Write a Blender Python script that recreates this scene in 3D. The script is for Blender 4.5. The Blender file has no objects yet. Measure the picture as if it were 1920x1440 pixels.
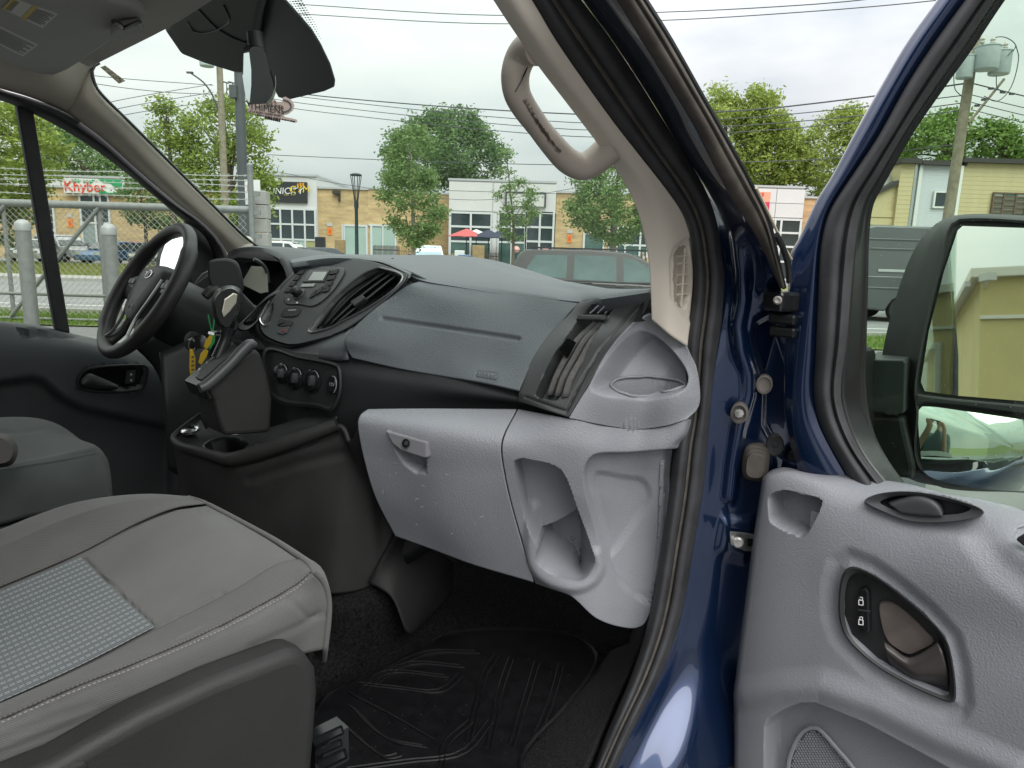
import bpy, bmesh, math, random
import numpy as np
from mathutils import Vector, Matrix, noise as mnoise
random.seed(7); np.random.seed(7)
SC = bpy.context.scene; COL = SC.collection
# ---------------------------------------------------------------- camera
PITCH, ROLL, YAW_VAN, CZ, FPX = math.radians(10.8), math.radians(1.7), math.radians(45), 1.72, 1331.0
cam = bpy.data.cameras.new('camera'); camo = bpy.data.objects.new('camera', cam); COL.objects.link(camo)
cam.sensor_width = 36; cam.lens = 36*FPX/1920; cam.clip_start = .02; cam.clip_end = 2000
CAMROT = Matrix.Rotation(math.pi/2-PITCH, 4, 'X') @ Matrix.Rotation(ROLL, 4, 'Z')
camo.matrix_world = Matrix.Translation((0, 0, CZ)) @ CAMROT
SC.camera = camo
# ---------------------------------------------------------------- sky, sun, exposure
SUN_EL, SUN_AZ = math.radians(48), math.radians(158)      # azimuth from +Y towards +X
wd = bpy.data.worlds.new('World'); SC.world = wd; wd.use_nodes = True
nt = wd.node_tree; nt.nodes.clear()
def wn(t, **k):
    n = nt.nodes.new(t)
    for a, b in k.items(): setattr(n, a, b)
    return n
def wm(op, a, b=None):
    n = wn('ShaderNodeMath', operation=op)
    for i, v in enumerate((a, b)):
        if v is None: continue
        if isinstance(v, (int, float)): n.inputs[i].default_value = v
        else: nt.links.new(v, n.inputs[i])
    return n.outputs[0]
sky = wn('ShaderNodeTexSky', sky_type='NISHITA', sun_disc=False); sky.sun_elevation = SUN_EL; sky.sun_rotation = SUN_AZ
bg1 = wn('ShaderNodeBackground'); bg1.inputs[1].default_value = .1; nt.links.new(sky.outputs[0], bg1.inputs[0])
tc = wn('ShaderNodeTexCoord'); sp = wn('ShaderNodeSeparateXYZ'); nt.links.new(tc.outputs['Generated'], sp.inputs[0])
mp = wn('ShaderNodeMapping'); mp.inputs['Scale'].default_value = (1, 1, 2.6); mp.inputs['Location'].default_value = (.35, .1, .2)
nt.links.new(tc.outputs['Generated'], mp.inputs[0])
nz = wn('ShaderNodeTexNoise'); nz.inputs['Scale'].default_value = 2.1; nz.inputs['Detail'].default_value = 5; nz.inputs['Roughness'].default_value = .5
nt.links.new(mp.outputs[0], nz.inputs[0])
cr_ = wn('ShaderNodeValToRGB'); e = cr_.color_ramp.elements
e[0].position = .34; e[0].color = (.56, .595, .63, 1); e[1].position = .66; e[1].color = (.98, .935, .92, 1)
m_ = e.new(.5); m_.color = (.80, .805, .81, 1)
nt.links.new(nz.outputs[0], cr_.inputs[0])
# overcast dome: brighter towards the zenith (CIE overcast sky)
el = wm('MAXIMUM', sp.outputs[2], 0.0); gain = wm('ADD', wm('MULTIPLY', el, 1.9), .56)
bg2 = wn('ShaderNodeBackground'); nt.links.new(cr_.outputs[0], bg2.inputs[0]); nt.links.new(gain, bg2.inputs[1])
mx = wn('ShaderNodeMixShader'); mx.inputs[0].default_value = .95
nt.links.new(bg1.outputs[0], mx.inputs[1]); nt.links.new(bg2.outputs[0], mx.inputs[2])
wo = wn('ShaderNodeOutputWorld'); nt.links.new(mx.outputs[0], wo.inputs[0])
sl = bpy.data.lights.new('sun', 'SUN'); sl.energy = 1.5; sl.angle = math.radians(40); sl.color = (1, .98, .95)
so = bpy.data.objects.new('sun', sl); COL.objects.link(so)
sd_ = Vector((math.sin(SUN_AZ)*math.cos(SUN_EL), math.cos(SUN_AZ)*math.cos(SUN_EL), math.sin(SUN_EL)))
so.rotation_euler = sd_.to_track_quat('Z', 'Y').to_euler(); so.location = sd_*50
vs = SC.view_settings; vs.view_transform = 'Standard'; vs.look = 'None'; vs.exposure = .5; vs.gamma = 1; vs.use_curve_mapping = False
SC.cycles.max_bounces = 10; SC.cycles.transparent_max_bounces = 24; SC.cycles.caustics_reflective = False
SC.cycles.sample_clamp_indirect = 6
# ---------------------------------------------------------------- coordinates
# world: camera above the origin, X right, Y away, Z up.  van frame: f forward, l left, z up (van turned 45 degrees)
CM = np.array(CAMROT.to_3x3()); sa, ca = math.sin(YAW_VAN), math.cos(YAW_VAN)
VM = np.array([[sa, ca, 0], [-ca, sa, 0], [0, 0, 1.]]); CAMP = np.array([0, 0, CZ])
def ray(px, py): return CM @ np.array([(px-960)/FPX, -(py-720)/FPX, -1.])
def Q(px, py, f=None, l=None, z=None):
    d = VM @ ray(px, py)
    t = f/d[0] if f is not None else l/d[1] if l is not None else (z-CZ)/d[2]
    return (d*t + CAMP).tolist()
def Wd(px, py, y=None, z=None, x=None):
    d = ray(px, py); t = y/d[1] if y is not None else x/d[0] if x is not None else (z-CZ)/d[2]
    return (d*t + CAMP).tolist()
def van2w(V): return (np.asarray(V, float) - CAMP) @ VM + CAMP
def projv(V):                                   # van points -> photo pixels, for fitting reliefs to a surface
    c = ((np.asarray(V, float) - CAMP) @ VM) @ CM
    return np.stack([960+FPX*c[..., 0]/-c[..., 2], 720-FPX*c[..., 1]/-c[..., 2]], -1)
def Ql(pts, **k): return [Q(*p, **k) if len(p) == 2 else Q(p[0], p[1], **{list(k)[0]: p[2]}) for p in pts]
# ---------------------------------------------------------------- materials
def lk(t, a, b): t.links.new(a, b)
def mat(name, col, rough=.5, metal=0, spec=.5, var=0, vscale=8, bump=0, bscale=400, btype='noise', coat=0, col2=None, sheen=0, bdist=.001, detail=4):
    m = bpy.data.materials.new(name); m.use_nodes = True; t = m.node_tree; b = t.nodes['Principled BSDF']
    b.inputs['Base Color'].default_value = (*col, 1); b.inputs['Roughness'].default_value = rough; b.inputs['Metallic'].default_value = metal
    b.inputs['Specular IOR Level'].default_value = spec; b.inputs['Coat Weight'].default_value = coat; b.inputs['Coat Roughness'].default_value = .04
    b.inputs['Sheen Weight'].default_value = sheen
    tcn = t.nodes.new('ShaderNodeTexCoord')
    if var or col2:
        n = t.nodes.new('ShaderNodeTexNoise'); n.inputs['Scale'].default_value = vscale; n.inputs['Detail'].default_value = detail; n.inputs['Roughness'].default_value = .6
        lk(t, tcn.outputs['Object'], n.inputs[0])
        r = t.nodes.new('ShaderNodeValToRGB'); e = r.color_ramp.elements; e[0].position = .32; e[1].position = .68
        c2 = col2 or tuple(min(1, c*(1+var)) for c in col); c1 = col if col2 else tuple(c*(1-var) for c in col)
        e[0].color = (*c1, 1); e[1].color = (*c2, 1); lk(t, n.outputs[0], r.inputs[0]); lk(t, r.outputs[0], b.inputs['Base Color'])
        rr = t.nodes.new('ShaderNodeMapRange'); rr.inputs[3].default_value = max(0, rough-.07); rr.inputs[4].default_value = min(1, rough+.09)
        lk(t, n.outputs[0], rr.inputs[0]); lk(t, rr.outputs[0], b.inputs['Roughness'])
    if bump:
        if btype == 'noise':
            n = t.nodes.new('ShaderNodeTexNoise'); n.inputs['Detail'].default_value = 3; o = n.outputs[0]
        else:
            n = t.nodes.new('ShaderNodeTexVoronoi'); n.feature = 'SMOOTH_F1'; n.inputs['Smoothness'].default_value = .3; o = n.outputs[0]
        n.inputs['Scale'].default_value = bscale; lk(t, tcn.outputs['Object'], n.inputs[0])
        bp = t.nodes.new('ShaderNodeBump'); bp.inputs['Strength'].default_value = bump; bp.inputs['Distance'].default_value = bdist
        lk(t, o, bp.inputs['Height']); lk(t, bp.outputs[0], b.inputs['Normal'])
    return m
def glass(name, tint, refl=1.0, dirt=0):
    m = bpy.data.materials.new(name); m.use_nodes = True; t = m.node_tree; t.nodes.clear()
    tr = t.nodes.new('ShaderNodeBsdfTransparent'); tr.inputs[0].default_value = (*tint, 1)
    gl = t.nodes.new('ShaderNodeBsdfGlossy'); gl.inputs['Roughness'].default_value = .015
    fr = t.nodes.new('ShaderNodeFresnel'); fr.inputs[0].default_value = 1.45
    ml = t.nodes.new('ShaderNodeMath'); ml.operation = 'MULTIPLY'; ml.inputs[1].default_value = refl; lk(t, fr.outputs[0], ml.inputs[0])
    mxs = t.nodes.new('ShaderNodeMixShader'); lk(t, ml.outputs[0], mxs.inputs[0]); lk(t, tr.outputs[0], mxs.inputs[1]); lk(t, gl.outputs[0], mxs.inputs[2])
    last = mxs.outputs[0]
    if dirt:
        v = t.nodes.new('ShaderNodeTexVoronoi'); v.inputs['Scale'].default_value = 90; tcn = t.nodes.new('ShaderNodeTexCoord'); lk(t, tcn.outputs['Object'], v.inputs[0])
        ls = t.nodes.new('ShaderNodeMath'); ls.operation = 'LESS_THAN'; ls.inputs[1].default_value = .055; lk(t, v.outputs['Distance'], ls.inputs[0])
        n2 = t.nodes.new('ShaderNodeTexNoise'); n2.inputs['Scale'].default_value = 7; lk(t, tcn.outputs['Object'], n2.inputs[0])
        g2 = t.nodes.new('ShaderNodeMath'); g2.operation = 'GREATER_THAN'; g2.inputs[1].default_value = .5; lk(t, n2.outputs[0], g2.inputs[0])
        mu = t.nodes.new('ShaderNodeMath'); mu.operation = 'MULTIPLY'; lk(t, ls.outputs[0], mu.inputs[0]); lk(t, g2.outputs[0], mu.inputs[1])
        mu2 = t.nodes.new('ShaderNodeMath'); mu2.operation = 'MULTIPLY'; mu2.inputs[1].default_value = dirt; lk(t, mu.outputs[0], mu2.inputs[0])
        df = t.nodes.new('ShaderNodeBsdfDiffuse'); df.inputs[0].default_value = (.6, .6, .55, 1)
        mx2 = t.nodes.new('ShaderNodeMixShader'); lk(t, mu2.outputs[0], mx2.inputs[0]); lk(t, last, mx2.inputs[1]); lk(t, df.outputs[0], mx2.inputs[2]); last = mx2.outputs[0]
    o = t.nodes.new('ShaderNodeOutputMaterial'); lk(t, last, o.inputs[0]); return m
# ---------------------------------------------------------------- object helpers
ABS = {}
def origin(o): return ABS[o.name][1]
def tag(o, label=None, cat=None, group=None, kind=None):
    for k, v in (('label', label), ('category', cat), ('group', group), ('kind', kind)):
        if v: o[k] = v
    return o
def thing(name, label, cat, base, frame='w', group=None):
    o = bpy.data.objects.new(name, None); COL.objects.link(o); o.empty_display_size = .1
    b = np.array(base, float)
    if frame == 'v':
        o.location = van2w(b); o.rotation_euler = (0, 0, math.pi/2-YAW_VAN)
    else: o.location = b
    ABS[o.name] = (frame, b); return tag(o, label, cat, group)
def mk(name, V, F, m=None, parent=None, frame='w', smooth=True, angle=35, ctr=None, base=False, uv=None):
    V = np.array(V, float).reshape(-1, 3)
    if parent is not None: frame = ABS[parent.name][0]
    c = V.mean(0) if ctr is None else np.array(ctr, float)
    if base: c[2] = V[:, 2].min()
    me = bpy.data.meshes.new(name); me.from_pydata((V-c).tolist(), [], [list(map(int, f)) for f in F]); me.validate(); me.update()
    if m is not None: me.materials.append(m)
    o = bpy.data.objects.new(name, me); COL.objects.link(o); ABS[o.name] = (frame, c)
    if parent is not None:
        o.parent = parent; o.location = c - origin(parent)
    elif frame == 'v':
        o.location = van2w(c); o.rotation_euler = (0, 0, math.pi/2-YAW_VAN)
    else: o.location = c
    if uv is not None:
        ul = me.uv_layers.new(name='uv'); idx = np.empty(len(me.loops), np.int32); me.loops.foreach_get('vertex_index', idx)
        ul.data.foreach_set('uv', np.asarray(uv, np.float32)[idx].ravel())
    if smooth:
        me.polygons.foreach_set('use_smooth', [True]*len(me.polygons))
        if angle < 180: me.set_sharp_from_angle(angle=math.radians(angle))
    return o
def bev(o, w, seg=2, ang=30):
    b = o.modifiers.new('bevel', 'BEVEL'); b.width = w; b.segments = seg; b.limit_method = 'ANGLE'; b.angle_limit = math.radians(ang); b.use_clamp_overlap = True
    return o
def cr(P, n, closed=False, lin=False):
    P = np.array(P, float)
    if len(P) == 1: return np.repeat(P, n, 0)
    if closed: P = np.vstack([P, P[:1]])
    if lin or len(P) == 2: D = P
    else:
        Qp = np.vstack([P[-2] if closed else 2*P[0]-P[1], P, P[1] if closed else 2*P[-1]-P[-2]]); out = []
        for i in range(1, len(Qp)-2):
            p0, p1, p2, p3 = Qp[i-1:i+3]
            t = np.linspace(0, 1, 12, endpoint=False)[:, None]
            a = np.linalg.norm(p2-p1); m1 = (p2-p0)/max(1e-9, np.linalg.norm(p2-p1)+np.linalg.norm(p1-p0))*a; m2 = (p3-p1)/max(1e-9, np.linalg.norm(p3-p2)+np.linalg.norm(p2-p1))*a
            out.append((2*t**3-3*t**2+1)*p1 + (t**3-2*t**2+t)*m1 + (-2*t**3+3*t**2)*p2 + (t**3-t**2)*m2)
        D = np.vstack(out+[P[-1:]])
    s = np.r_[0, np.cumsum(np.linalg.norm(np.diff(D, axis=0), axis=1))]
    q = np.linspace(0, s[-1], n, endpoint=not closed)
    return np.stack([np.interp(q, s, D[:, i]) for i in range(D.shape[1])], 1)
def sdf(poly, pts, closed=True):
    P = np.array(poly, float); n = len(P); d = np.full(len(pts), 1e9); ins = np.zeros(len(pts), bool)
    for i in range(n if closed else n-1):
        a, b = P[i], P[(i+1) % n]; ab = b-a; t = np.clip(((pts-a) @ ab)/max(1e-9, ab @ ab), 0, 1)
        d = np.minimum(d, np.linalg.norm(pts-a-t[:, None]*ab, axis=1))
        if closed:
            c = ((a[1] > pts[:, 1]) != (b[1] > pts[:, 1])); xx = a[0]+(pts[:, 1]-a[1])*(b[0]-a[0])/((b[1]-a[1]) if abs(b[1]-a[1]) > 1e-9 else 1e-9)
            ins ^= c & (pts[:, 0] < xx)
    return np.where(ins, -d, d) if closed else d
def ss(x): x = np.clip(x, 0, 1); return x*x*(3-2*x)
def smooth_poly(p, n=60): return cr([(x, y) for x, y in p], n, closed=True)
def relief_offset(px, feats):
    """offset along the outward normal for surface points seen at photo pixels px"""
    off = np.zeros(len(px))
    for ft in feats:
        k = ft[0]
        if k == 'in':      # ('in', poly, depth, width)  recess, flank of given width inside the outline
            off -= ft[2]*ss(-sdf(ft[1], px)/ft[3])
        elif k == 'line':  # ('line', pts, depth, halfwidth)  groove (or ridge when negative)
            off -= ft[2]*ss(1-sdf(ft[1], px, False)/ft[3])
        elif k == 'loop':
            off -= ft[2]*ss(1-np.abs(sdf(ft[1], px))/ft[3])
        elif k == 'ramp':  # ('ramp', poly, depth, width, fn) depth varies over the outline
            off -= ft[2]*ss(-sdf(ft[1], px)/ft[3])*ft[4](px)
    return off
def sheet(name, rails, nu, nv, m, parent, thick=.003, feats=None, lin=False, linv=False, closed=False, frame='v', dirv=None, cut=None, away=None, flip=False, angle=50, extra=None):
    R = np.array([cr(r, nv, lin=linv) for r in rails])                      # k, nv, 3
    G = np.stack([cr(R[:, j], nu, lin=lin, closed=closed) for j in range(nv)], 1)     # nu, nv, 3
    if parent is not None: frame = ABS[parent.name][0]
    du = np.gradient(G, axis=0); dv = np.gradient(G, axis=1)
    N = np.cross(du, dv); N /= np.maximum(1e-9, np.linalg.norm(N, axis=2, keepdims=True))
    ref = CAMP if away is None else np.array(away, float)
    fl = np.sum(N*(ref-G), axis=2).mean() < 0
    if flip: fl = not fl
    if fl: N = -N
    if feats:
        px = (projv(G) if frame == 'v' else projv((G-CAMP) @ VM.T + CAMP)).reshape(-1, 2)
        o = relief_offset(px, feats).reshape(nu, nv, 1)
        G = G + (N if dirv is None else np.array(dirv, float))*o
    for ft2, dv2 in (extra or []):
        px = (projv(G) if frame == 'v' else projv((G-CAMP) @ VM.T + CAMP)).reshape(-1, 2)
        G = G + np.array(dv2, float)*relief_offset(px, ft2).reshape(nu, nv, 1)
    if cut is not None:
        pxc = projv(G) if frame == 'v' else projv((G-CAMP) @ VM.T + CAMP)
        keep = np.ones((nu, nv), bool)
        for poly in cut: keep &= (sdf(poly, pxc.reshape(-1, 2)) > 0).reshape(nu, nv)
    F = []
    for i in range(nu if closed else nu-1):
        for j in range(nv-1):
            i2 = (i+1) % nu; q = [i*nv+j, i2*nv+j, i2*nv+j+1, i*nv+j+1]
            if cut is not None and not (keep[i, j] or keep[i2, j] or keep[i, j+1] or keep[i2, j+1]): continue
            F.append(q[::-1] if fl else q)
    su = np.r_[0, np.cumsum(np.linalg.norm(np.diff(G[:, nv//2], axis=0), axis=1))]; sv = np.r_[0, np.cumsum(np.linalg.norm(np.diff(G[nu//2], axis=0), axis=1))]
    UV = np.stack(np.meshgrid(su, sv, indexing='ij'), -1).reshape(-1, 2)
    ob = mk(name, G.reshape(-1, 3), F, m, parent, frame, angle=angle, uv=UV)
    if thick:
        s = ob.modifiers.new('solid', 'SOLIDIFY'); s.thickness = thick; s.offset = -1
    return ob
def tube(name, P, r, m, parent=None, seg=8, n=None, up=(0, 0, 1), flat=1.0, frame='w', caps=True, closed=False, lin=False, smooth=True):
    P = np.array(P, float)
    if n: 
        rr = np.array(r, float) if np.ndim(r) else None
        if rr is not None:
            P4 = cr(np.c_[P, rr], n, closed=closed, lin=lin); P, r = P4[:, :3], P4[:, 3]
        else: P = cr(P, n, closed=closed, lin=lin)
    k = len(P); r = np.full(k, r) if np.ndim(r) == 0 else np.array(r, float)
    T = np.gradient(P, axis=0) if not closed else np.roll(P, -1, 0)-np.roll(P, 1, 0)
    T /= np.maximum(1e-9, np.linalg.norm(T, axis=1, keepdims=True)); up = np.array(up, float)
    V = []; prev = None
    for i in range(k):
        a = np.cross(T[i], up) if prev is None else prev - T[i]*(prev @ T[i])
        if np.linalg.norm(a) < 1e-6: a = np.cross(T[i], [1, .3, 0])
        a /= np.linalg.norm(a); b = np.cross(a, T[i])
        prev = a
        for s in range(seg):
            t = 2*math.pi*(s+.5)/seg; V.append(P[i]+r[i]*(math.cos(t)*a+flat*math.sin(t)*b))
    F = []
    for i in range(k if closed else k-1):
        for s in range(seg):
            i2 = (i+1) % k; F.append([i*seg+s, i*seg+(s+1) % seg, i2*seg+(s+1) % seg, i2*seg+s])
    if caps and not closed: F += [list(range(seg))[::-1], list(range((k-1)*seg, k*seg))]
    return mk(name, V, F, m, parent, frame, smooth=smooth, angle=50)
def slab(name, pts, d, m, parent=None, bevel=0, frame='w', base=False, smooth=False, n=None, seg=2, lin=True):
    """closed outline (3-D points) pushed along vector d: a solid plate"""
    P = np.array(pts, float)
    if n: P = cr(P, n, closed=True)
    k = len(P); V = np.vstack([P, P+np.array(d, float)])
    nrm = sum(np.cross(P[i], P[(i+1) % k]) for i in range(k)) - 0
    c = P.mean(0); nrm = sum(np.cross(P[i]-c, P[(i+1) % k]-c) for i in range(k))
    r = nrm @ np.array(d, float) > 0
    F = [list(range(k))[::-1] if r else list(range(k)), list(range(k, 2*k)) if r else list(range(k, 2*k))[::-1]]
    for i in range(k):
        q = [i, (i+1) % k, k+(i+1) % k, k+i]; F.append(q if r else q[::-1])
    o = mk(name, V, F, m, parent, frame, smooth=bool(n) or smooth, base=base, angle=40)
    if bevel: bev(o, bevel, seg)
    return o
BOXF = [[0, 3, 2, 1], [4, 5, 6, 7], [0, 1, 5, 4], [1, 2, 6, 5], [2, 3, 7, 6], [3, 0, 4, 7]]
def boxv(c, s, R=None):
    x, y, z = np.array(s, float)/2
    V = np.array([[-x, -y, -z], [x, -y, -z], [x, y, -z], [-x, y, -z], [-x, -y, z], [x, -y, z], [x, y, z], [-x, y, z]])
    if R is not None: V = V @ np.array(R).T
    return V+np.array(c, float)
def box(name, c, s, m, parent=None, R=None, bevel=0, frame='w', base=False):
    o = mk(name, boxv(c, s, R), BOXF, m, parent, frame, smooth=False, base=base)
    if bevel: bev(o, bevel)
    return o
class MB:
    """collects boxes and bars of ONE part"""
    def __init__(s): s.V = []; s.F = []
    def add(s, V, F):
        b = len(s.V); s.V += [list(v) for v in np.asarray(V, float)]; s.F += [[i+b for i in f] for f in F]
    def box(s, c, sz, R=None): s.add(boxv(c, sz, R), BOXF)
    def bar(s, a, b, r, seg=4):
        a, b = np.array(a, float), np.array(b, float); t = b-a; t /= np.linalg.norm(t); u = np.cross(t, [0, 0, 1.] if abs(t[2]) < .9 else [1., 0, 0]); u /= np.linalg.norm(u); w = np.cross(u, t)
        V = [p+r*(math.cos(2*math.pi*k/seg)*u+math.sin(2*math.pi*k/seg)*w) for p in (a, b) for k in range(seg)]
        s.add(V, [[k, (k+1) % seg, seg+(k+1) % seg, seg+k] for k in range(seg)])
    def build(s, name, m, parent=None, frame='w', smooth=False, base=False): return mk(name, s.V, s.F, m, parent, frame, smooth=smooth, base=base)
def frame_axes(ax):
    ax = np.array(ax, float); ax /= np.linalg.norm(ax); u = np.cross(ax, [0, 0, 1.]) if abs(ax[2]) < .95 else np.cross(ax, [1., 0, 0]); u /= np.linalg.norm(u)
    return u, np.cross(ax, u), ax
def lathe(name, prof, o, ax, m, parent=None, seg=24, frame='w', sx=1, sy=1, smooth=True, base=False, uvw=None, angle=35):
    u, v, w = frame_axes(ax) if uvw is None else [np.array(k, float) for k in uvw]; V = []; F = []; k = len(prof)
    for r, h in prof:
        for s in range(seg):
            t = 2*math.pi*s/seg; V.append(np.array(o)+r*(sx*math.cos(t)*u+sy*math.sin(t)*v)+h*w)
    for i in range(k-1):
        for s in range(seg): F.append([i*seg+s, i*seg+(s+1) % seg, (i+1)*seg+(s+1) % seg, (i+1)*seg+s])
    F += [list(range(seg))[::-1], list(range((k-1)*seg, k*seg))]
    return mk(name, V, F, m, parent, frame, smooth=smooth, base=base, angle=angle)
def text(name, s, size, o, xdir, ydir, m, parent=None, frame='w', thick=.0004, align='CENTER', shear=0, sx=1):
    c = bpy.data.curves.new(name, 'FONT'); c.body = s; c.size = size; c.align_x = align; c.align_y = 'CENTER'; c.extrude = thick; c.shear = shear; c.resolution_u = 3
    t = bpy.data.objects.new(name+'_tmp', c); COL.objects.link(t)
    me = bpy.data.meshes.new_from_object(t.evaluated_get(bpy.context.evaluated_depsgraph_get())); bpy.data.objects.remove(t); bpy.data.curves.remove(c)
    xd = np.array(xdir, float); xd /= np.linalg.norm(xd); yd = np.array(ydir, float); yd -= xd*(xd @ yd); yd /= np.linalg.norm(yd); zd = np.cross(xd, yd)
    V = np.array([v.co for v in me.vertices]); F = [list(p.vertices) for p in me.polygons]; bpy.data.meshes.remove(me)
    W = np.array(o, float)+V[:, :1]*xd*sx+V[:, 1:2]*yd+V[:, 2:]*zd
    return mk(name, W, F, m, parent, frame, smooth=False)
def kids(o): return [c for c in bpy.data.objects if c.parent == o]
def copy_tree(o, parent=None):
    c = o.copy(); COL.objects.link(c)
    if parent is not None: c.parent = parent
    ABS[c.name] = ABS[o.name]
    for ch in kids(o): copy_tree(ch, c)
    return c
# ================================================================ ground and street
def flat(name, x0, x1, y0, y1, z, m, kind='structure', nx=2, ny=2):
    xs, ys = np.linspace(x0, x1, nx), np.linspace(y0, y1, ny)
    V = [(x, y, z) for x in xs for y in ys]
    F = [[i*ny+j, (i+1)*ny+j, (i+1)*ny+j+1, i*ny+j+1] for i in range(nx-1) for j in range(ny-1)]
    return tag(mk(name, V, F, m, smooth=False), kind=kind)
M_asph = mat('worn asphalt', (.17, .17, .17), .9, var=.22, vscale=.9, bump=.4, bscale=60, bdist=.004, detail=8)
M_road = mat('grey road asphalt', (.22, .22, .225), .9, var=.15, vscale=.5, bump=.3, bscale=50, bdist=.004, detail=8)
M_conc = mat('concrete', (.36, .35, .33), .9, var=.12, vscale=2, bump=.2, bscale=30, bdist=.003)
M_dirt = mat('dry soil', (.16, .14, .07), .95, col2=(.12, .17, .04), vscale=.6)
M_paint = mat('white road paint', (.7, .7, .68), .8, var=.1, vscale=3)
flat('ground', -600, 600, -500, 900, -.02, M_dirt)
flat('parking_lot', -40, 40, -40, 13.6, -.004, M_asph)
flat('street', -160, 160, 16, 27.6, -.012, M_road)
flat('edge_line', -160, 160, 17.9, 18.03, -.006, M_paint); flat('centre_line', -160, 160, 21.6, 21.72, -.006, mat('yellow road paint', (.55, .42, .08), .8))
for y in (15.85, 27.6): tag(box('kerb', (0, y+.075, .03), (320, .15, .16), M_conc), kind='structure')
flat('sidewalk', -160, 160, 27.76, 29.8, .1, M_conc); flat('far_parking_lot', -160, 160, 42.5, 60, .004, M_road)
def grass(name, x0, x1, y0, y1, n, h, m, z=0.):
    x = np.random.uniform(x0, x1, n); y = np.random.uniform(y0, y1, n); a = np.random.uniform(0, 6.28, n); hh = h*np.random.uniform(.4, 1.3, n); w = h*.1
    le = np.random.normal(0, .4, (n, 2))*hh[:, None]
    V = np.stack([np.c_[x-w*np.cos(a), y-w*np.sin(a), 0*x+z], np.c_[x+w*np.cos(a), y+w*np.sin(a), 0*x+z], np.c_[x+le[:, 0], y+le[:, 1], z+hh]], 1).reshape(-1, 3)
    return tag(mk(name, V, np.arange(3*n).reshape(-1, 3), m, smooth=False), 'grass growing beside the street', 'grass', kind='stuff')
def leafmat(name, c1, c2, c3=None, trans=.35):
    m = bpy.data.materials.new(name); m.use_nodes = True; t = m.node_tree; b = t.nodes['Principled BSDF']; b.inputs['Roughness'].default_value = .55; b.inputs['Specular IOR Level'].default_value = .3
    if c3: c1, c2 = [tuple(.68*a+.32*k for a, k in zip(q, c3)) for q in (c1, c2)]
    g = t.nodes.new('ShaderNodeNewGeometry'); r = t.nodes.new('ShaderNodeValToRGB'); e = r.color_ramp.elements; e[0].color = (*c1, 1); e[1].color = (*c2, 1)
    if c3: k = e.new(.5); k.color = (*c3, 1)
    lk(t, g.outputs['Random Per Island'], r.inputs[0]); lk(t, r.outputs[0], b.inputs['Base Color'])
    tr = t.nodes.new('ShaderNodeBsdfTranslucent'); lk(t, r.outputs[0], tr.inputs[0]); ms = t.nodes.new('ShaderNodeMixShader'); ms.inputs[0].default_value = trans
    lk(t, b.outputs[0], ms.inputs[1]); lk(t, tr.outputs[0], ms.inputs[2]); lk(t, ms.outputs[0], t.nodes['Material Output'].inputs[0]); return m
L_grass = leafmat('grass blades', (.10, .17, .03), (.20, .30, .07)); L_dry = leafmat('dry grass blades', (.22, .22, .06), (.42, .36, .12), (.2, .26, .06))
flat('grass_verge', -60, 40, 13.6, 15.85, .02, mat('verge soil', (.10, .15, .03), .95, col2=(.16, .2, .05), vscale=3))
flat('far_verge', -90, 60, 29.8, 42.5, .06, mat('far verge soil', (.2, .2, .06), .95, col2=(.16, .2, .05), vscale=1))
grass('verge_grass', -14, 14, 13.6, 15.8, 26000, .09, L_grass, .02); grass('far_verge_grass', -34, -8, 30, 42.4, 30000, .16, L_dry, .06)
# ================================================================ strip mall across the street
def brickmat(name, c1, c2, mortar, sx=.22, sy=.075):
    m = mat(name, c1, .9); t = m.node_tree; b = t.nodes['Principled BSDF']
    tcn = t.nodes.new('ShaderNodeTexCoord'); s = t.nodes.new('ShaderNodeSeparateXYZ'); lk(t, tcn.outputs['Object'], s.inputs[0])
    ad = t.nodes.new('ShaderNodeMath'); lk(t, s.outputs[0], ad.inputs[0]); lk(t, s.outputs[1], ad.inputs[1]); c = t.nodes.new('ShaderNodeCombineXYZ'); lk(t, ad.outputs[0], c.inputs[0]); lk(t, s.outputs[2], c.inputs[1])
    k = t.nodes.new('ShaderNodeTexBrick'); lk(t, c.outputs[0], k.inputs['Vector']); k.inputs['Color1'].default_value = (*c1, 1); k.inputs['Color2'].default_value = (*c2, 1); k.inputs['Mortar'].default_value = (*mortar, 1)
    k.inputs['Scale'].default_value = 1; k.inputs['Brick Width'].default_value = sx; k.inputs['Row Height'].default_value = sy; k.inputs['Mortar Size'].default_value = .006; k.inputs['Bias'].default_value = -.2
    n = t.nodes.new('ShaderNodeTexNoise'); n.inputs['Scale'].default_value = .8; n.inputs['Detail'].default_value = 6; mp = t.nodes.new('ShaderNodeMapping'); mp.inputs['Scale'].default_value = (1, 1, 5)
    lk(t, tcn.outputs['Object'], mp.inputs[0]); lk(t, mp.outputs[0], n.inputs[0])
    mr = t.nodes.new('ShaderNodeMapRange'); mr.inputs[1].default_value = .3; mr.inputs[2].default_value = .7; mr.inputs[3].default_value = .72; mr.inputs[4].default_value = 1.15; lk(t, n.outputs[0], mr.inputs[0])
    mm = t.nodes.new('ShaderNodeMix'); mm.data_type = 'RGBA'; mm.blend_type = 'MULTIPLY'; mm.inputs[0].default_value = 1; lk(t, k.outputs[0], mm.inputs[6]); lk(t, mr.outputs[0], mm.inputs[7]); lk(t, mm.outputs[2], b.inputs['Base Color']); return m
M_brick = brickmat('yellow brick', (.60, .43, .22), (.52, .36, .17), (.5, .4, .25)); M_brick2 = brickmat('orange brick', (.6, .37, .2), (.52, .32, .15), (.42, .33, .2))
M_panel = mat('pale metal panel', (.64, .63, .62), .5, var=.04, vscale=.7); M_cap = mat('grey roof flashing', (.45, .46, .47), .5)
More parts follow.
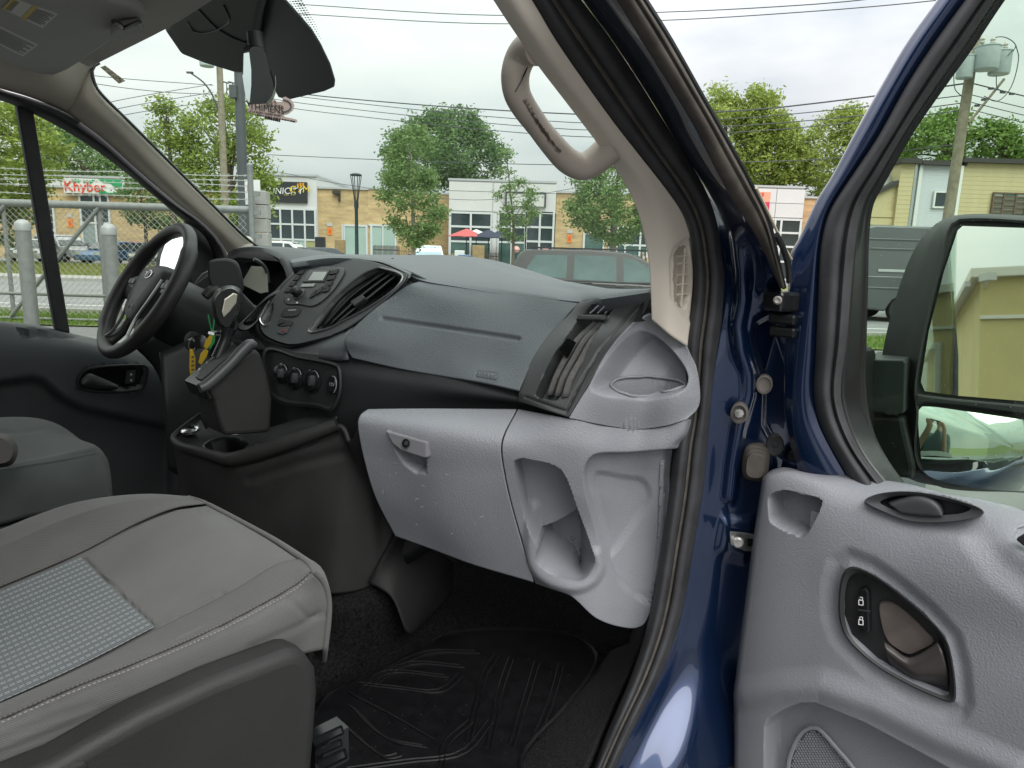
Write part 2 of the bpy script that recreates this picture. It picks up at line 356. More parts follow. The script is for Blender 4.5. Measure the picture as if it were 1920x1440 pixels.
M_alu = mat('white window frame', (.62, .64, .63), .5); M_dglass = mat('dark window glass', (.03, .045, .05), .06, spec=.8, var=.3, vscale=.6)
M_gglass = mat('green window glass', (.07, .14, .12), .08, spec=.8, var=.3, vscale=.5); M_blind = mat('pale blind behind glass', (.38, .5, .44), .3, var=.08, vscale=.4, spec=.8)
M_tanblind = mat('tan paper behind glass', (.36, .36, .16), .4, spec=.7); M_roof = mat('flat roof', (.2, .2, .2), .9)
def RP(a, b, c, d, y):
    """photo rectangle -> x0, x1, z0, z1 on the wall plane at distance y"""
    xm, ym = (a+c)/2, (b+d)/2
    return Wd(a, ym, y=y)[0], Wd(c, ym, y=y)[0], Wd(xm, d, y=y)[2], Wd(xm, b, y=y)[2]
def window(parent, x0, x1, z0, z1, y, xs, zs, gl, fw=.12, dep=.12, fm=None):
    """a framed window: bars at fractions xs, zs; gl(i, j) picks the glass of each pane"""
    X = [x0+(x1-x0)*k for k in [0]+xs+[1]]; Z = [z0+(z1-z0)*k for k in [0]+zs+[1]]; b = MB()
    for x in X: b.box((x, y-dep/2, (z0+z1)/2), (fw, dep, z1-z0+fw))
    for i in range(len(X)-1):
        for z in Z: b.box(((X[i]+X[i+1])/2, y-dep/2+.01, z), (X[i+1]-X[i]-fw, dep-.02, fw))
    w = b.build('window', fm or M_alu, parent)
    for i in range(len(X)-1):
        for j in range(len(Z)-1):
            box('pane', ((X[i]+X[i+1])/2, y-.03, (Z[j]+Z[j+1])/2), (X[i+1]-X[i]-fw, .03, Z[j+1]-Z[j]-fw), gl(i, j), w)
    return w
def panels(parent, x0, x1, z0, z1, y, xs, zs, m, dep=.1):
    X = [x0+(x1-x0)*k for k in [0]+xs+[1]]; Z = [z0+(z1-z0)*k for k in [0]+zs+[1]]
    for i in range(len(X)-1):
        for j in range(len(Z)-1): box('panel', ((X[i]+X[i+1])/2, y-dep/2, (Z[j]+Z[j+1])/2), (X[i+1]-X[i]-.035, dep, Z[j+1]-Z[j]-.035), m, parent, bevel=.01)
YB = 52.
mall = thing('strip_mall', 'long single storey yellow brick strip mall with pale panelled shop fronts across the street', 'building', (0, YB+6, 0))
def wallbox(px0, px1, ptop, m, name='wall', y=YB, depth=12, cap=True, z0=0):
    x0, x1, _, z1 = RP(px0, ptop, px1, ptop+1, y)
    box(name, ((x0+x1)/2, y+depth/2, (z0+z1)/2), (x1-x0, depth, z1-z0), m, mall)
    if cap: box('flashing', ((x0+x1)/2, y+depth/2-.05, z1+.07), (x1-x0+.1, depth+.14, .14), M_cap, mall)
    return x0, x1, z1
wallbox(-260, 500, 352, M_brick); wallbox(500.5, 593, 330, M_panel, 'panel_wall', YB-.3); wallbox(593.5, 690, 355, M_brick)
wallbox(842, 1043, 341, M_panel, 'panel_wall', YB-.4); wallbox(1043.5, 1400, 367, M_brick, y=YB); wallbox(1400.5, 1507, 352, M_panel, 'panel_wall', YB-.4); wallbox(1507.5, 1720, 375, M_brick2)
xa, xb, _, zt = RP(690, 357, 842, 362, YB)     # angled brick bay
slab('angled_wall', [(xa, YB, 0), (xb, YB+3.5, 0), (xb, YB+11, 0), (xa, YB+11, 0)], (0, 0, zt), M_brick, mall)
slab('flashing', [(xa, YB-.1, zt), (xb, YB+3.4, zt), (xb, YB+11, zt), (xa, YB+11, zt)], (0, 0, .14), M_cap, mall)
darkg = lambda i, j: M_dglass
# gym front
yg = YB-.31
x0, x1, z0, z1 = RP(503, 392, 592, 470, yg); window(mall, x0, x1, .1, z1, yg, [.27, .52, .78], [.46, .73], lambda i, j: M_dglass if j else (M_blind if i in (1, 2) else M_tanblind))
x0, x1, z0, z1 = RP(505, 341, 577, 380, yg); sg = box('shop_sign', ((x0+x1)/2, yg-.1, (z0+z1)/2), (x1-x0, .18, z1-z0), mat('black sign board', (.03, .032, .035), .4), mall, bevel=.02)
M_w = mat('white lettering', (.75, .75, .72), .5); M_y = mat('yellow lettering', (.75, .55, .05), .5); M_o = mat('orange lettering', (.7, .3, .03), .5); M_gold = mat('dull gold lettering', (.3, .24, .1), .5)
def ptext(s, px, py, y, size, m, parent, sx=1, shear=0, rot=0): text('lettering', s, size, Wd(px, py, y=y), (math.cos(rot), 0, math.sin(rot)), (0, 0, 1), m, parent, sx=sx, shear=shear, thick=.02)
def plines(xa, ya, xb, yb, y, h, m, parent):
    """small print too far off to read: a row of uneven letter-sized blocks"""
    a, b_ = np.array(Wd(xa, ya, y=y)), np.array(Wd(xb, yb, y=y)); L = b_-a; n = max(4, int(np.linalg.norm(L)/(h*.85))); b = MB()
    for i in range(n):
        if i % 4 == 3: continue
        b.box(a+L*(i+.5)/n, (np.linalg.norm(L)/n*(.55+.25*((i*5) % 3)/3), .02, h*(.7+.3*((i*7) % 4)/4)))
    tag(b.build('small_print', m, parent), kind='stuff')
ptext('UNICITY', 535.5, 358.5, yg-.22, .62, M_w, sg, 1.0, .15, .03); ptext('GYM', 561, 355.5, yg-.22, .66, M_y, sg, 1.05, .15, .03); plines(556, 346.8, 576, 345.6, yg-.22, .26, M_o, sg); plines(532, 365.5, 558, 364.5, yg-.22, .13, M_gold, sg)
# brick bay: corner window with blinds, orange notice, wall light
x0, x1, z0, z1 = RP(643, 423, 688, 480, YB); window(mall, x0, x1, .15, z1, YB, [.06], [], lambda i, j: M_blind, .13)
ax, ay = xa, YB; dx, dy = xb-xa, 3.5; dl = math.hypot(dx, dy); ux, uy = dx/dl, dy/dl
Rb = np.array([[ux, -uy, 0], [uy, ux, 0], [0, 0, 1]])
wb = MB()
for t0, t1 in ((.1, .25), (1.0, 1.1), (1.95, 2.1)): wb.box((ax+ux*(t0+t1)/2+uy*.05, ay+uy*(t0+t1)/2-ux*.05, z1/2+.1), (t1-t0, .14, z1), Rb)
wb.box((ax+ux*1.1+uy*.05, ay+uy*1.1-ux*.05, z1+.08), (2.2, .13, .13), Rb); w_ = wb.build('window', M_alu, mall)
for t in (.62, 1.52): box('pane', (ax+ux*t+uy*.02, ay+uy*t-ux*.02, z1/2+.1), (.75 if t < 1 else .85, .03, z1-.1), M_blind, w_, R=Rb)
M_orange = mat('orange notice', (.85, .23, .03), .6); M_gsign = mat('grey plate', (.5, .48, .45), .6)
for (a, b, c, d) in ((614.5, 427, 623, 440.5), (1063.5, 440, 1072, 455), (128, 410, 136.5, 426)):
    x0, x1, z0, z1 = RP(a, b, c, d, YB); nb = box('notice', ((x0+x1)/2, YB-.03, (z0+z1)/2), (x1-x0, .04, z1-z0), M_orange, mall)
    box('address_plate', ((x0+x1)/2, YB-.03, z1+.22), ((x1-x0)*1.2, .04, .25), M_gsign, mall)
    box('print_block', ((x0+x1)/2, YB-.055, (z0+z1)/2), ((x1-x0)*.45, .01, (z1-z0)*.5), mat('dark orange print', (.6, .12, .02), .6), nb)
for px, py in ((632, 361), (815, 376)):
    p = Wd(px, py, y=YB); b = MB(); b.box((p[0], YB-.2, p[2]), (.5, .4, .22)); b.box((p[0]+.2, YB-.15, p[2]-.35), (.12, .2, .5)); b.build('wall_light', mat('dark lamp', (.04, .04, .04), .5), mall)
# middle pale shop front
ym = YB-.41
x0, x1, z0, z1 = RP(842, 343, 1043, 398, ym); panels(mall, x0, x1, z0, z1, ym, [.41, .72], [.68], M_panel)
lo = lambda i, j: M_dglass if j else M_gglass
x0, x1, z0, z1 = RP(844, 399, 921, 480, ym); window(mall, x0, x1, .1, z1, ym, [.5], [.5, .76], lo, .14)
box('pier', ((lambda r: ((r[0]+r[1])/2, ym-.1, r[3]/2))(RP(921.5, 399, 933, 480, ym))), (RP(921.5, 0, 933, 9, ym)[1]-RP(921.5, 0, 933, 9, ym)[0]-.1, .2, z1), M_panel, mall)
x0, x1, z0, z1 = RP(934, 399, 985, 480, ym); window(mall, x0, x1, .1, z1, ym, [.5], [.5, .76], lo, .14)
x0, x1, z0, z1 = RP(986, 399, 1037, 480, ym); window(mall, x0, x1, .1, z1, ym, [.5], [.3, .52, .76], lo, .14)
x0, x1, z0, z1 = RP(949, 362, 1022, 387, ym); sg = box('shop_sign', ((x0+x1)/2, ym-.25, (z0+z1)/2), (x1-x0, .2, z1-z0), mat('pale blank sign face', (.6, .6, .57), .5), mall); b = MB()
for c, s in (((x0, ym-.25, (z0+z1)/2), (.12, .28, z1-z0+.1)), ((x1, ym-.25, (z0+z1)/2), (.12, .28, z1-z0+.1)), (((x0+x1)/2, ym-.25, z1), (x1-x0-.12, .28, .12))): b.box(c, s)
b.build('sign_frame', mat('dark sign frame', (.05, .05, .05), .5), sg)
# right brick bay and cafe entrance
x0, x1, z0, z1 = RP(1094, 438, 1131, 490, YB); window(mall, x0, x1, .15, z1, YB, [], [], lambda i, j: M_gglass, .14)
x0, x1, z0, z1 = RP(1142, 425, 1214, 490, YB); window(mall, x0, x1, .1, z1, YB, [.2, .42, .8], [.62], lo, .13)
# right pale front with red poster
x0, x1, z0, z1 = RP(1401, 354, 1507, 408, ym); panels(mall, x0, x1, z0, z1, ym, [.5], [.5], M_panel)
x0, x1, z0, z1 = RP(1410, 360, 1442, 400, ym); po = box('poster', ((x0+x1)/2, ym-.14, (z0+z1)/2), (x1-x0, .05, z1-z0), mat('peach poster', (.75, .35, .22), .5), mall)
box('poster_panel', ((x0+x1)/2+.05, ym-.18, z0+(z1-z0)*.28), (x1-x0-.15, .03, (z1-z0)*.5), mat('crimson poster block', (.6, .03, .1), .5), po); plines(1418, 364.5, 1438, 364.8, ym-.18, .28, mat('red lettering', (.7, .05, .03), .5), po)
x0, x1, z0, z1 = RP(1402, 411, 1498, 480, ym); window(mall, x0, x1, .1, z1, ym, [.25, .5, .62], [.3, .55, .78], darkg, .14)
# far left bay with the long shop sign
x0, x1, z0, z1 = RP(154, 362, 207, 470, YB); window(mall, x0, x1, .1, z1, YB, [.5, .72], [.55, .8], lambda i, j: M_dglass if (j or i) else mat('grey door', (.25, .3, .3), .5), .13)
x0, x1, z0, z1 = RP(90, 380, 104, 470, YB); window(mall, x0, x1, .1, z1, YB, [], [.5], darkg, .13)
xs0, xs1, zs0, zs1 = RP(126, 336, 236, 364, YB)
sg = box('shop_sign', ((xs0+xs1)/2, YB-.3, (zs0+zs1)/2), (xs1-xs0, .3, zs1-zs0), mat('white sign board', (.75, .75, .72), .5), mall, bevel=.02)
box('sign_rail', ((xs0+xs1)/2-.1, YB-.32, zs1+.12), (xs1-xs0+.3, .34, .14), M_cap, sg)
M_grn = mat('green sign print', (.02, .33, .13), .5); hz = zs1-zs0; wx = xs1-xs0
slab('green_corner', [(xs0+wx*.6, YB-.47, zs1-.02), (xs1, YB-.47, zs1-.02), (xs1, YB-.47, zs0+hz*.45), (xs0+wx*.88, YB-.47, zs0+hz*.42), (xs0+wx*.8, YB-.47, zs0+hz*.7), (xs0+wx*.68, YB-.47, zs0+hz*.72)], (0, .015, 0), M_grn, sg)
slab('green_corner', [(xs0+wx*.6, YB-.47, zs0+hz*.3), (xs0+wx*.68, YB-.47, zs0+hz*.26), (xs0+wx*.74, YB-.47, zs0+hz*.1), (xs1, YB-.47, zs0+hz*.12), (xs1, YB-.47, zs0+.02), (xs0+wx*.6, YB-.47, zs0+.02)], (0, .015, 0), M_grn, sg)
M_red = mat('red sign lettering', (.75, .06, .03), .5); ptext('Khyber', 158.5, 350.5, YB-.5, .98, M_red, sg, 1.02); plines(133, 338, 172, 341.5, YB-.5, .24, M_grn, sg)
slab('leaf_emblem', [(xs0+wx*.46, YB-.47, zs0+hz*.74), (xs0+wx*.5, YB-.47, zs0+hz*.93), (xs0+wx*.55, YB-.47, zs0+hz*.9), (xs0+wx*.5, YB-.47, zs0+hz*.72)], (0, .015, 0), M_grn, sg)
# ================================================================ trees
M_bark = mat('bark', (.13, .105, .08), .95, var=.3, vscale=12); M_barkp = mat('pale bark', (.3, .26, .2), .95, var=.2, vscale=12)
def cone(mb, a, b, r0, r1, seg=7):
    a, b = np.array(a, float), np.array(b, float); t = b-a; t /= np.linalg.norm(t); u = np.cross(t, [.3, 1, .1]); u /= np.linalg.norm(u); w = np.cross(u, t)
    V = [p+r*(math.cos(2*math.pi*k/seg)*u+math.sin(2*math.pi*k/seg)*w) for p, r in ((a, r0), (b, r1)) for k in range(seg)]
    mb.add(V, [[k, (k+1) % seg, seg+(k+1) % seg, seg+k] for k in range(seg)])
def tree(label, outline, y, nclump, nleaf, leaf, m, trunk_px, tr=.15, spread=.5, name='tree', thick=None, bark=None, hole=.0, limbs=9, up=.25, group=None, gscale=1.0):
    rng = np.random.RandomState(abs(hash(label)) % 9999 if False else len(label)*37+int(outline[0][0]) % 997)
    P = np.array(outline, float); lo_, hi_ = P.min(0), P.max(0); C = []; area = (hi_-lo_).prod()*.6; nm = max(7, nclump//9); sep = math.sqrt(area/nm)*.62; Mj = []
    nclump = int(nclump*1.7); leaf *= .6; spread *= .62
    for q in rng.uniform(lo_, hi_, (4000, 2)):          # boughs first, leaf clumps around each bough
        if len(Mj) >= nm: break
        if sdf(P, q[None])[0] < -sep*.12 and all((abs(q-m_) @ abs(q-m_)) > sep*sep for m_ in Mj): Mj.append(q)
    for q in P: Mj.append(q*.93+P.mean(0)*.07)
    Mj = np.array(Mj); rad = sep*(.50-.16*hole)
    while len(C) < nclump:
        i = rng.randint(0, len(Mj), 400); q = Mj[i]+rng.normal(0, 1, (400, 2))*rad*[1.1, .85]*np.where(i >= len(Mj)-len(P), .55, 1)[:, None]; s_ = sdf(P, q); C += [(q[k, 0], q[k, 1], -s_[k]) for k in range(400) if s_[k] < 5]
    C = np.array(C[:nclump]); k = y/FPX
    D = (thick or (hi_[0]-lo_[0])*k*.5); dep = rng.uniform(-1, 1, nclump)*np.minimum(D, (C[:, 2]*k*1.6+.3*D))
    W3 = np.array([Wd(c[0], c[1], y=y) for c in C]); sc = (y+dep)/y; W3[:, 0] *= 1; W3[:, 1] += dep
    n = nclump*nleaf; cen = np.repeat(W3, nleaf, 0)+rng.normal(0, spread, (n, 3))*[1, 1, .75]
    a = rng.normal(0, 1, (n, 3)); a[:, 2] = a[:, 2]*.6+up; a /= np.linalg.norm(a, axis=1, keepdims=True); b = np.cross(a, rng.normal(0, 1, (n, 3))); b /= np.linalg.norm(b, axis=1, keepdims=True)
    s = leaf*rng.uniform(.6, 1.3, (n, 1)); V = np.stack([cen-a*s, cen+b*s*.45, cen+a*s, cen-b*s*.45], 1).reshape(-1, 3)
    tx, tb = trunk_px; x = Wd(tx, tb, y=y)[0]; base = (x, y, 0)
    t = thing(name, label, 'tree', base, group=group)
    top = W3[np.argsort(-W3[:, 2])[:max(1, nclump//12)]].mean(0); zlo = W3[:, 2].min(); mb = MB()
    fork = np.array([x, y, max(.8, zlo+.15*(top[2]-zlo))]); cone(mb, base, fork, tr*1.25, tr); mid = fork*.45+top*.55; cone(mb, fork, mid, tr, tr*.5); cone(mb, mid, top, tr*.5, tr*.12)
    for i in rng.choice(nclump, limbs, False):
        f = rng.uniform(0, .7); p0 = fork+(top-fork)*f; p0[2] = min(p0[2], W3[i, 2]); q = (p0+W3[i])/2+np.array([0, 0, .06*np.linalg.norm(W3[i]-p0)]); cone(mb, p0, q, tr*.4*(1.1-f), tr*.22, 5); cone(mb, q, W3[i], tr*.22, tr*.06, 5)
    mb.build('trunk', bark or M_bark, t, smooth=True); mk('crown', V, np.arange(4*n).reshape(-1, 4), m, t, smooth=False); return t
L_a = leafmat('maple leaves', (0.091, 0.171, 0.037), (0.286, 0.403, 0.112), (0.169, 0.268, 0.062)); L_b = leafmat('young leaves', (0.117, 0.207, 0.062), (0.299, 0.415, 0.150), (0.195, 0.293, 0.100)); L_c = leafmat('yellow green leaves', (0.156, 0.232, 0.044), (0.416, 0.488, 0.125), (0.260, 0.342, 0.075)); L_d = leafmat('dark leaves', (0.078, 0.146, 0.056), (0.247, 0.354, 0.125), (0.143, 0.232, 0.088))  # the third set is foliage of a paler yellow-green
tree('broad dark green tree standing behind the middle shop roof', [(735, 345), (730, 290), (738, 262), (775, 232), (800, 226), (815, 215), (850, 213), (880, 215), (890, 240), (912, 252), (938, 285), (936, 320), (915, 348), (890, 352), (800, 352)], 66, 340, 34, .3, L_d, (850, 400), .4, .75, hole=.55)
tree('upright young tree with pointed crown in front of the angled brick bay', [(750, 250), (785, 235), (800, 262), (808, 330), (815, 370), (828, 400), (815, 432), (790, 455), (775, 462), (755, 440), (735, 415), (718, 360), (728, 335), (738, 290)], 30, 230, 26, .13, L_b, (775, 470), .09, .28, bark=M_barkp, hole=.4)
tree('sparse spindly young tree in front of the middle pale shop front', [(952, 280), (960, 310), (975, 340), (1000, 360), (990, 385), (1003, 400), (985, 420), (972, 450), (955, 445), (940, 425), (950, 390), (935, 365), (948, 350), (945, 320)], 30, 60, 26, .11, L_b, (962, 470), .06, .2, hole=.35, limbs=12)
tree('round bushy young tree with pale trunk beside the right brick bay', [(1078, 330), (1100, 345), (1120, 320), (1160, 300), (1200, 330), (1222, 380), (1210, 430), (1180, 452), (1150, 455), (1125, 445), (1105, 430), (1075, 415), (1068, 385), (1090, 370)], 30, 260, 28, .13, L_b, (1148, 480), .14, .28, bark=M_barkp, hole=.45, thick=1.7)
tree('tall pale green tree behind the grey steel pole', [(345, 262), (355, 225), (385, 195), (430, 188), (462, 205), (485, 255), (490, 290), (500, 340), (488, 385), (480, 420), (420, 425), (370, 330), (350, 285)], 36, 190, 30, .2, L_c, (440, 470), .22, .5, hole=.7)
tree('thin upright shoot of a tree beyond the driver side pillar', [(292, 205), (310, 186), (322, 200), (308, 232), (315, 262), (335, 275), (370, 320), (345, 330), (300, 290), (280, 250)], 36, 60, 26, .17, L_c, (330, 470), .1, .3, hole=.35)
tree('leafy tree at the far left beyond the gate', [(-220, 250), (-90, 120), (20, 195), (60, 215), (84, 262), (72, 330), (50, 372), (0, 390), (-120, 390), (-240, 350)], 38, 420, 30, .24, L_c, (-40, 460), .3, .5, hole=.4)
tree('dark leafy tree behind the long shop sign', [(75, 235), (120, 240), (180, 265), (235, 290), (290, 320), (320, 390), (250, 385), (190, 330), (130, 330), (95, 300)], 62, 240, 26, .3, L_d, (200, 440), .3, .7, hole=.6)
tree('small leafy tree growing against the left brick wall', [(228, 360), (250, 330), (290, 340), (325, 380), (330, 420), (290, 425), (255, 412), (238, 395)], 44, 120, 26, .16, L_d, (275, 460), .1, .35, hole=.3)
tree('low hedge tree beside the gate at far left', [(-200, 395), (-60, 378), (30, 385), (40, 400), (20, 450), (-60, 470), (-200, 470)], 40, 120, 24, .2, L_a, (-30, 470), .15, .4, hole=.3)
tree('tall pointed tree leftmost behind the right pale shop front', [(1322, 215), (1347, 158), (1362, 185), (1385, 205), (1400, 250), (1440, 360), (1330, 360), (1250, 320)], 72, 200, 32, .34, L_c, (1360, 420), .4, .7, hole=.5, up=.5)
tree('tall pointed tree right of the other behind the right pale shop front', [(1392, 212), (1415, 168), (1448, 178), (1462, 222), (1485, 245), (1500, 290), (1482, 340), (1450, 352), (1390, 352), (1380, 290)], 70, 280, 32, .34, L_c, (1430, 420), .4, .7, hole=.5, up=.5)
tree('broad leafy tree behind the orange brick wall', [(1508, 345), (1495, 300), (1512, 255), (1545, 225), (1585, 208), (1640, 222), (1680, 260), (1700, 340), (1660, 380), (1540, 375)], 70, 300, 32, .34, L_c, (1590, 420), .4, .75, hole=.5)
tree('leafy tree behind the yellow building left of the transformer pole', [(1690, 300), (1686, 240), (1720, 225), (1750, 235), (1775, 212), (1800, 215), (1812, 250), (1800, 310), (1760, 312)], 55, 120, 26, .28, L_a, (1760, 400), .25, .6, hole=.7, limbs=16)
tree('leafy tree behind the yellow building right of the transformer pole', [(1828, 308), (1832, 250), (1860, 228), (1890, 240), (1915, 262), (1905, 300), (1880, 312)], 55, 90, 26, .28, L_a, (1870, 400), .22, .6, hole=.7, limbs=16)
tree('tree at the right edge beyond the yellow building', [(1912, 312), (1930, 280), (2000, 262), (2060, 290), (2060, 330)], 58, 100, 26, .28, L_a, (1990, 400), .22, .6, hole=.5)
# ================================================================ yellow house at the right
YH = 35.
hs = thing('clapboard_building', 'two storey building clad in yellow and white boards under a dark flat roof', 'building', (Wd(1800, 400, y=YH)[0], YH+4, 0))
def board(name, c, rows, L=.16): 
    m = mat(name, c, .6, var=.05, vscale=2); t = m.node_tree; b = t.nodes['Principled BSDF']; return m
M_yel = board('yellow clapboard', (.56, .475, .28), 0); M_lav = board('white metal cladding', (.6, .62, .68), 0); M_grey = mat('grey cladding', (.36, .38, .40), .6); M_dk = mat('dark roof edge', (.05, .045, .045), .7); M_tr = mat('white trim', (.75, .76, .76), .5)
def clad(px0, px1, ptop, y, m, dep=8, pitch=.2, name='board', roof=True):
    """a wall of overlapping boards, each board a tilted plank of its own"""
    x0, x1, _, zt = RP(px0, ptop, px1, ptop+1, y); box('wall_core', ((x0+x1)/2, y+dep/2+.05, zt/2), (x1-x0-.02, dep, zt-.02), m, hs)
    lo_z = 3.0; n = int((zt-lo_z)/pitch); first = None
    for i in range(n):
        z = zt-(i+.5)*pitch; V = boxv((0, 0, 0), (x1-x0, .03, pitch*.99)); V[:, 1] += np.where(V[:, 2] < 0, -.008, 0); V += [(x0+x1)/2, y, z]
        if first is None: first = mk(name, V, BOXF, m, hs, smooth=False)
        else:
            o = first.copy(); COL.objects.link(o); ABS[o.name] = ('w', V.mean(0)); o.location = V.mean(0)-origin(hs)
    if roof: box('roof_edge', ((x0+x1)/2, y+dep/2-.12, zt+.1), (x1-x0+.3, dep+.4, .2), M_dk, hs)
    return x0, x1, zt
clad(1690, 1716, 307, YH-1.2, M_yel, 6); a = RP(1716, 312, 1729, 420, YH-1.2)
x0, x1, zt = clad(1729, 1800, 311, YH, M_lav, 7, .11); box('corner_trim', (x0-.08, YH-.03, zt/2), (.16, .2, zt), M_tr, hs)
xg0 = Wd(1705, 360, y=YH)[0]; slab('grey_side', [(x0-.16, YH, 0), (x0-.9, YH-1.1, 0), (x0-.9, YH+3, 0), (x0-.16, YH+3, 0)], (0, 0, zt), M_grey, hs); slab('roof_edge', [(x0-.1, YH-.2, zt), (x0-1, YH-1.3, zt), (x0-1, YH+3, zt), (x0-.1, YH+3, zt)], (0, 0, .2), M_dk, hs)
x0, x1, zt = clad(1806, 2060, 309, YH-.2, M_yel, 8, .2); box('corner_trim', (x0-.12, YH-.2, zt/2), (.22, .24, zt), M_tr, hs)
M_wfr = mat('brown window frame', (.14, .1, .07), .5); M_bl = mat('shuttered window', (.32, .36, .34), .4, spec=.7)
x0, x1, z0, z1 = RP(1749, 360, 1774, 389, YH); window(hs, x0, x1, z0, z1, YH-.05, [], [], darkg, .08, .1, M_tr)
x0, x1, z0, z1 = RP(1858, 363, 1935, 405, YH-.2); w_ = window(hs, x0, x1, z0, z1, YH-.25, [.25, .55, .8], [.12, .24, .36, .48, .6, .72, .84], lambda i, j: M_bl if (i+j) % 2 else M_gglass, .07, .1, M_wfr)
sh = thing('yellow_shed', 'low yellow building with a dark sloping roof left of the white cladding', 'building', (Wd(1650, 420, y=34)[0], 35, 0))
p = [Wd(1600, 385, y=34), Wd(1690, 342, y=34), Wd(1690, 335, y=34), Wd(1600, 376, y=34)]
slab('wall', [(p[0][0], 34, 0), (p[1][0], 34, 0), (p[1][0], 34, p[1][2]), (p[0][0], 34, p[0][2])], (0, 2, 0), mat('yellow wall', (.56, .475, .28), .7, var=.06), sh); slab('roof', [(q[0], 33.8, q[2]) for q in p], (0, 2.4, 0), M_dk, sh)
for i in range(9):
    z = 2.4+i*.35; xl = p[0][0]; box('board', ((xl+p[1][0])/2, 33.97, z), (p[1][0]-xl-.05, .05, .3), M_yel, sh) if z < p[0][2]-.2 else None
di = thing('satellite_dish', 'pale satellite dish above the dark sloping shed roof', 'satellite dish', Wd(1652, 350, y=34.5))
lathe('dish', [(.0, 0), (.3, .03), (.48, .1), (.5, .12), (.47, .13), (.0, .04)], Wd(1652, 338, y=34.5), (.2, -.9, .3), mat('dish grey', (.5, .52, .52), .4), di, 20); tube('arm', [Wd(1652, 338, y=34.5), Wd(1653, 356, y=34.5)], .04, M_gsign, di, 6)
# ================================================================ poles, lamps, wires
M_wood = mat('weathered pole wood', (.26, .23, .17), .9, var=.25, vscale=6, detail=8); M_steel = mat('grey steel pole', (.075, .085, .088), .6, var=.1, vscale=4); M_galv = mat('galvanised steel', (.24, .25, .245), .5, metal=.35, var=.12, vscale=9); M_trf = mat('grey transformer paint', (.42, .48, .49), .45, var=.05); M_wire = mat('black cable', (.07, .078, .085), .6)
YP = 20.
pt, pb = Wd(1846, -40, y=YP), Wd(1776, 420, y=YP)
po = thing('utility_pole', 'weathered wooden utility pole carrying three grey transformers in front of the yellow building', 'utility pole', (pb[0]-(pt[0]-pb[0])/(pt[2]-pb[2])*pb[2], YP, 0))
base = origin(po); tube('pole', [base, pt], [.155, .115], M_wood, po, 12, n=8)
def transformer(px, py0, py1, w, y, parent):
    c0, c1 = Wd(px, py0, y=y), Wd(px, py1, y=y); h = c0[2]-c1[2]; r = w*y/FPX/2
    t = lathe('transformer', [(r*.93, 0), (r, .03), (r, h*.93), (r*1.06, h*.94), (r*1.06, h*.98), (r*.6, h*1.05), (.02, h*1.07)], c1, (0, 0, 1), M_trf, parent, 20)
    for dx in (-.5, .4): lathe('bushing', [(.05, 0), (.07, .04), (.04, .07), (.07, .11), (.03, .17)], np.array(c0)+[dx*r, -.1, h*.03], (0, 0, 1), M_gsign, t, 8)
    return t
transformer(1807, 104, 147, 27, YP-.35, po); transformer(1847, 86, 131, 40, YP-.5, po); transformer(1872, 95, 140, 34, YP-.1, po)
b = MB(); b.bar(Wd(1800, 118, y=YP), Wd(1880, 112, y=YP), .05); b.bar(Wd(1798, 134, y=YP), Wd(1878, 128, y=YP), .05); b.build('bracket', M_galv, po); 
b = MB(); b.bar(Wd(1817, 230, y=YP-.3), Wd(1883, 148, y=YP-.3), .035); b.build('guy_strut', M_wood, po)
for pts in ([(1857, 85), (1862, 72), (1885, 70), (1905, 86), (1890, 104)], [(1905, 86), (1910, 110), (1895, 165), (1870, 190), (1845, 180)], [(1790, 110), (1790, 165), (1805, 182)], [(1868, 142), (1870, 165), (1885, 175)]):
    tube('jumper_cable', [Wd(a, b_, y=YP-.4) for a, b_ in pts], .012, M_wire, po, 5, n=16)
for px, py in ((1858, 166), (1880, 173), (1897, 176), (1845, 187), (1832, 198)): box('clamp', Wd(px, py, y=YP-.2), (.12, .06, .05), M_wire, po)
YP2 = 34.
pt, pb = Wd(409, 60, y=YP2), Wd(424, 440, y=YP2); p2 = thing('utility_pole', 'wooden utility pole with one grey transformer and a lamp arm left of the steel pole', 'utility pole', (pb[0], YP2, 0)); tube('pole', [origin(p2), pt], [.19, .13], M_wood, p2, 10, n=6)
transformer(388, 95, 125, 24, YP2-.3, p2); tube('lamp_arm', [Wd(a, b_, y=YP2) for a, b_ in ((408, 205), (398, 178), (382, 155), (355, 135))], .035, M_steel, p2, 6, n=12); box('lamp_head', Wd(356, 136, y=YP2), (.3, .12, .08), M_steel, p2, bevel=.02)
b = MB()
for px in (425, 436): b.bar(Wd(px-8, 153, y=YP2), Wd(px+4, 156, y=YP2), .03); b.bar(Wd(px, 155, y=YP2), Wd(px, 180, y=YP2), .02)
b.build('insulator_bracket', M_steel, p2)
pt, pb = Wd(446, 60, y=17), Wd(455, 400, y=17); p3 = thing('steel_pole', 'dark grey steel pole standing behind the gate post', 'pole', (pb[0], 17, 0)); tube('shaft', [origin(p3), pt], [.125, .105], M_steel, p3, 14, n=5); box('box', Wd(438, 172, y=16.9), (.16, .14, .28), M_steel, p3, bevel=.01)
YL = 31.
pl_, pb = Wd(668, 378, y=YL), Wd(670, 470, y=YL); lp = thing('street_lamp', 'dark post top lamp with flared open cage in front of the brick bay', 'street lamp', (pb[0], YL, 0)); M_lamp = mat('dark green lamp paint', (.02, .035, .04), .5)
zt_, zc = Wd(667, 326, y=YL)[2], pl_[2]; lx = pl_[0]; lathe('post', [(.16, 0), (.16, .5), (.085, .7), (.07, zc-.35), (.1, zc-.2), (.09, zc+.05)], (lx, YL, 0), (0, 0, 1), M_lamp, lp, 12)
b = MB()
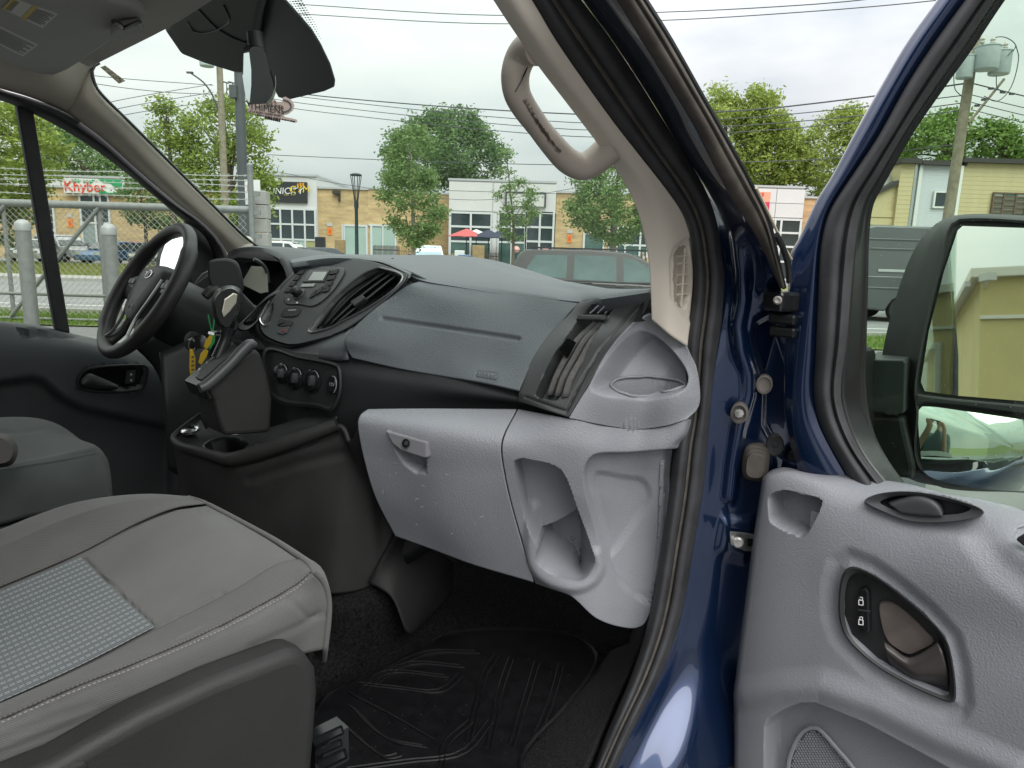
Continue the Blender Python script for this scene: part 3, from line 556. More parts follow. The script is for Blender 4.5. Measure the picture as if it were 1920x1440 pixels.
for k in range(6):
    a = k*math.pi/3; c, s = math.cos(a), math.sin(a); b.bar((lx+.07*c, YL+.07*s, zc), (lx+.13*c, YL+.13*s, zc+.45), .016); b.bar((lx+.13*c, YL+.13*s, zc+.45), (lx+.23*c, YL+.23*s, zt_-.06), .016)
b.build('cage', M_lamp, lp); lathe('cap', [(.02, .0), (.24, .0), (.25, .05), (.15, .1), (.02, .12)], (lx, YL, zt_-.08), (0, 0, 1), M_lamp, lp, 16)
def wire(label, pts, y0, y1, r=.016, group='overhead wires'):
    n = len(pts); P = []
    for px, py in pts:
        f = (px-pts[0][0])/(pts[-1][0]-pts[0][0]); P.append(Wd(px, py, y=1/((1-f)/y0+f/y1)))
    return tag(tube('power_line', P, r, M_wire, seg=5, n=26), label, 'cable', group)
wire('upper of the two high wires crossing the sky at the top', [(560, 8), (900, 28), (1235, 23), (1540, 7), (1720, -12)], 32, 22)
wire('lower of the two high wires crossing the sky at the top', [(560, 26), (900, 44), (1245, 38), (1540, 20), (1745, 2), (1860, -12)], 32, 22)
for i, (lab, off) in enumerate((('thick topmost', (181, 214, 208, 180, 156)), ('second', (187, 230, 222, 198, 178)), ('third', (199, 243, 236, 214, 192)), ('lowest', (211, 256, 248, 226, 206)))):
    wire(f'{lab} wire of the four passing behind the grab handle', [(430, off[0]-26), (610, off[0]), (1080, off[1]), (1380, off[2]), (1640, off[3]), (1812, off[4])], 34, YP, .022 if i == 0 else .014, 'four street cables')
    wire(f'{lab} wire running right from the transformer pole', [(1822, off[4]), (1920, off[4]+24), (2050, off[4]+52)], YP, YP-3, .016 if i == 0 else .011, 'cables right of the pole')
wire('single low wire above the shop roofs', [(500, 290), (727, 300), (943, 307), (1110, 309), (1390, 304), (1560, 297), (1800, 270)], 36, 24, .016)
wire('faint wire just above the brick roof', [(520, 322), (640, 345), (900, 375), (1180, 335)], 45, 45, .016)
for lab, a in (('first', [(120, 128), (177, 142), (400, 160)]), ('second', [(120, 142), (180, 157), (300, 172), (400, 177)]), ('third', [(150, 210), (213, 190), (397, 158)]), ('fourth', [(160, 222), (230, 202), (400, 173)]), ('fifth', [(180, 230), (247, 213), (400, 190)])):
    wire(f'{lab} wire from the top running left from the pole with the lamp arm', a, 28, 34, .014, 'cables left of the lamp arm pole')
# ================================================================ vehicles on the street and in the far lot
M_tyre = mat('tyre rubber', (.02, .02, .02), .8); M_rim = mat('alloy rim', (.5, .52, .53), .35, metal=.7); M_blk = mat('black exterior plastic', (.02, .022, .023), .5)
M_head = mat('headlight lens', (.6, .6, .55), .1, spec=.8); M_tail = mat('red tail light', (.5, .02, .02), .2)
M_cglass = mat('car window glass', (.075, .125, .115), .05, spec=.9, var=.25, vscale=1.4); M_cdark = mat('tinted car glass', (.03, .04, .045), .05, spec=.9)
def paint(name, c, metal=.25): return mat(name, c, .3, metal=metal, coat=.25, var=.05, vscale=1.5)
def vehicle(name, label, cat, base, yaw, W, body, cabin, wins, wheels, m, glassm, ends, wr=.33, belt=.95, roofin=.16, extra=None, group=None):
    """body, cabin: side outlines (x forward, z up); wins: side window outlines; ends: windscreen / rear glass quads"""
    t = thing(name, label, cat, base, group=group); c, s = math.cos(yaw), math.sin(yaw); R = np.array([[c, -s, 0], [s, c, 0], [0, 0, 1]])
    T = lambda V: np.asarray(V, float) @ R.T + np.array(base, float); zt = max(z for _, z in cabin)
    hw = lambda z: W/2 - (0 if z <= belt else roofin*(z-belt)/(zt-belt)) - (.04 if z < .35 else 0)
    def prism(nm, P, mm, par, bv=.05, yin=0):
        k = len(P); V = [(x, hw(z)-yin, z) for x, z in P]+[(x, -hw(z)+yin, z) for x, z in P]
        F = [list(range(k)), list(range(k, 2*k))[::-1]]+[[i, k+i, k+(i+1) % k, (i+1) % k] for i in range(k)]
        o = mk(nm, T(V), F, mm, par, smooth=True, angle=25); bm = bmesh.new(); bm.from_mesh(o.data); bmesh.ops.recalc_face_normals(bm, faces=bm.faces); bm.to_mesh(o.data); bm.free()
        if bv: bev(o, bv, 3, 25)
        return o
    bo = prism('body', body, m, t); prism('cabin', cabin, m, t, .05)
    for P in wins:
        for sgn in (1, -1):
            k = len(P); V = [(x, sgn*(hw(z)+.004), z) for x, z in P]+[(x, sgn*(hw(z)-.03), z) for x, z in P]
            mk('window', T(V), [list(range(k)), list(range(k, 2*k))[::-1]]+[[i, (i+1) % k, k+(i+1) % k, k+i] for i in range(k)], glassm, t, smooth=False)
    for nm, (xa, za, xb, zb) in ends:
        d = np.array([zb-za, 0, -(xb-xa)]); d /= np.linalg.norm(d); d *= np.sign(d[0])*(1 if nm == 'windscreen' else -1) if abs(d[0]) > .01 else 1
        V = [(xa, hw(za)-.1, za), (xa, -hw(za)+.1, za), (xb, -hw(zb)+.08, zb), (xb, hw(zb)-.08, zb)]; V = [np.array(v)+d*.012 for v in V]+[np.array(v)-d*.03 for v in V]
        mk(nm, T(V), BOXF, glassm, t, smooth=False)
    for x in wheels:
        for sgn in (1, -1):
            o = T([(x, sgn*(W/2-.02), wr)])[0]; ax = R @ np.array([0, -sgn, 0])
            w = lathe('wheel', [(wr*.62, .0), (wr*.95, -.01), (wr, .03), (wr, .19), (wr*.95, .22), (.05, .22)], o, ax, M_tyre, t, 24)
            lathe('rim', [(.05, -.005), (wr*.2, -.008), (wr*.55, .02), (wr*.62, -.004), (wr*.64, .03), (.05, .06)], o, ax, M_rim, w, 20)
    if extra: extra(t, T, hw)
    return t
def lamps(t, T, xf, xr, zf, zr, W, sz=(.06, .36, .16)):
    for sgn in (1, -1):
        mk('headlight', T(boxv((xf, sgn*(W/2-.3), zf), sz)), BOXF, M_head, t, smooth=False); mk('tail_light', T(boxv((xr, sgn*(W/2-.16), zr), (.06, .2, .3))), BOXF, M_tail, t, smooth=False)
def side_bits(t, T, hw, handles, mirror, hm):
    for x, z in handles:
        for sgn in (1, -1): bev(mk('door_handle', T(boxv((x, sgn*(hw(z)+.015), z), (.2, .035, .04))), BOXF, hm, t, smooth=False), .01)
    for sgn in (1, -1): bev(mk('side_mirror', T(boxv((mirror[0], sgn*(hw(mirror[1])+.11), mirror[1]), (.1, .22, .17))), BOXF, M_blk, t, smooth=False), .03)
def arch(x, r, z0, n=8): return [(x-r*math.cos(math.pi*k/n), z0+r*math.sin(math.pi*k/n)) for k in range(n+1)]
# grey minivan at the near kerb, nose to the right: rear at photo x 945
ymv = 17.9; xr = Wd(946, 500, y=ymv-.95)[0]; b0 = (xr+2.58, ymv, -.01)
P_mv = paint('grey beige metallic paint', (.058, .054, .051))
def mv_extra(t, T, hw):
    side_bits(t, T, hw, [(.15, .93), (.75, .92)], (1.1, 1.12), P_mv); lamps(t, T, 2.5, -2.5, .75, 1.15, 2.0)
    mk('roof_rail', T(np.vstack([boxv((-.5, sg*.72, 1.77), (2.9, .04, .04)) for sg in (1, -1)])), [[i+8*k for i in f] for k in (0, 1) for f in BOXF], M_blk, t, smooth=False)
    for sgn in (1, -1):
        for x in (-.38, .62): mk('door_seam', T(boxv((x, sgn*(hw(.7)+.001), .68), (.012, .006, .55))), BOXF, M_blk, t, smooth=False)
        mk('slide_rail', T(boxv((-1.35, sgn*(hw(.98)+.001), .985), (1.7, .006, .014))), BOXF, M_blk, t, smooth=False)
    for x in (-1.35, -.1, .95):
        for sgn in (.4, -.4): bev(mk('seat_back', T(boxv((x, sgn, 1.1), (.14, .46, .75))), BOXF, M_blk, t, smooth=False), .05)
vehicle('minivan', 'grey beige minivan parked nose right at the near kerb beyond the dashboard', 'minivan', b0, 0, 1.98,
    [(-2.55, .35), (-2.56, .75), (-2.5, 1.02), (-1.0, 1.03), (1.3, .98), (2.1, .86), (2.5, .7), (2.55, .4), (2.45, .24)]+arch(1.55, .37, .3)[::-1]+arch(-1.5, .37, .3)[::-1]+[(-2.45, .26)],
    [(-2.5, 1.0), (-2.42, 1.25), (-2.25, 1.58), (-2.1, 1.72), (-.6, 1.76), (.35, 1.71), (.8, 1.52), (1.55, 1.03), (1.5, .98)],
    [[(-2.12, 1.1), (-2.05, 1.3), (-1.85, 1.6), (-1.1, 1.62), (-1.12, 1.08)], [(-.95, 1.06), (-.93, 1.62), (.05, 1.61), (.07, 1.03)], [(.24, 1.03), (.22, 1.59), (.5, 1.55), (.95, 1.3), (1.22, 1.05)]],
    (1.55, -1.5), P_mv, M_cglass, [('windscreen', (1.52, 1.06, .55, 1.66)), ('rear_window', (-2.45, 1.2, -2.2, 1.64))], .34, 1.0, .2, mv_extra)
# dark grey panel van parked beyond the door window
ypv = 21.; xr = Wd(1600, 520, y=ypv-1)[0]; b0 = (xr+3.0, ypv, -.01); P_pv = mat('dark slate paint', (.085, .095, .10), .35, coat=.5, var=.08, vscale=.8)
def pv_extra(t, T, hw):
    lamps(t, T, 2.9, -2.99, .85, 1.35, 2.0, (.06, .4, .25))
    for sgn in (1, -1):
        for z, h, xa_, xb_ in ((2.28, .05, -2.7, 1.2), (2.02, .05, -2.6, 1.2), (.95, .05, -2.7, 1.6), (.62, .06, -1.4, 1.5)): bev(mk('side_rib', T(boxv(((xa_+xb_)/2, sgn*(hw(z)+.005), z), (xb_-xa_, .03, h))), BOXF, P_pv, t, smooth=False), .012)
        bev(mk('door_rail', T(boxv((-1.55, sgn*(hw(1.42)+.012), 1.43), (1.6, .03, .075))), BOXF, mat('pale rail', (.4, .42, .42), .5), t, smooth=False), .01)
        mk('door_seam', T(boxv((-.4, sgn*(hw(1.2)+.001), 1.3), (.015, .006, 1.9))), BOXF, M_blk, t, smooth=False)
vehicle('panel_van', 'dark slate panel van parked nose right, seen through the open door window', 'van', b0, 0, 2.05,
    [(-2.98, .45), (-3.0, 1.1), (-2.97, 1.3), (1.2, 1.3), (2.2, 1.25), (2.85, 1.1), (2.98, .75), (2.95, .35)]+arch(1.95, .43, .3)[::-1]+arch(-1.55, .43, .3)[::-1]+[(-2.9, .38)],
    [(-2.97, 1.25), (-2.93, 2.3), (-2.8, 2.58), (-2.5, 2.66), (.6, 2.66), (1.1, 2.5), (2.05, 1.3), (2.05, 1.2)],
    [[(.75, 1.4), (.78, 2.0), (1.3, 1.98), (1.78, 1.38)]], (1.95, -1.55), P_pv, M_cdark, [('windscreen', (2.02, 1.36, 1.2, 2.4)), ('rear_window', (-2.955, 1.5, -2.925, 2.2))], .36, 1.3, .14, pv_extra)
# cars in the far lot
SEDAN = dict(body=[(-2.2, .4), (-2.22, .8), (-2.1, .95), (-1.2, .97), (.9, .93), (1.9, .8), (2.2, .6), (2.2, .3)]+arch(1.35, .36, .28)[::-1]+arch(-1.3, .36, .28)[::-1]+[(-2.15, .3)],
    cabin=[(-1.9, .93), (-1.25, 1.36), (-.9, 1.44), (.1, 1.45), (.4, 1.4), (1.15, .93)], wins=[[(-1.45, 1.0), (-1.1, 1.34), (-.35, 1.38), (-.35, .98)], [(-.27, .98), (-.27, 1.38), (.25, 1.36), (.85, .98)]],
    wheels=(1.35, -1.3), ends=[('windscreen', (1.12, .97, .42, 1.38)), ('rear_window', (-1.82, .99, -1.27, 1.34))])
SUV = dict(body=[(-2.2, .45), (-2.25, .9), (-2.2, 1.05), (.9, 1.05), (1.9, .98), (2.25, .85), (2.28, .4)]+arch(1.4, .42, .32)[::-1]+arch(-1.35, .42, .32)[::-1]+[(-2.15, .42)],
    cabin=[(-2.2, 1.0), (-2.1, 1.5), (-1.9, 1.74), (-.3, 1.76), (.2, 1.72), (.5, 1.55), (1.0, 1.02)], wins=[[(-2.0, 1.12), (-1.85, 1.6), (-1.1, 1.63), (-1.1, 1.12)], [(-1.0, 1.12), (-1.0, 1.63), (-.25, 1.63), (-.25, 1.1)], [(-.15, 1.1), (-.15, 1.62), (.15, 1.6), (.75, 1.1)]],
    wheels=(1.4, -1.35), ends=[('windscreen', (.98, 1.1, .32, 1.66)), ('rear_window', (-2.17, 1.15, -2.0, 1.62))])
def parked(label, px, y, yaw, kind, m, zt, gl=M_cdark, name='parked_car', cat='car'):
    p = Wd(px, 470, y=y); W = 1.85
    def ex(t, T, hw): side_bits(t, T, hw, [(-.5, zt-.08), (.3, zt-.08)], (.75, zt+.12), m); lamps(t, T, 2.16, -2.16, zt-.25, zt-.1, W)
    vehicle(name, label, cat, (p[0], y, .004), yaw, W, kind['body'], kind['cabin'], kind['wins'], kind['wheels'], m, gl, kind['ends'], .33, zt, .17, ex)
P_white = mat('white car paint', (.75, .76, .76), .3, coat=.6); P_blue = paint('pale blue car paint', (.08, .17, .33)); P_silver = paint('silver car paint', (.42, .43, .44)); P_dark = paint('charcoal car paint', (.045, .055, .065)); P_red = paint('red car paint', (.5, .03, .05))
parked('white sport utility car parked nose right below the black gym sign', 545, 47, 0, SUV, P_white, 1.05)
parked('charcoal sedan parked left of the brick bay corner window', 612, 43.4, .5, SEDAN, P_dark, .95)
parked('white car parked facing the street at the far left behind the gate', 66, 44.5, -1.3, SEDAN, P_white, .95)
parked('silver car parked behind the leaning gate brace', 122, 46.5, -.5, SUV, P_silver, 1.05)
parked('pale blue car parked facing the street behind the second bollard', 212, 44.5, -1.75, SEDAN, P_blue, .95)
parked('charcoal car with a red neighbour, mostly hidden behind the steering wheel', 285, 44, -1.3, SEDAN, P_dark, .95)
parked('red car peeking out left of the steering wheel rim', 262, 47.2, -1.5, SEDAN, P_red, .95)
parked('white car with pale blue windscreen parked behind the upright young tree', 802, 41.0, -1.45, SUV, P_white, 1.05, mat('blue reflecting glass', (.3, .4, .45), .1, spec=.9))
# ================================================================ patio in front of the middle shop
def umbrella(label, px, py, y, m, r=1.35):
    c = Wd(px, py, y=y); t = thing('patio_umbrella', label, 'umbrella', (c[0], y, .004)); V = [(c[0], y, c[2]+.55)]; n = 8
    for k in range(n): a = 2*math.pi*k/n; V.append((c[0]+r*math.cos(a), y+r*math.sin(a), c[2]))
    for k in range(n): a = 2*math.pi*(k+.5)/n; V.append((c[0]+r*.9*math.cos(a), y+r*.9*math.sin(a), c[2]+.03))
    F = []
    for k in range(n): F += [[0, 1+k, 9+k], [0, 9+k, 1+(k+1) % n]]
    o = mk('canopy', V, F, m, t, smooth=False); s_ = o.modifiers.new('solid', 'SOLIDIFY'); s_.thickness = .02
    tube('pole', [(c[0], y, 0), (c[0], y, c[2]+.6)], .03, M_blk, t, 6); lathe('base', [(.3, 0), (.3, .06), (.05, .1)], (c[0], y, .004), (0, 0, 1), M_blk, t, 12)
M_uw = mat('white umbrella cloth', (.65, .63, .6), .8); M_un = mat('navy umbrella cloth', (.03, .035, .06), .8); M_ur = mat('red umbrella cloth', (.5, .10, .10), .8)
umbrella('red patio umbrella in front of the middle shop window', 875, 444, 48.5, M_ur); umbrella('white patio umbrella between the red and the navy ones', 893, 445, 49.6, M_uw); umbrella('navy patio umbrella right of the red one', 916, 446, 48.2, M_un, 1.2); umbrella('navy patio umbrella rightmost in front of the middle shop', 941, 446, 49.4, M_un)
M_fwood = mat('pale stake wood', (.34, .24, .12), .8, var=.2, vscale=4); M_fdark = mat('dark fence wood', (.09, .075, .065), .8, var=.2, vscale=4)
def stake_fence(label, pa, pb, y, n, h, m):
    xa, xb = Wd(pa, 470, y=y)[0], Wd(pb, 470, y=y)[0]; t = thing('stake_fence', label, 'fence', ((xa+xb)/2, y, 0)); first = None
    for i in range(n):
        x = xa+(xb-xa)*i/(n-1); hh = h*(.94+.08*((i*7) % 5)/5)
        if first is None: first = box('stake', (x, y, hh/2), ((xb-xa)/n*.6, .04, hh), m, t)
        else:
            o = first.copy(); COL.objects.link(o); ABS[o.name] = ('w', np.array([x, y, 0])); o.location = (x-(xa+xb)/2, 0, hh/2)
    for z in (.35, h*.8): box('rail', ((xa+xb)/2, y+.05, z), (xb-xa, .05, .07), m, t)
stake_fence('dark stake fence along the patio left of the upright young tree', 700, 748, 45.5, 22, 1.75, M_fdark); stake_fence('pale stake fence behind the upright young tree', 749, 792, 46.2, 14, 1.7, M_fwood); stake_fence('pale low fence in front of the middle shop patio', 842, 900, 46, 18, 1.35, M_fwood); stake_fence('dark low fence right of the wooden patio board', 908, 935, 45.6, 10, 1.5, M_fdark)
def planter(label, px, y, w, h, m, name='planter_box', cat='planter'):
    x = Wd(px, 470, y=y)[0]; return tag(box(name, (x, y, h/2+.004), (w, .5, h), m, bevel=.03), label, cat)
planter('tall wooden board standing on the patio beside the dark fence', 897, 45.3, .75, 1.85, M_fwood, 'patio_board', 'board'); planter('wooden board standing left of the corner window of the brick bay', 638, 46, .6, 1.95, M_fwood, 'patio_board', 'board')
planter('pale box on the patio under the red umbrella', 862, 45, .6, 1.5, M_w); planter('blue box low on the patio under the umbrellas', 872, 44.4, .8, 1.25, P_blue)
planter('black bin standing in front of the left brick bay', 601, 48, .6, 2.1, M_blk, 'waste_bin', 'bin')
for lab, px, y, hh in (('leftmost', 1168, 47, 1.25), ('middle', 1181, 47.6, 1.15), ('right', 1190, 47, 1.2)):
    x = Wd(px, 480, y=y)[0]; t = thing('bar_stool', f'{lab} of the three wooden stools outside the cafe entrance', 'stool', (x, y, 0), group='cafe stools'); box('seat', (x, y, hh), (.42, .42, .06), M_fwood, t)
    for dx in (-.17, .17):
        for dy in (-.17, .17): box('leg', (x+dx, y+dy, hh/2-.02), (.05, .05, hh-.03), M_fwood, t)
for px in (968, 1023):
    x = Wd(px, 467, y=47)[0]; t = thing('garden_lantern', 'pink ball lantern left of the shop door' if px < 1000 else 'pink ball lantern right of the shop door', 'lantern', (x, 47, 0), group='pink ball lanterns'); lathe('ball', [(.02, 0), (.17, .06), (.25, .22), (.17, .38), (.02, .44)], (x, 47, 1.45), (0, 0, 1), mat('pink glass', (.7, .35, .32), .3), t, 14); tube('stake', [(x, 47, 0), (x, 47, 1.5)], .025, M_blk, t, 6)
# a seated guest at the cafe entrance
def figure(name, label, J, E, m_parts, base, frame='w', group=None):
    """one skinned body from joints J (name -> (xyz, r)) and edges E, then coloured by height bands"""
    t = thing(name, label, 'person', base, frame, group); names = list(J); V = [np.array(J[n][0], float)-np.array(base) for n in names]
    me = bpy.data.meshes.new('body'); me.from_pydata([tuple(v) for v in V], [(names.index(a), names.index(b)) for a, b in E], []); o = bpy.data.objects.new('body', me); COL.objects.link(o)
    sk = o.modifiers.new('skin', 'SKIN'); sk.use_smooth_shade = True
    for i, n in enumerate(names): r = J[n][1]; me.skin_vertices[0].data[i].radius = (r, r) if np.ndim(r) == 0 else r
    me.skin_vertices[0].data[names.index('pelvis')].use_root = True
    sb = o.modifiers.new('sub', 'SUBSURF'); sb.levels = sb.render_levels = 2
    dg = bpy.context.evaluated_depsgraph_get(); m2 = bpy.data.meshes.new_from_object(o.evaluated_get(dg)); bpy.data.objects.remove(o)
    for mm, _ in m_parts: m2.materials.append(mm)
    for p in m2.polygons:
        p.use_smooth = True; c = np.array(p.center)+np.array(base)
        for k, (_, fn) in enumerate(m_parts):
            if fn(c): p.material_index = k; break
    ob = bpy.data.objects.new('body', m2); COL.objects.link(ob); ob.parent = t; ABS[ob.name] = (frame, np.array(base, float)); return t
M_skin = mat('skin', (.42, .25, .17), .55); M_shirt = mat('pale pink shirt', (.55, .38, .32), .85); M_trou = mat('dark trousers', (.05, .05, .06), .85); M_hair = mat('dark hair', (.03, .022, .018), .6)
gx, gy = Wd(1206, 480, y=46.6)[0], 46.6
box_seat = thing('cafe_chair', 'wooden chair carrying the seated guest outside the cafe entrance', 'chair', (gx, gy, 0)); box('seat', (gx, gy, .86), (.45, .45, .05), M_fwood, box_seat); box('backrest', (gx+.22, gy, 1.15), (.04, .42, .5), M_fwood, box_seat)
for dx in (-.18, .18):
    for dy in (-.18, .18): box('leg', (gx+dx, gy+dy, .42), (.05, .05, .84), M_fwood, box_seat)
def seated(x, y, z):
    J = {'pelvis': ((x+.05, y, z+.1), (.15, .13)), 'waist': ((x+.06, y, z+.28), (.14, .11)), 'chest': ((x+.04, y, z+.48), (.17, .12)), 'neck': ((x, y, z+.64), .055), 'chin': ((x-.02, y, z+.7), .07), 'head': ((x-.03, y, z+.8), (.085, .1)), 'crown': ((x-.02, y, z+.88), .06)}
    E = [('pelvis', 'waist'), ('waist', 'chest'), ('chest', 'neck'), ('neck', 'chin'), ('chin', 'head'), ('head', 'crown')]
    for s, n in ((1, 'l'), (-1, 'r')):
        J |= {n+'sh': ((x+.04, y+s*.19, z+.54), .06), n+'el': ((x-.06, y+s*.25, z+.28), .045), n+'wr': ((x-.28, y+s*.14, z+.25), .032), n+'ha': ((x-.36, y+s*.12, z+.26), .03), n+'hip': ((x, y+s*.1, z+.1), .09), n+'kn': ((x-.4, y+s*.12, z+.12), .065), n+'an': ((x-.42, y+s*.12, z-.34), .045), n+'to': ((x-.56, y+s*.13, z-.4), .035)}
        E += [('chest', n+'sh'), (n+'sh', n+'el'), (n+'el', n+'wr'), (n+'wr', n+'ha'), ('pelvis', n+'hip'), (n+'hip', n+'kn'), (n+'kn', n+'an'), (n+'an', n+'to')]
    return J, E
J, E_ = seated(gx, gy, .86); zc = .86
figure('person', 'person in a pale pink shirt seated on a chair outside the cafe entrance', J, E_, [(M_hair, lambda c: c[2] > zc+.86), (M_skin, lambda c: c[2] > zc+.62 or c[0] < gx-.2 and c[2] > zc+.2), (M_shirt, lambda c: c[2] > zc+.2), (M_trou, lambda c: True)], (gx, gy, .46))
# ================================================================ gate, bollards, fence beside the street
YG = 14.2
M_mesh = mat('galvanised wire', (.55, .56, .55), .5, metal=.2)
gate = thing('sliding_gate', 'long galvanised chain link gate topped with barbed wire beside the street', 'gate', (Wd(230, 500, y=YG)[0], YG, 0))
xg0, xg1 = Wd(-700, 500, y=YG)[0], Wd(474, 440, y=YG)[0]; zt = Wd(240, 387, y=YG)[2]; zb = .16; zmid = Wd(100, 552, y=YG)[2]
tube('top_rail', [(xg0, YG, zt), (xg1, YG, zt)], .075, M_galv, gate, 12); tube('bottom_rail', [(xg0, YG, zmid), (xg1, YG, zmid)], .035, M_galv, gate, 10); tube('ground_rail', [(xg0, YG, zb-.1), (xg1, YG, zb-.1)], .03, M_galv, gate, 8)
for px in (-330, 12, 191): x = Wd(px, 470, y=YG)[0]; tube('upright', [(x, YG+.03, zb-.12), (x, YG+.03, zt-.05)], .042 if px != 191 else .055, M_galv, gate, 10)
x0, z0 = Wd(187, 388, y=YG)[0], zt-.04; x1 = Wd(25, 615, y=YG)[0]; tube('brace', [(x0, YG-.03, z0), (x1, YG-.03, .1)], .04, M_galv, gate, 10)
x0 = Wd(12, 388, y=YG)[0]; tube('brace', [(x0, YG-.03, zt-.04), (x0-2.2, YG-.03, .1)], .04, M_galv, gate, 10)
b = MB(); cell = .125; h = zt-zb; n = int((xg1-xg0)/cell); nseg = int(h/cell)
for i in range(n):                     # chain link: zig-zag wires, every second one mirrored
    x = xg0+i*cell
    if x < -10.5: continue
    for j in range(nseg*2):
        za, zb_ = zb+j*cell/2, zb+(j+1)*cell/2; xa, xb = (x, x+cell/2) if j % 2 == 0 else (x+cell/2, x)
        b.bar((xa, YG-.004, za), (xb, YG+.004, zb_), .0042, 3); b.bar((xa+2*(x+cell*.5-xa)-cell*.0-0, YG+.004, za), (xb+2*(x+cell*.5-xb), YG-.004, zb_), .0042, 3)
tag(b.build('chain_link', M_mesh, gate), kind='stuff')
for k, py in enumerate((322, 332, 341, 352, 367)):       # barbed wire strands
    z = Wd(240, py+1, y=YG)[2]; P = [(x, YG+.02*math.sin(x*3+k), z+.012*math.sin(x*2.3+k*1.7)) for x in np.linspace(-10.5, xg1, 60)]; tube('barbed_wire', P, .008, M_mesh, gate, 4)
    b = MB()
    for x in np.arange(-10.4, xg1, .16): b.bar((x-.02, YG, z-.025), (x+.02, YG+.01, z+.03), .005, 3); b.bar((x+.02, YG, z-.025), (x-.02, YG+.01, z+.03), .005, 3)
    tag(b.build('barbs', M_mesh, gate), kind='stuff')
for lab, px, ptop in (('left', 41, 411), ('right', 203, 419)):
    y = 13.35; p = Wd(px, ptop, y=y); xb_ = p[0]; r = .125; h = p[2]
    t = thing('bollard', f'{lab} of the two tall galvanised posts with domed caps in front of the gate', 'bollard', (xb_, y, 0), group='gate guide posts')
    lathe('post', [(r, 0), (r, h-.2)], (xb_, y, 0), (0, 0, 1), M_galv, t, 24); lathe('cap', [(r*1.08, 0), (r*1.08, .12), (r*.95, .15), (r*.6, .19), (.01, .205)], (xb_, y, h-.205), (0, 0, 1), mat('cap steel '+lab, (.36, .37, .37), .5, metal=.3), t, 24)
x = Wd(476, 400, y=YG)[0]; zt2 = Wd(475, 313, y=YG)[2]
gp = thing('gate_post', 'slim galvanised end post of the gate rising to the barbed wire', 'post', (x, YG-.12, 0)); tube('post', [(x, YG-.12, 0), (x, YG-.12, zt2)], .055, M_galv, gp, 12); lathe('cap', [(.06, 0), (.06, .04), (.03, .07), (.01, .075)], (x, YG-.12, zt2-.01), (0, 0, 1), M_galv, gp, 12)
for i, z in enumerate((zt-.5, zt-.05, zt+.3)): box('bracket', (x+.09, YG-.12, z), (.16, .05, .08), M_galv, gp)
xq = Wd(489, 400, y=YG+.2)[0]; zq = Wd(489, 358, y=YG+.2)[2]; q = thing('gate_pier', 'pale stacked block pier right of the gate end post', 'pier', (xq, YG+.25, 0))
for i in range(10): box('block', (xq, YG+.25, (i+.5)*zq/10), (.28-.015*(i % 2), .28, zq/10-.012), M_conc, q, bevel=.012)
sx0, sx1, sz0, sz1 = RP(460, 337, 488, 384, YG+.5); nb = thing('notice_board', 'white notice board on the fence behind the gate post', 'sign', ((sx0+sx1)/2, YG+.5, 0)); box('board', ((sx0+sx1)/2, YG+.5, (sz0+sz1)/2), (sx1-sx0, .03, sz1-sz0), M_w, nb); box('red_mark', ((sx0+sx1)/2-.05, YG+.48, (sz0+sz1)/2+.08), (.1, .012, .12), M_red, nb); tube('post', [((sx0+sx1)/2, YG+.55, 0), ((sx0+sx1)/2, YG+.55, sz1)], .03, M_galv, nb, 8)
# ================================================================ garage behind the photographer, seen in the door mirror
M_gar = mat('yellow stucco', (.5, .41, .19), .85, var=.08, vscale=.7, bump=.2, bscale=40); M_gdoor = mat('beige garage door', (.5, .42, .32), .6); M_gtrim = mat('pale trim', (.6, .57, .5), .6)
GC = np.array([13.2, -16.9, 0]); GD = np.array([.87, .493, 0]); GN = np.array([-.493, .87, 0])      # near corner, wall direction, outward normal
RG = np.array([GD, GN, [0, 0, 1]]).T
gar = thing('garage_building', 'yellow garage building with beige roller doors behind the photographer, reflected in the door mirror', 'building', GC+GD*9-GN*5)
def gbox(nm, u, w, z, s, m, par=None, bv=0): return box(nm, GC+GD*u+GN*w+np.array([0, 0, z]), s, m, par or gar, R=RG, bevel=bv)
gbox('wall', 9, -22.5, 2.5, (18, 45, 5.0), M_gar); gbox('parapet', 9, -22.5, 5.12, (18.5, 45.5, .24), M_gtrim); gbox('gutter', -.3, -22.5, 4.85, (.14, 45, .14), M_gsign); gbox('band', 9, .04, 3.9, (18, .08, .1), M_gtrim)
for u in (3.4, 7.4, 11.4):
    d = gbox('garage_door', u, .03, 1.6, (3.0, .1, 3.2), M_gdoor)
    for k in range(5): gbox('door_panel', u, .09, .35+k*.62, (2.9, .03, .57), M_gdoor, d, .01)
    gbox('door_window', u+.6, .12, 1.85, (.35, .03, .3), M_dglass, d)
    gbox('door_frame', u, .06, 3.32, (3.4, .14, .22), M_gtrim); 
    for s in (-1, 1): gbox('door_post', u+s*1.6, .06, 1.6, (.18, .14, 3.2), M_gtrim)
b = MB(); p0 = GC+GD*.1+np.array([0, 0, 4.7]); b.bar(p0, p0+GN*.7+[0, 0, .3], .03); b.box(p0+GN*.75+[0, 0, .2], (.25, .35, .2)); b.build('wall_lamp', M_gsign, gar)
cx, cy = (GC+GD*1.5+GN*9)[:2]; co = thing('traffic_cone', 'orange traffic cone on the lot, reflected in the lower door mirror', 'traffic cone', (cx, cy, 0)); M_cone = mat('orange cone', (.8, .15, .02), .5)
box('base', (cx, cy, .02), (.4, .4, .04), M_cone, co, bevel=.01); lathe('cone', [(.15, .0), (.03, .68), (.02, .7)], (cx, cy, .04), (0, 0, 1), M_cone, co, 18); lathe('band', [(.116, .0), (.084, .16)], (cx, cy, .24), (0, 0, 1), M_w, co, 18)
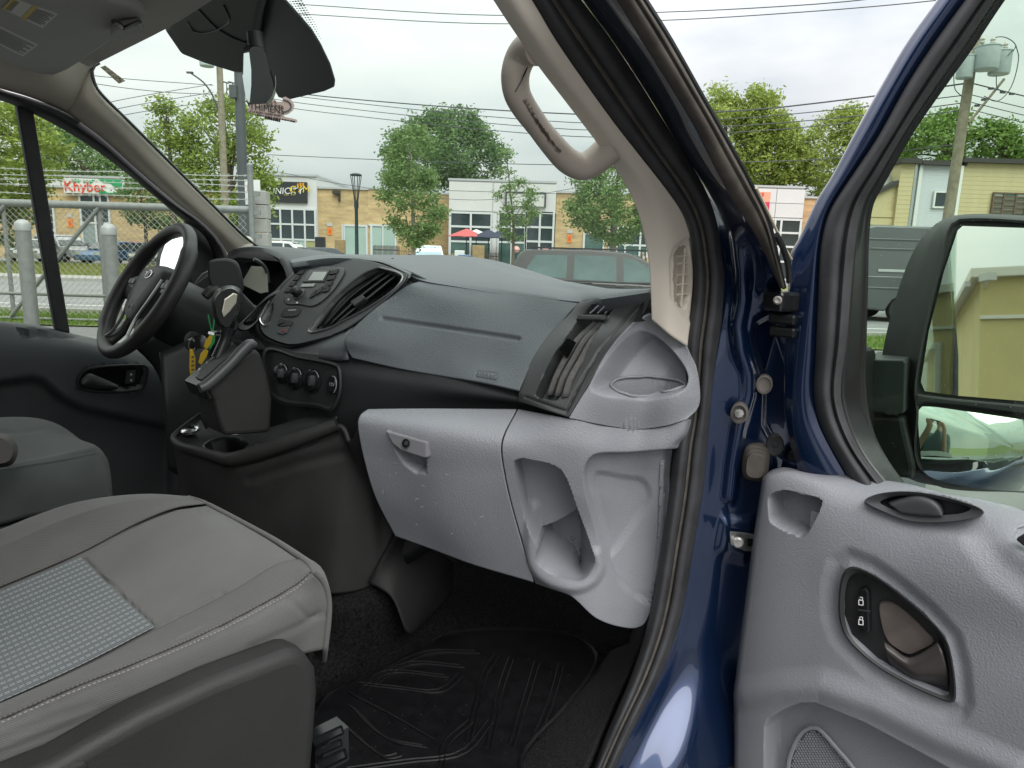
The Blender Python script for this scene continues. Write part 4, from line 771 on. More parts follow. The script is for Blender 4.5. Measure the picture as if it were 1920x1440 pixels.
# the photographer, holding the phone just behind the lens
px_, py_, hx_ = -.20, -.40, -.06
J = {'pelvis': ((px_, py_, .95), (.17, .12)), 'waist': ((px_, py_+.01, 1.12), (.155, .11)), 'chest': ((px_, py_+.02, 1.34), (.185, .12)), 'neck': ((px_, py_+.02, 1.52), .06), 'chin': ((px_, py_+.04, 1.60), .07), 'head': ((px_, py_+.03, 1.70), (.08, .1)), 'crown': ((px_, py_+.01, 1.79), .065)}
E_ = [('pelvis', 'waist'), ('waist', 'chest'), ('chest', 'neck'), ('neck', 'chin'), ('chin', 'head'), ('head', 'crown')]
for s, n in ((-1, 'l'), (1, 'r')):
    J |= {n+'sh': ((px_+s*.2, py_, 1.44), .065), n+'el': ((px_+s*.26, py_+.16, 1.24), .048), n+'wr': ((hx_+s*.12, py_+.33, 1.50), .034), n+'pa': ((hx_+s*.11, py_+.36, 1.58), .036), n+'hip': ((px_+s*.1, py_, .92), .095), n+'kn': ((px_+s*.11, py_+.03, .5), .065), n+'an': ((px_+s*.12, py_, .09), .045), n+'to': ((px_+s*.14, py_+.17, .04), .04)}
    E_ += [('chest', n+'sh'), (n+'sh', n+'el'), (n+'el', n+'wr'), (n+'wr', n+'pa'), ('pelvis', n+'hip'), (n+'hip', n+'kn'), (n+'kn', n+'an'), (n+'an', n+'to')]
    for k, (dx, dz) in enumerate(((-.02, .075), (0, .085), (.018, .08), (.034, .06))):
        q = n+'f%d' % k; J |= {q+'a': ((hx_+s*(.11-dx*.6), py_+.375, 1.62), .011), q+'b': ((hx_+s*(.10-dx), py_+.37, 1.58+dz), .009)}; E_ += [(n+'pa', q+'a'), (q+'a', q+'b')]
    J |= {n+'ta': ((hx_+s*.075, py_+.35, 1.60), .013), n+'tb': ((hx_+s*.055, py_+.36, 1.63), .011)}; E_ += [(n+'pa', n+'ta'), (n+'ta', n+'tb')]
M_tee = mat('dark teal shirt', (.04, .07, .08), .85)
man = figure('person', 'photographer in a dark shirt standing by the open door, reflected in the lower door mirror', J, E_, [(M_hair, lambda c: c[2] > 1.74 or (c[2] > 1.62 and c[1] < py_-.03)), (M_skin, lambda c: c[2] > 1.5 or (c[1] > py_+.2 and c[2] > 1.2)), (M_tee, lambda c: c[2] > .98), (M_trou, lambda c: True)], (px_, py_, 0))
for s in (-1, 1): mk('eye', boxv((px_+s*.032, py_+.115, 1.7), (.02, .02, .012)), BOXF, M_hair, man)
mk('nose', [(px_, py_+.15, 1.665), (px_-.018, py_+.115, 1.66), (px_+.018, py_+.115, 1.66), (px_, py_+.115, 1.71)], [[0, 1, 2], [0, 3, 1], [0, 2, 3], [1, 3, 2]], M_skin, man); box('mouth', (px_, py_+.118, 1.635), (.05, .012, .01), mat('lips', (.3, .1, .08), .5), man)
for s in (-1, 1): mk('ear', boxv((px_+s*.088, py_+.03, 1.69), (.02, .04, .06)), BOXF, M_skin, man)
tag(box('phone', (hx_-.01, py_+.365, 1.66), (.155, .009, .075), M_blk, bevel=.003), 'dark phone held by the photographer', 'phone')
# ================================================================ the van
van = thing('cargo_van', 'dark blue cargo van with its front passenger door wide open, seen from the open doorway', 'van', (-.8, 1.5, 0), 'v')
G1 = dict(bump=.35, bscale=900, btype='vor', bdist=.0006)
M_dash = mat('grey soft dash plastic', (.072, .080, .087), .44, spec=.5, var=.06, vscale=9, bump=.5, bscale=420, btype='vor', bdist=.0009)
M_dpl = mat('black hard plastic', (.022, .023, .024), .48, spec=.4, var=.2, vscale=14, bump=.3, bscale=700, btype='vor', bdist=.0006)
M_dsm = mat('satin dark trim', (.05, .054, .056), .38, spec=.5, var=.06, vscale=10)
M_console = mat('charcoal console plastic', (.021, .0208, .0205), .55, spec=.4, var=.15, vscale=10, bump=.35, bscale=600, btype='vor', bdist=.0006)
M_sil = mat('light grey grained plastic', (.24, .25, .272), .46, spec=.45, var=.05, vscale=6, bump=.45, bscale=330, btype='vor', bdist=.0012)
M_beige = mat('beige pillar plastic', (.62, .57, .49), .55, spec=.35, var=.04, vscale=6, bump=.25, bscale=700, bdist=.0006)
M_rub = mat('black rubber seal', (.042, .043, .046), .6, spec=.35, var=.25, vscale=18, bump=.2, bscale=500, bdist=.0006)
M_rub2 = mat('dusty brown rubber', (.075, .066, .056), .75, var=.35, vscale=25, bump=.3, bscale=400, bdist=.0008, detail=8)
M_gloss = mat('gloss black', (.012, .013, .014), .2, spec=.5); M_chrome = mat('satin chrome', (.62, .62, .62), .25, metal=1)
M_inkw = mat('white print', (.7, .7, .7), .5); M_lens = mat('grey display glass', (.30, .32, .30), .12, spec=.6)
M_liner = mat('grey roof lining', (.5, .47, .42), .95, bump=.3, bscale=900, bdist=.0006); M_visor = mat('grey visor vinyl', (.40, .39, .37), .8, var=.04, bump=.25, bscale=800, bdist=.0006)
M_carpet = mat('black carpet', (.014, .014, .015), .95, spec=.1, var=.7, vscale=150, bump=1, bscale=600, bdist=.005); M_mat = mat('black rubber mat', (.006, .006, .007), .4, spec=.35, var=.3, vscale=30, bump=.3, bscale=300, bdist=.001)
M_mirror = mat('mirror silver', (.86, .9, .87), .015, metal=1); M_galv2 = mat('bare metal', (.5, .5, .49), .4, metal=.8, var=.2, vscale=60)
def bluepaint():
    m = mat('deep blue metallic paint', (.004, .015, .05), .26, metal=.6, coat=1, spec=.5); t = m.node_tree; b = t.nodes['Principled BSDF']
    tcn = t.nodes['Texture Coordinate']; v = t.nodes.new('ShaderNodeTexVoronoi'); v.inputs['Scale'].default_value = 2600; lk(t, tcn.outputs['Object'], v.inputs[0])
    r = t.nodes.new('ShaderNodeValToRGB'); e = r.color_ramp.elements; e[0].color = (.003, .012, .042, 1); e[1].color = (.010, .034, .105, 1); lk(t, v.outputs['Color'], r.inputs[0]); lk(t, r.outputs[0], b.inputs['Base Color']); return m
M_blue = bluepaint()
G_wind = glass('windscreen glass', (.80, .895, .85), .5); G_side = glass('side window glass', (.82, .90, .83), .6, .6); G_left = glass('driver window glass', (.88, .92, .88), .4)
def QP(px, py, p0, n, off=0):
    d = VM @ ray(px, py); n = np.array(n, float); n /= np.linalg.norm(n); t = ((np.array(p0, float)+n*off-CAMP) @ n)/(d @ n); return (CAMP+d*t).tolist()
def plane_of(pts):
    c = np.mean(pts, 0); n = np.linalg.svd(np.array(pts)-c)[2][2]; return c, (n if n @ (CAMP-c) > 0 else -n)
def loops(name, loops_, m, parent, nv=80, lin=True, thick=0, cap=None, angle=50, rec=None):
    """surface through closed outlines, first to last"""
    L = [cr(l, nv, closed=True) for l in loops_]; V = np.vstack(L); F = []
    for i in range(len(L)-1):
        for j in range(nv): F.append([i*nv+j, (i+1)*nv+j, (i+1)*nv+(j+1) % nv, i*nv+(j+1) % nv])
    if cap in ('last', 'both'): F.append(list(range((len(L)-1)*nv, len(L)*nv)))
    if cap in ('first', 'both'): F.append(list(range(nv))[::-1])
    o = mk(name, V, F, m, parent, 'v', angle=angle)
    bm = bmesh.new(); bm.from_mesh(o.data); bmesh.ops.recalc_face_normals(bm, faces=bm.faces); bm.to_mesh(o.data); bm.free()
    if thick: s = o.modifiers.new('solid', 'SOLIDIFY'); s.thickness = thick
    return o
def scale_px(P, s, c=None):
    P = np.array(P, float); c = P.mean(0) if c is None else np.array(c); return ((P-c)*s+c).tolist()
# ---------------------------------------------------------------- body shell: roof, left side, rear, floor, right flank
sh_ = MB(); M_in = mat('grey cargo lining', (.2, .2, .2), .8)
F0, F1 = -4.2, .25
tag(box('roof_panel', ((F0+.55)/2, 1.5, 2.42), (.55-F0, 1.9, .05), M_blue, van, bevel=.02), None)
box('cargo_side', ((F0-.4)/2, 2.5, 1.45), (-.4-F0, .05, 1.95), M_blue, van); box('rear_panel', (F0, 1.5, 1.45), (.05, 1.9, 1.95), M_blue, van)
box('cargo_side', ((F0-.30)/2, .5, 1.45), (-.30-F0, .05, 1.95), M_blue, van); box('sliding_door_seam', (-1.6, .473, 1.45), (.01, .004, 1.7), M_rub, van)
box('cargo_bulkhead', (-.62, 1.5, 1.6), (.04, 1.84, 1.64), M_in, van)
box('floor_pan', ((F0+1.5)/2, 1.5, .68), (1.5-F0, 1.9, .06), M_dpl, van)
box('engine_bulkhead', (1.62, 1.6, 1.1), (.05, 1.75, .9), M_dpl, van)
bon = sheet('bonnet', [[(1.7, 2.3, 1.42), (1.7, 1.5, 1.5), (1.7, .75, 1.42)], [(2.2, 2.25, 1.25), (2.2, 1.5, 1.34), (2.2, .78, 1.25)], [(2.5, 2.1, .95), (2.55, 1.5, 1.0), (2.5, .9, .95)], [(2.6, 2.1, .4), (2.65, 1.5, .4), (2.6, .9, .4)]], 16, 14, M_blue, van, .01, away=(2, 1.5, 4))
box('wing', (1.98, .62, .95), (1.0, .06, .85), M_blue, van, bevel=.03); box('wing', (1.98, 2.42, .95), (1.0, .06, .85), M_blue, van, bevel=.03)
for f, l in ((1.95, .72), (1.95, 2.28), (-2.1, .72), (-2.1, 2.28)):
    s = 1 if l < 1.5 else -1; w = lathe('wheel', [(.2, 0), (.31, -.01), (.34, .03), (.34, .2), (.3, .22), (.05, .22)], (f, l-s*.17, .34), (0, s, 0), M_tyre, van, 28); lathe('rim', [(.04, .0), (.1, .0), (.2, .03), (.21, .0), (.215, .05), (.05, .06)], (f, l-s*.172, .34), (0, s, 0), M_rim, w, 20)
# ---------------------------------------------------------------- windscreen and its pillars
WL = Ql([(172, 126), (180, 168), (250, 238), (330, 318), (400, 388), (470, 455), (522, 486)], l=2.28)
WR = Ql([(870, -90), (925, 0), (968, 65), (1010, 125), (1060, 190), (1112, 258), (1150, 310), (1180, 360), (1200, 410), (1212, 460), (1218, 500), (1221, 552)], l=.745)
ctr = [(.58, 1.5, 2.24), (.92, 1.5, 2.08), (1.25, 1.5, 1.88), (1.55, 1.5, 1.68), (1.62, 1.5, 1.62)]
lf = [(WL[0][0]-.05, 2.3, WL[0][2]+.03)]+Ql([(158, 140), (166, 178), (232, 254), (314, 334), (384, 404), (454, 470), (510, 500)], l=2.31)+[(1.3, 2.3, 1.58)]; rt = Ql([(890, -90), (945, 0), (1030, 125), (1130, 258), (1200, 360), (1232, 460), (1238, 552)], l=.76)+[(1.28, .75, 1.56)]
sheet('windscreen', [lf, [(a[0]*.35+b[0]*.65, 1.95, a[2]*.3+b[2]*.7) for a, b in zip(cr(lf, 8), cr(ctr, 8))], ctr, [(a[0]*.35+b[0]*.65, 1.1, a[2]*.3+b[2]*.7) for a, b in zip(cr(rt, 8), cr(ctr, 8))], rt], 20, 16, G_wind, van, 0)
fp0, fn = (.78, 1.5, 2.125), (-.56, 0, -.83)
FR = [(470, -60), (505, -60), (533, 0), (560, 30), (583, 57), (600, 85), (618, 122), (627, 152), (626, 163), (608, 171), (540, 187), (522, 182), (506, 150), (452, 80)]
slab('sensor_cover', [QP(x, y, fp0, fn) for x, y in FR], [.004*.56, 0, .004*.83], mat('black glass print', (.02, .026, .032), .35), van, frame='v')
FC = [(318, 38), (335, 12), (420, -60), (520, -60), (500, 10), (490, 70), (470, 122), (455, 122), (395, 104), (350, 86)]
cv = slab('camera_cover', [QP(x, y, fp0, fn, .005) for x, y in FC], [-.028*.56, 0, -.028*.83], mat('dark grey cover', (.062, .066, .064), .55, bump=.2, bscale=700, bdist=.0005), van, .01, frame='v')
tube('cover_seam', [QP(x, y, fp0, fn, .0345) for x, y in ((365, 10), (410, 55), (455, 78), (495, 85))], .0014, M_gloss, cv, 6, n=12)
tube('cover_latch', [QP(x, y, fp0, fn, .034) for x, y in ((352, 42), (362, 58), (385, 62), (415, 52), (430, 36), (420, 10))], .002, M_gloss, cv, 6, n=20)
DOTP = [(505, -60), (556, -60), (578, 0), (590, 35), (602, 72), (607, 98), (600, 85), (583, 57), (560, 30), (533, 0)]; b = MB()
for i in range(-14, 26):
    for j in range(12):
        x, y = 505+j*5.2+i*2.6+(0 if i % 2 else 0), -60+(i+14)*4.4-j*.4
        if sdf(DOTP, np.array([[x, y]]))[0] < 0: r = .0011+.0013*min(1, -sdf(DOTP, np.array([[x, y]]))[0]/14); p = np.array(QP(x, y, fp0, fn)); b.box(p, (r*1.2, r*1.3, r*.6))
if b.V: tag(b.build('dot_print', M_gloss, van), kind='stuff')
# beige trims of the left side
WL2 = Ql([(172, 126), (180, 168), (250, 238), (330, 318), (400, 388), (470, 455), (522, 488)], l=2.27)
WLm = Ql([(150, 165), (160, 195), (225, 255), (305, 338), (372, 402), (440, 465), (485, 510)], l=2.30)
WLd = Ql([(125, 210), (150, 228), (195, 262), (265, 325), (330, 380), (388, 424), (424, 470), (450, 540)], l=2.37)
tp = sheet('pillar_trim', [WL2, WLm, WLd], 14, 40, M_beige, van, .006, feats=[('line', [(115, 245), (165, 128)], .004, 3)])
lathe('blank_cap', [(.022, 0), (.022, .003), (.019, .005), (.01, .006)], np.array(Q(462, 455, l=2.285)), (-.55, -.75, .35), M_beige, tp, 28)
tube('glass_edge', Ql([(186, 118), (173, 128), (176, 152), (186, 172), (250, 236), (330, 316), (400, 386), (470, 453), (524, 486)], l=2.272), .0045, M_gloss, van, 8, n=50, frame='v')
sheet('roof_side_trim', [Ql([(-160, 40), (0, 86), (80, 112), (135, 98), (176, 104)], l=2.24), Ql([(-160, 78), (0, 116), (80, 142), (135, 130), (174, 126)], l=2.27), Ql([(-160, 110), (0, 145), (70, 165), (130, 180), (160, 180)], l=2.32), Ql([(-160, 122), (0, 166), (60, 184), (125, 212), (150, 230)], l=2.38)], 12, 24, M_beige, van, .006)
hd = [Q(x, y, z=2.15) for x, y in ((168, 126), (240, 90), (322, 48), (430, -20), (560, -95))]
sheet('roof_lining', [hd, [(a-.12, l_, z+.035) for a, l_, z in hd], [(a-.5, l_, z+.06) for a, l_, z in hd], [(-.9, l_, 2.26) for a, l_, z in hd]], 18, 16, M_liner, van, .01)
sheet('roof_lining', [[(.6, 1.5, 2.2), (.5, .75, 2.16)], [(.2, 1.5, 2.25), (.2, .75, 2.2)], [(-.9, 1.5, 2.26), (-.9, .7, 2.2)]], 10, 8, M_liner, van, .01)
vz, vn = (.5, 2.0, 2.13), (.12, 0, -1)
VZ = [(-220, 20), (-60, 92), (0, 114), (70, 138), (88, 144), (104, 141), (132, 129), (205, 80), (266, 42), (274, 30), (262, 18), (205, 2), (120, -40), (-220, -160)]
vi = slab('sun_visor', [QP(x, y, vz, vn) for x, y in VZ], [0, 0, .022], M_visor, van, .007, frame='v', n=70)
M_stk = mat('white sticker', (.62, .6, .55), .6); M_sty = mat('yellow sticker band', (.62, .45, .08), .6); M_ink = mat('grey print', (.12, .12, .12), .6)
def sticker(P, rows, head=None, cols=1):
    q = [np.array(QP(x, y, vz, vn, .0006)) for x, y in P]; o = slab('warning_label', q, [0, 0, .0005], M_stk, vi, frame='v'); b = MB(); e = lambda u, v: (q[0]*(1-u)+q[1]*u)*(1-v)+(q[3]*(1-u)+q[2]*u)*v
    ux, uy = q[1]-q[0], q[3]-q[0]
    for c in range(cols):
        u0, u1 = .05+c*.95/cols, (c+1)*.95/cols
        for r in range(rows):
            v = .12+.8*r/rows; w = u1-(.12 if r % 3 == 2 else 0)/cols
            if head and c == 0 and r < rows: w = u0+.12
            a_, b_ = e(u0, v)-[0, 0, .0009], e(w, v)-[0, 0, .0009]; b.bar(a_, b_, .0007, 3)
    b.build('print', M_ink, o)
    if head:
        for u0, u1, v0, v1 in head: slab('yellow_band', [e(u0, v0)-[0, 0, .0007], e(u1, v0)-[0, 0, .0007], e(u1, v1)-[0, 0, .0007], e(u0, v1)-[0, 0, .0007]], [0, 0, .0004], M_sty, o, frame='v')
sticker([(22, -4), (109, 26), (80, 53), (4, 16)], 9, [(.0, .12, 0, 1), (.44, .56, 0, 1)], 2); sticker([(-24, 38), (72, 84), (43, 106), (-50, 60)], 10)
vc = slab('visor_clip', [QP(x, y, vz, vn, .002) for x, y in ((206, 52), (214, 38), (262, 32), (270, 44), (232, 54), (226, 60), (216, 56))], [0, 0, -.016], M_visor, van, .004, frame='v'); tube('clip_hook', [QP(x, y, vz, vn, .02) for x, y in ((212, 40), (226, 46), (230, 53), (262, 40))], .004, M_dsm, vc, 8, n=10)
fh = Q(232, 148, l=2.15); slab('inspection_sticker', [np.array(Q(x, y, l=2.1)) for x, y in ((188, 126), (197, 123), (235, 152), (223, 157))], [.001, .002, .001], mat('faded sticker', (.2, .18, .13), .7, var=.8, vscale=160, detail=2), van, frame='v')
# interior mirror seen edge on
mc = np.array(Q(486, 145, l=1.44))
loops('mirror_housing', [Ql(P, l=l_) for l_, P in ((1.47, [(463, 86), (476, 100), (490, 195), (478, 206), (466, 190), (458, 130)]), (1.44, [(460, 86), (492, 84), (506, 125), (517, 168), (510, 190), (488, 210), (464, 196), (456, 130)]), (1.40, [(470, 90), (494, 92), (505, 130), (513, 168), (505, 186), (488, 200), (472, 190), (466, 130)]))], mat('gloss black mirror shell', (.022, .022, .023), .28), van, 40, cap='both')
slab('mirror_glass', Ql([(457, 100), (467, 98), (471, 130), (471, 160), (468, 192), (463, 186), (456, 140)], l=1.392), [0, .004, 0], M_mirror, van, frame='v')
tube('mirror_stalk', Ql([(478, 60), (482, 90), (490, 130)], l=1.43), [.016, .017, .02], M_dsm, van, 12, n=8, frame='v')
# ---------------------------------------------------------------- driver door
WT = Ql([(-120, 150), (0, 188), (63, 214), (127, 248), (187, 287), (247, 333), (300, 377), (340, 410), (384, 444), (404, 500), (404, 600)], l=2.42)
WS = Ql([(-120, 122), (0, 167), (60, 185), (125, 211), (195, 260), (265, 324), (330, 379), (392, 424), (426, 476), (428, 540), (424, 620)], l=2.385)
sheet('driver_door_frame', [WS, Ql([(-120, 135), (0, 177), (62, 199), (126, 229), (192, 273), (256, 328), (315, 377), (366, 417), (408, 462), (416, 520), (414, 610)], l=2.375), WT], 10, 60, M_rub, van, .02)
slab('window_divider', [Q(x, y, l=2.415) for x, y in ((30, 190), (63, 208), (132, 625), (104, 618))], [0, .03, 0], M_rub, van, .004, frame='v')
slab('driver_window', [Q(x, y, l=2.44) for x, y in ((-140, 140), (0, 180), (127, 240), (247, 325), (340, 402), (410, 470), (410, 690), (-140, 620))], [0, .004, 0], G_left, van, frame='v')
dt = sheet('driver_door_trim', [Ql([(-140, 592), (0, 602), (70, 610), (165, 632), (270, 652), (420, 690)], l=2.43), Ql([(-140, 596), (0, 607), (70, 616), (165, 638), (270, 660), (420, 700)], l=2.36), Ql([(-140, 645), (0, 646), (165, 655), (270, 690), (420, 730)], l=2.31), Ql([(-140, 700), (0, 705), (165, 735), (270, 760), (420, 790)], l=2.30), Ql([(-140, 800), (0, 800), (165, 830), (300, 860), (420, 880)], l=2.30), Ql([(-140, 1000), (420, 1030)], l=2.30)], 70, 120, mat('slate door trim', (.06, .067, .072), .5, spec=.4, var=.06, bump=.3, bscale=500, btype='vor', bdist=.0008), van, .01,
  feats=[('in', [(-200, 720), (0, 713), (60, 704), (85, 710), (120, 742), (160, 762), (250, 782), (330, 800), (330, 1100), (-200, 1100)], .03, 16), ('in', [(146, 714), (160, 695), (188, 688), (268, 685), (277, 692), (270, 724), (260, 731), (200, 735), (152, 728)], .026, 6), ('in', [(30, 614), (70, 616), (160, 630), (140, 634), (40, 632)], .02, 5)])
box('driver_door_panel', (-.28, 2.37, 1.06), (1.0, .05, .8), M_dpl, van, bevel=.02, frame='v'); box('centre_pillar', (-.52, 2.40, 1.6), (.16, .1, 1.5), M_beige, van, bevel=.03, frame='v')
tube('handle_surround', Ql([(146, 714), (160, 695), (188, 688), (268, 685), (277, 692), (270, 724), (260, 731), (200, 735), (152, 728)], l=2.297), .004, M_dpl, dt, 6, n=60, closed=True)
slab('handle_cup', Ql([(152, 712), (164, 698), (190, 692), (266, 689), (272, 694), (266, 722), (256, 727), (200, 730), (158, 724)], l=2.32), [0, .004, 0], M_gloss, dt)
sheet('door_handle', [Ql([(150, 714), (165, 700), (185, 706), (222, 722)], l=2.292), Ql([(153, 722), (170, 716), (190, 722), (222, 727)], l=2.285), Ql([(160, 728), (180, 731), (200, 733), (218, 731)], l=2.30)], 10, 16, M_dsm, dt, .006)
sw = slab('lock_switch', Ql([(238, 696), (256, 694), (252, 718), (235, 720)], l=2.305), [0, .008, 0], M_dsm, dt, .002)
for y in (702, 713): box('print', Q(246, y, l=2.304), (.006, .001, .006), M_inkw, sw)
# outside mirror on the driver side, its glass bright with sky
dm = VM @ ray(325, 485); dm = dm/np.linalg.norm(dm); rm = np.array([-.35, -.25, .9]); rm /= np.linalg.norm(rm); nm_ = rm-dm; pm = np.array(Q(325, 485, l=2.66))
slab('outside_mirror_glass', [QP(x, y, pm, nm_) for x, y in ((312, 452), (350, 442), (354, 448), (345, 492), (326, 520), (296, 524), (302, 480))], list(-.006*nm_), M_mirror, van, frame='v')
slab('outside_mirror_housing', [QP(x, y, pm, nm_, -.008) for x, y in ((306, 446), (352, 436), (362, 446), (362, 560), (290, 560), (292, 480))], list(-.08*nm_), M_dpl, van, .01, frame='v')
sheet('mirror_sail', [Ql([(346, 414), (386, 436), (428, 480)], l=2.425), Ql([(358, 560), (370, 570), (404, 600)], l=2.41)], 4, 8, M_dpl, van, .01)
# ---------------------------------------------------------------- driver seat
M_fab = mat('grey woven seat fabric', (.118, .118, .116), .95, spec=.2, sheen=.1)
def weave(m, f1=(900, 900), c1=.75, c2=1.15, strength=.4):
    t = m.node_tree; b = t.nodes['Principled BSDF']; uv = t.nodes.new('ShaderNodeUVMap'); s = t.nodes.new('ShaderNodeSeparateXYZ'); lk(t, uv.outputs[0], s.inputs[0])
    def sn(o, k):
        a = t.nodes.new('ShaderNodeMath'); a.operation = 'MULTIPLY'; a.inputs[1].default_value = k; lk(t, o, a.inputs[0]); c = t.nodes.new('ShaderNodeMath'); c.operation = 'SINE'; lk(t, a.outputs[0], c.inputs[0]); return c.outputs[0]
    a = t.nodes.new('ShaderNodeMath'); a.operation = 'MULTIPLY'; lk(t, sn(s.outputs[0], f1[0]), a.inputs[0]); lk(t, sn(s.outputs[1], f1[1]), a.inputs[1])
    mr = t.nodes.new('ShaderNodeMapRange'); mr.inputs[1].default_value = -1; mr.inputs[2].default_value = 1; mr.inputs[3].default_value = c1; mr.inputs[4].default_value = c2; lk(t, a.outputs[0], mr.inputs[0])
    n = t.nodes.new('ShaderNodeTexNoise'); n.inputs['Scale'].default_value = 9; n.inputs['Detail'].default_value = 5; tcn = t.nodes['Texture Coordinate']; lk(t, tcn.outputs['Object'], n.inputs[0])
    m2 = t.nodes.new('ShaderNodeMapRange'); m2.inputs[1].default_value = .3; m2.inputs[2].default_value = .7; m2.inputs[3].default_value = .86; m2.inputs[4].default_value = 1.08; lk(t, n.outputs[0], m2.inputs[0])
    mu = t.nodes.new('ShaderNodeMath'); mu.operation = 'MULTIPLY'; lk(t, mr.outputs[0], mu.inputs[0]); lk(t, m2.outputs[0], mu.inputs[1])
    base = b.inputs['Base Color'].default_value[:]; mm = t.nodes.new('ShaderNodeMix'); mm.data_type = 'RGBA'; mm.blend_type = 'MULTIPLY'; mm.inputs[0].default_value = 1; mm.inputs[6].default_value = base; lk(t, mu.outputs[0], mm.inputs[7]); lk(t, mm.outputs[2], b.inputs['Base Color'])
    bp = t.nodes.new('ShaderNodeBump'); bp.inputs['Strength'].default_value = strength; bp.inputs['Distance'].default_value = .0006; lk(t, a.outputs[0], bp.inputs['Height']); lk(t, bp.outputs[0], b.inputs['Normal']); return m
weave(M_fab, (2300, 2300), .82, 1.12, .4)
M_fabd = weave(mat('darker bolster fabric', (.10, .099, .095), .95, spec=.2, sheen=.1), (1500, 1500), .6, 1.25, .5); M_fabg = weave(mat('grey green seat fabric', (.10, .111, .108), .95, spec=.2, sheen=.1), (2300, 2300), .88, 1.08, .3)
def drop(P, df=.03, dz=.15, dl=0): a = P[-1]; return P+[(a[0]+df*.8, a[1]+dl*.3, a[2]-dz*.22), (a[0]+df, a[1]+dl, a[2]-dz)]
ds = sheet('driver_seat', [[(x, l, z-.1) for x, l, z in drop(Ql([(-160, 800), (0, 800), (60, 801), (105, 812)], l=2.16))], drop(Ql([(-160, 800), (0, 785), (60, 786), (100, 797)], l=2.1)), drop(Ql([(-160, 830), (0, 815), (90, 812), (146, 822)], l=1.92)), drop(Ql([(-160, 880), (0, 868), (100, 852), (176, 838)], l=1.76)), drop(Ql([(-160, 905), (0, 880), (100, 862), (190, 850)], l=1.725), .01, .08), drop(Ql([(-160, 950), (0, 920), (100, 905), (197, 890)], l=1.71), .006, .04), drop(Ql([(-160, 1010), (0, 984), (60, 968), (130, 960), (194, 944)], l=1.72), .003, .01)], 60, 50, M_fabg, van, .01, feats=[('line', [(0, 878), (100, 860), (187, 845)], .004, 4), ('line', [(0, 808), (30, 812), (60, 808), (95, 800)], .004, 4)])
tube('stitching', Ql([(-20, 884), (50, 873), (110, 864), (187, 848)], l=1.718), .0009, M_dsm, ds, 5, n=20)
loops('armrest', [Ql(P, l=l_) for l_, P in ((1.66, [(-60, 830), (0, 822), (22, 832), (30, 848), (20, 866), (-10, 868), (-60, 880)]), (1.62, [(-60, 818), (0, 812), (24, 822), (34, 845), (22, 872), (-10, 878), (-60, 890)]), (1.58, [(-60, 828), (-5, 820), (16, 830), (24, 848), (14, 866), (-10, 870), (-60, 880)]))], mat('dark armrest vinyl', (.09, .085, .08), .7), ds, 30, cap='both')
box('seat_base', (.12, 1.95, 1.0), (.5, .46, .25), M_dpl, ds, bevel=.02)
# ---------------------------------------------------------------- passenger seat
sL0 = [(x+.0, l, z-.13) for x, l, z in Ql([(-220, 1070), (0, 1000), (130, 950), (280, 932), (350, 938)], l=1.30)]
sL1 = Ql([(-220, 1066), (0, 995), (60, 971), (130, 947), (200, 934), (280, 929), (350, 934)], l=1.255)
sL2 = Ql([(-220, 1120), (0, 1045), (100, 1000), (200, 962), (290, 943), (372, 941)], l=1.20)
sL3 = Ql([(-220, 1200), (0, 1108), (153, 1043), (260, 985), (330, 957), (390, 949)], l=1.125)
sC = Ql([(-220, 1310), (0, 1212), (220, 1113), (340, 1045), (430, 1003), (492, 1004)], l=.985)
sR3 = Ql([(-220, 1415), (0, 1320), (150, 1252), (293, 1179), (430, 1110), (520, 1058), (556, 1046)], l=.85)
sR2 = Ql([(-220, 1420), (0, 1326), (150, 1266), (293, 1197), (430, 1132), (530, 1080), (572, 1058)], l=.80)
sR1 = Ql([(-220, 1440), (0, 1353), (133, 1295), (267, 1242), (400, 1184), (489, 1138), (556, 1099), (583, 1074)], l=.752)
sR0 = Ql([(-220, 1500), (0, 1405), (133, 1345), (267, 1295), (400, 1235), (500, 1170), (562, 1130)], l=.742)+[Q(604, 1098, l=.757)]
sRa = Ql([(-220, 1530), (0, 1440), (150, 1385), (300, 1315), (450, 1240), (560, 1185)], l=.744)+[Q(613, 1133, l=.757)]
sRb = Ql([(-220, 1560), (0, 1470), (150, 1420), (300, 1345), (450, 1275), (540, 1235), (585, 1222)], l=.75)+[Q(605, 1218, l=.757)]
seat = sheet('passenger_seat', [sL0, sL1, sL2, sL3, sC, sR3, sR2, sR1, sR0, sRa, sRb], 170, 150, M_fab, van, .01,
  feats=[('line', [(-100, 1152), (0, 1106), (153, 1043), (270, 975), (330, 952), (385, 944)], .005, 5), ('line', [(-100, 1362), (0, 1319), (150, 1251), (293, 1178), (420, 1112)], .004, 5), ('line', [(153, 1043), (293, 1178)], .005, 4), ('line', [(0, 1352), (133, 1294), (267, 1241), (400, 1183), (489, 1137), (556, 1099), (583, 1073)], .004, 4), ('line', [(385, 945), (440, 973), (500, 1008), (550, 1041), (583, 1068)], .0012, 2.6),
         ('line', [(-60, 1440), (60, 1392), (200, 1335), (300, 1305)], .003, 14), ('line', [(-20, 1450), (90, 1405), (180, 1372), (240, 1352)], .003, 12), ('line', [(-40, 1410), (40, 1372), (120, 1340), (180, 1322)], .002, 10), ('line', [(540, 1120), (580, 1160), (608, 1150)], .002, 8), ('line', [(470, 1215), (560, 1175), (600, 1150)], .002, 9)])
lip = [np.array(r[-1]) for r in (sL1, sL2, sL3, sC, sR3, sR2, sR1)]; B_ = [p+[.02, 0, -.018] for p in lip]; C_ = [p+[.03, 0, -.07] for p in lip]; D_ = [p+[.02, 0, -.15] for p in lip]
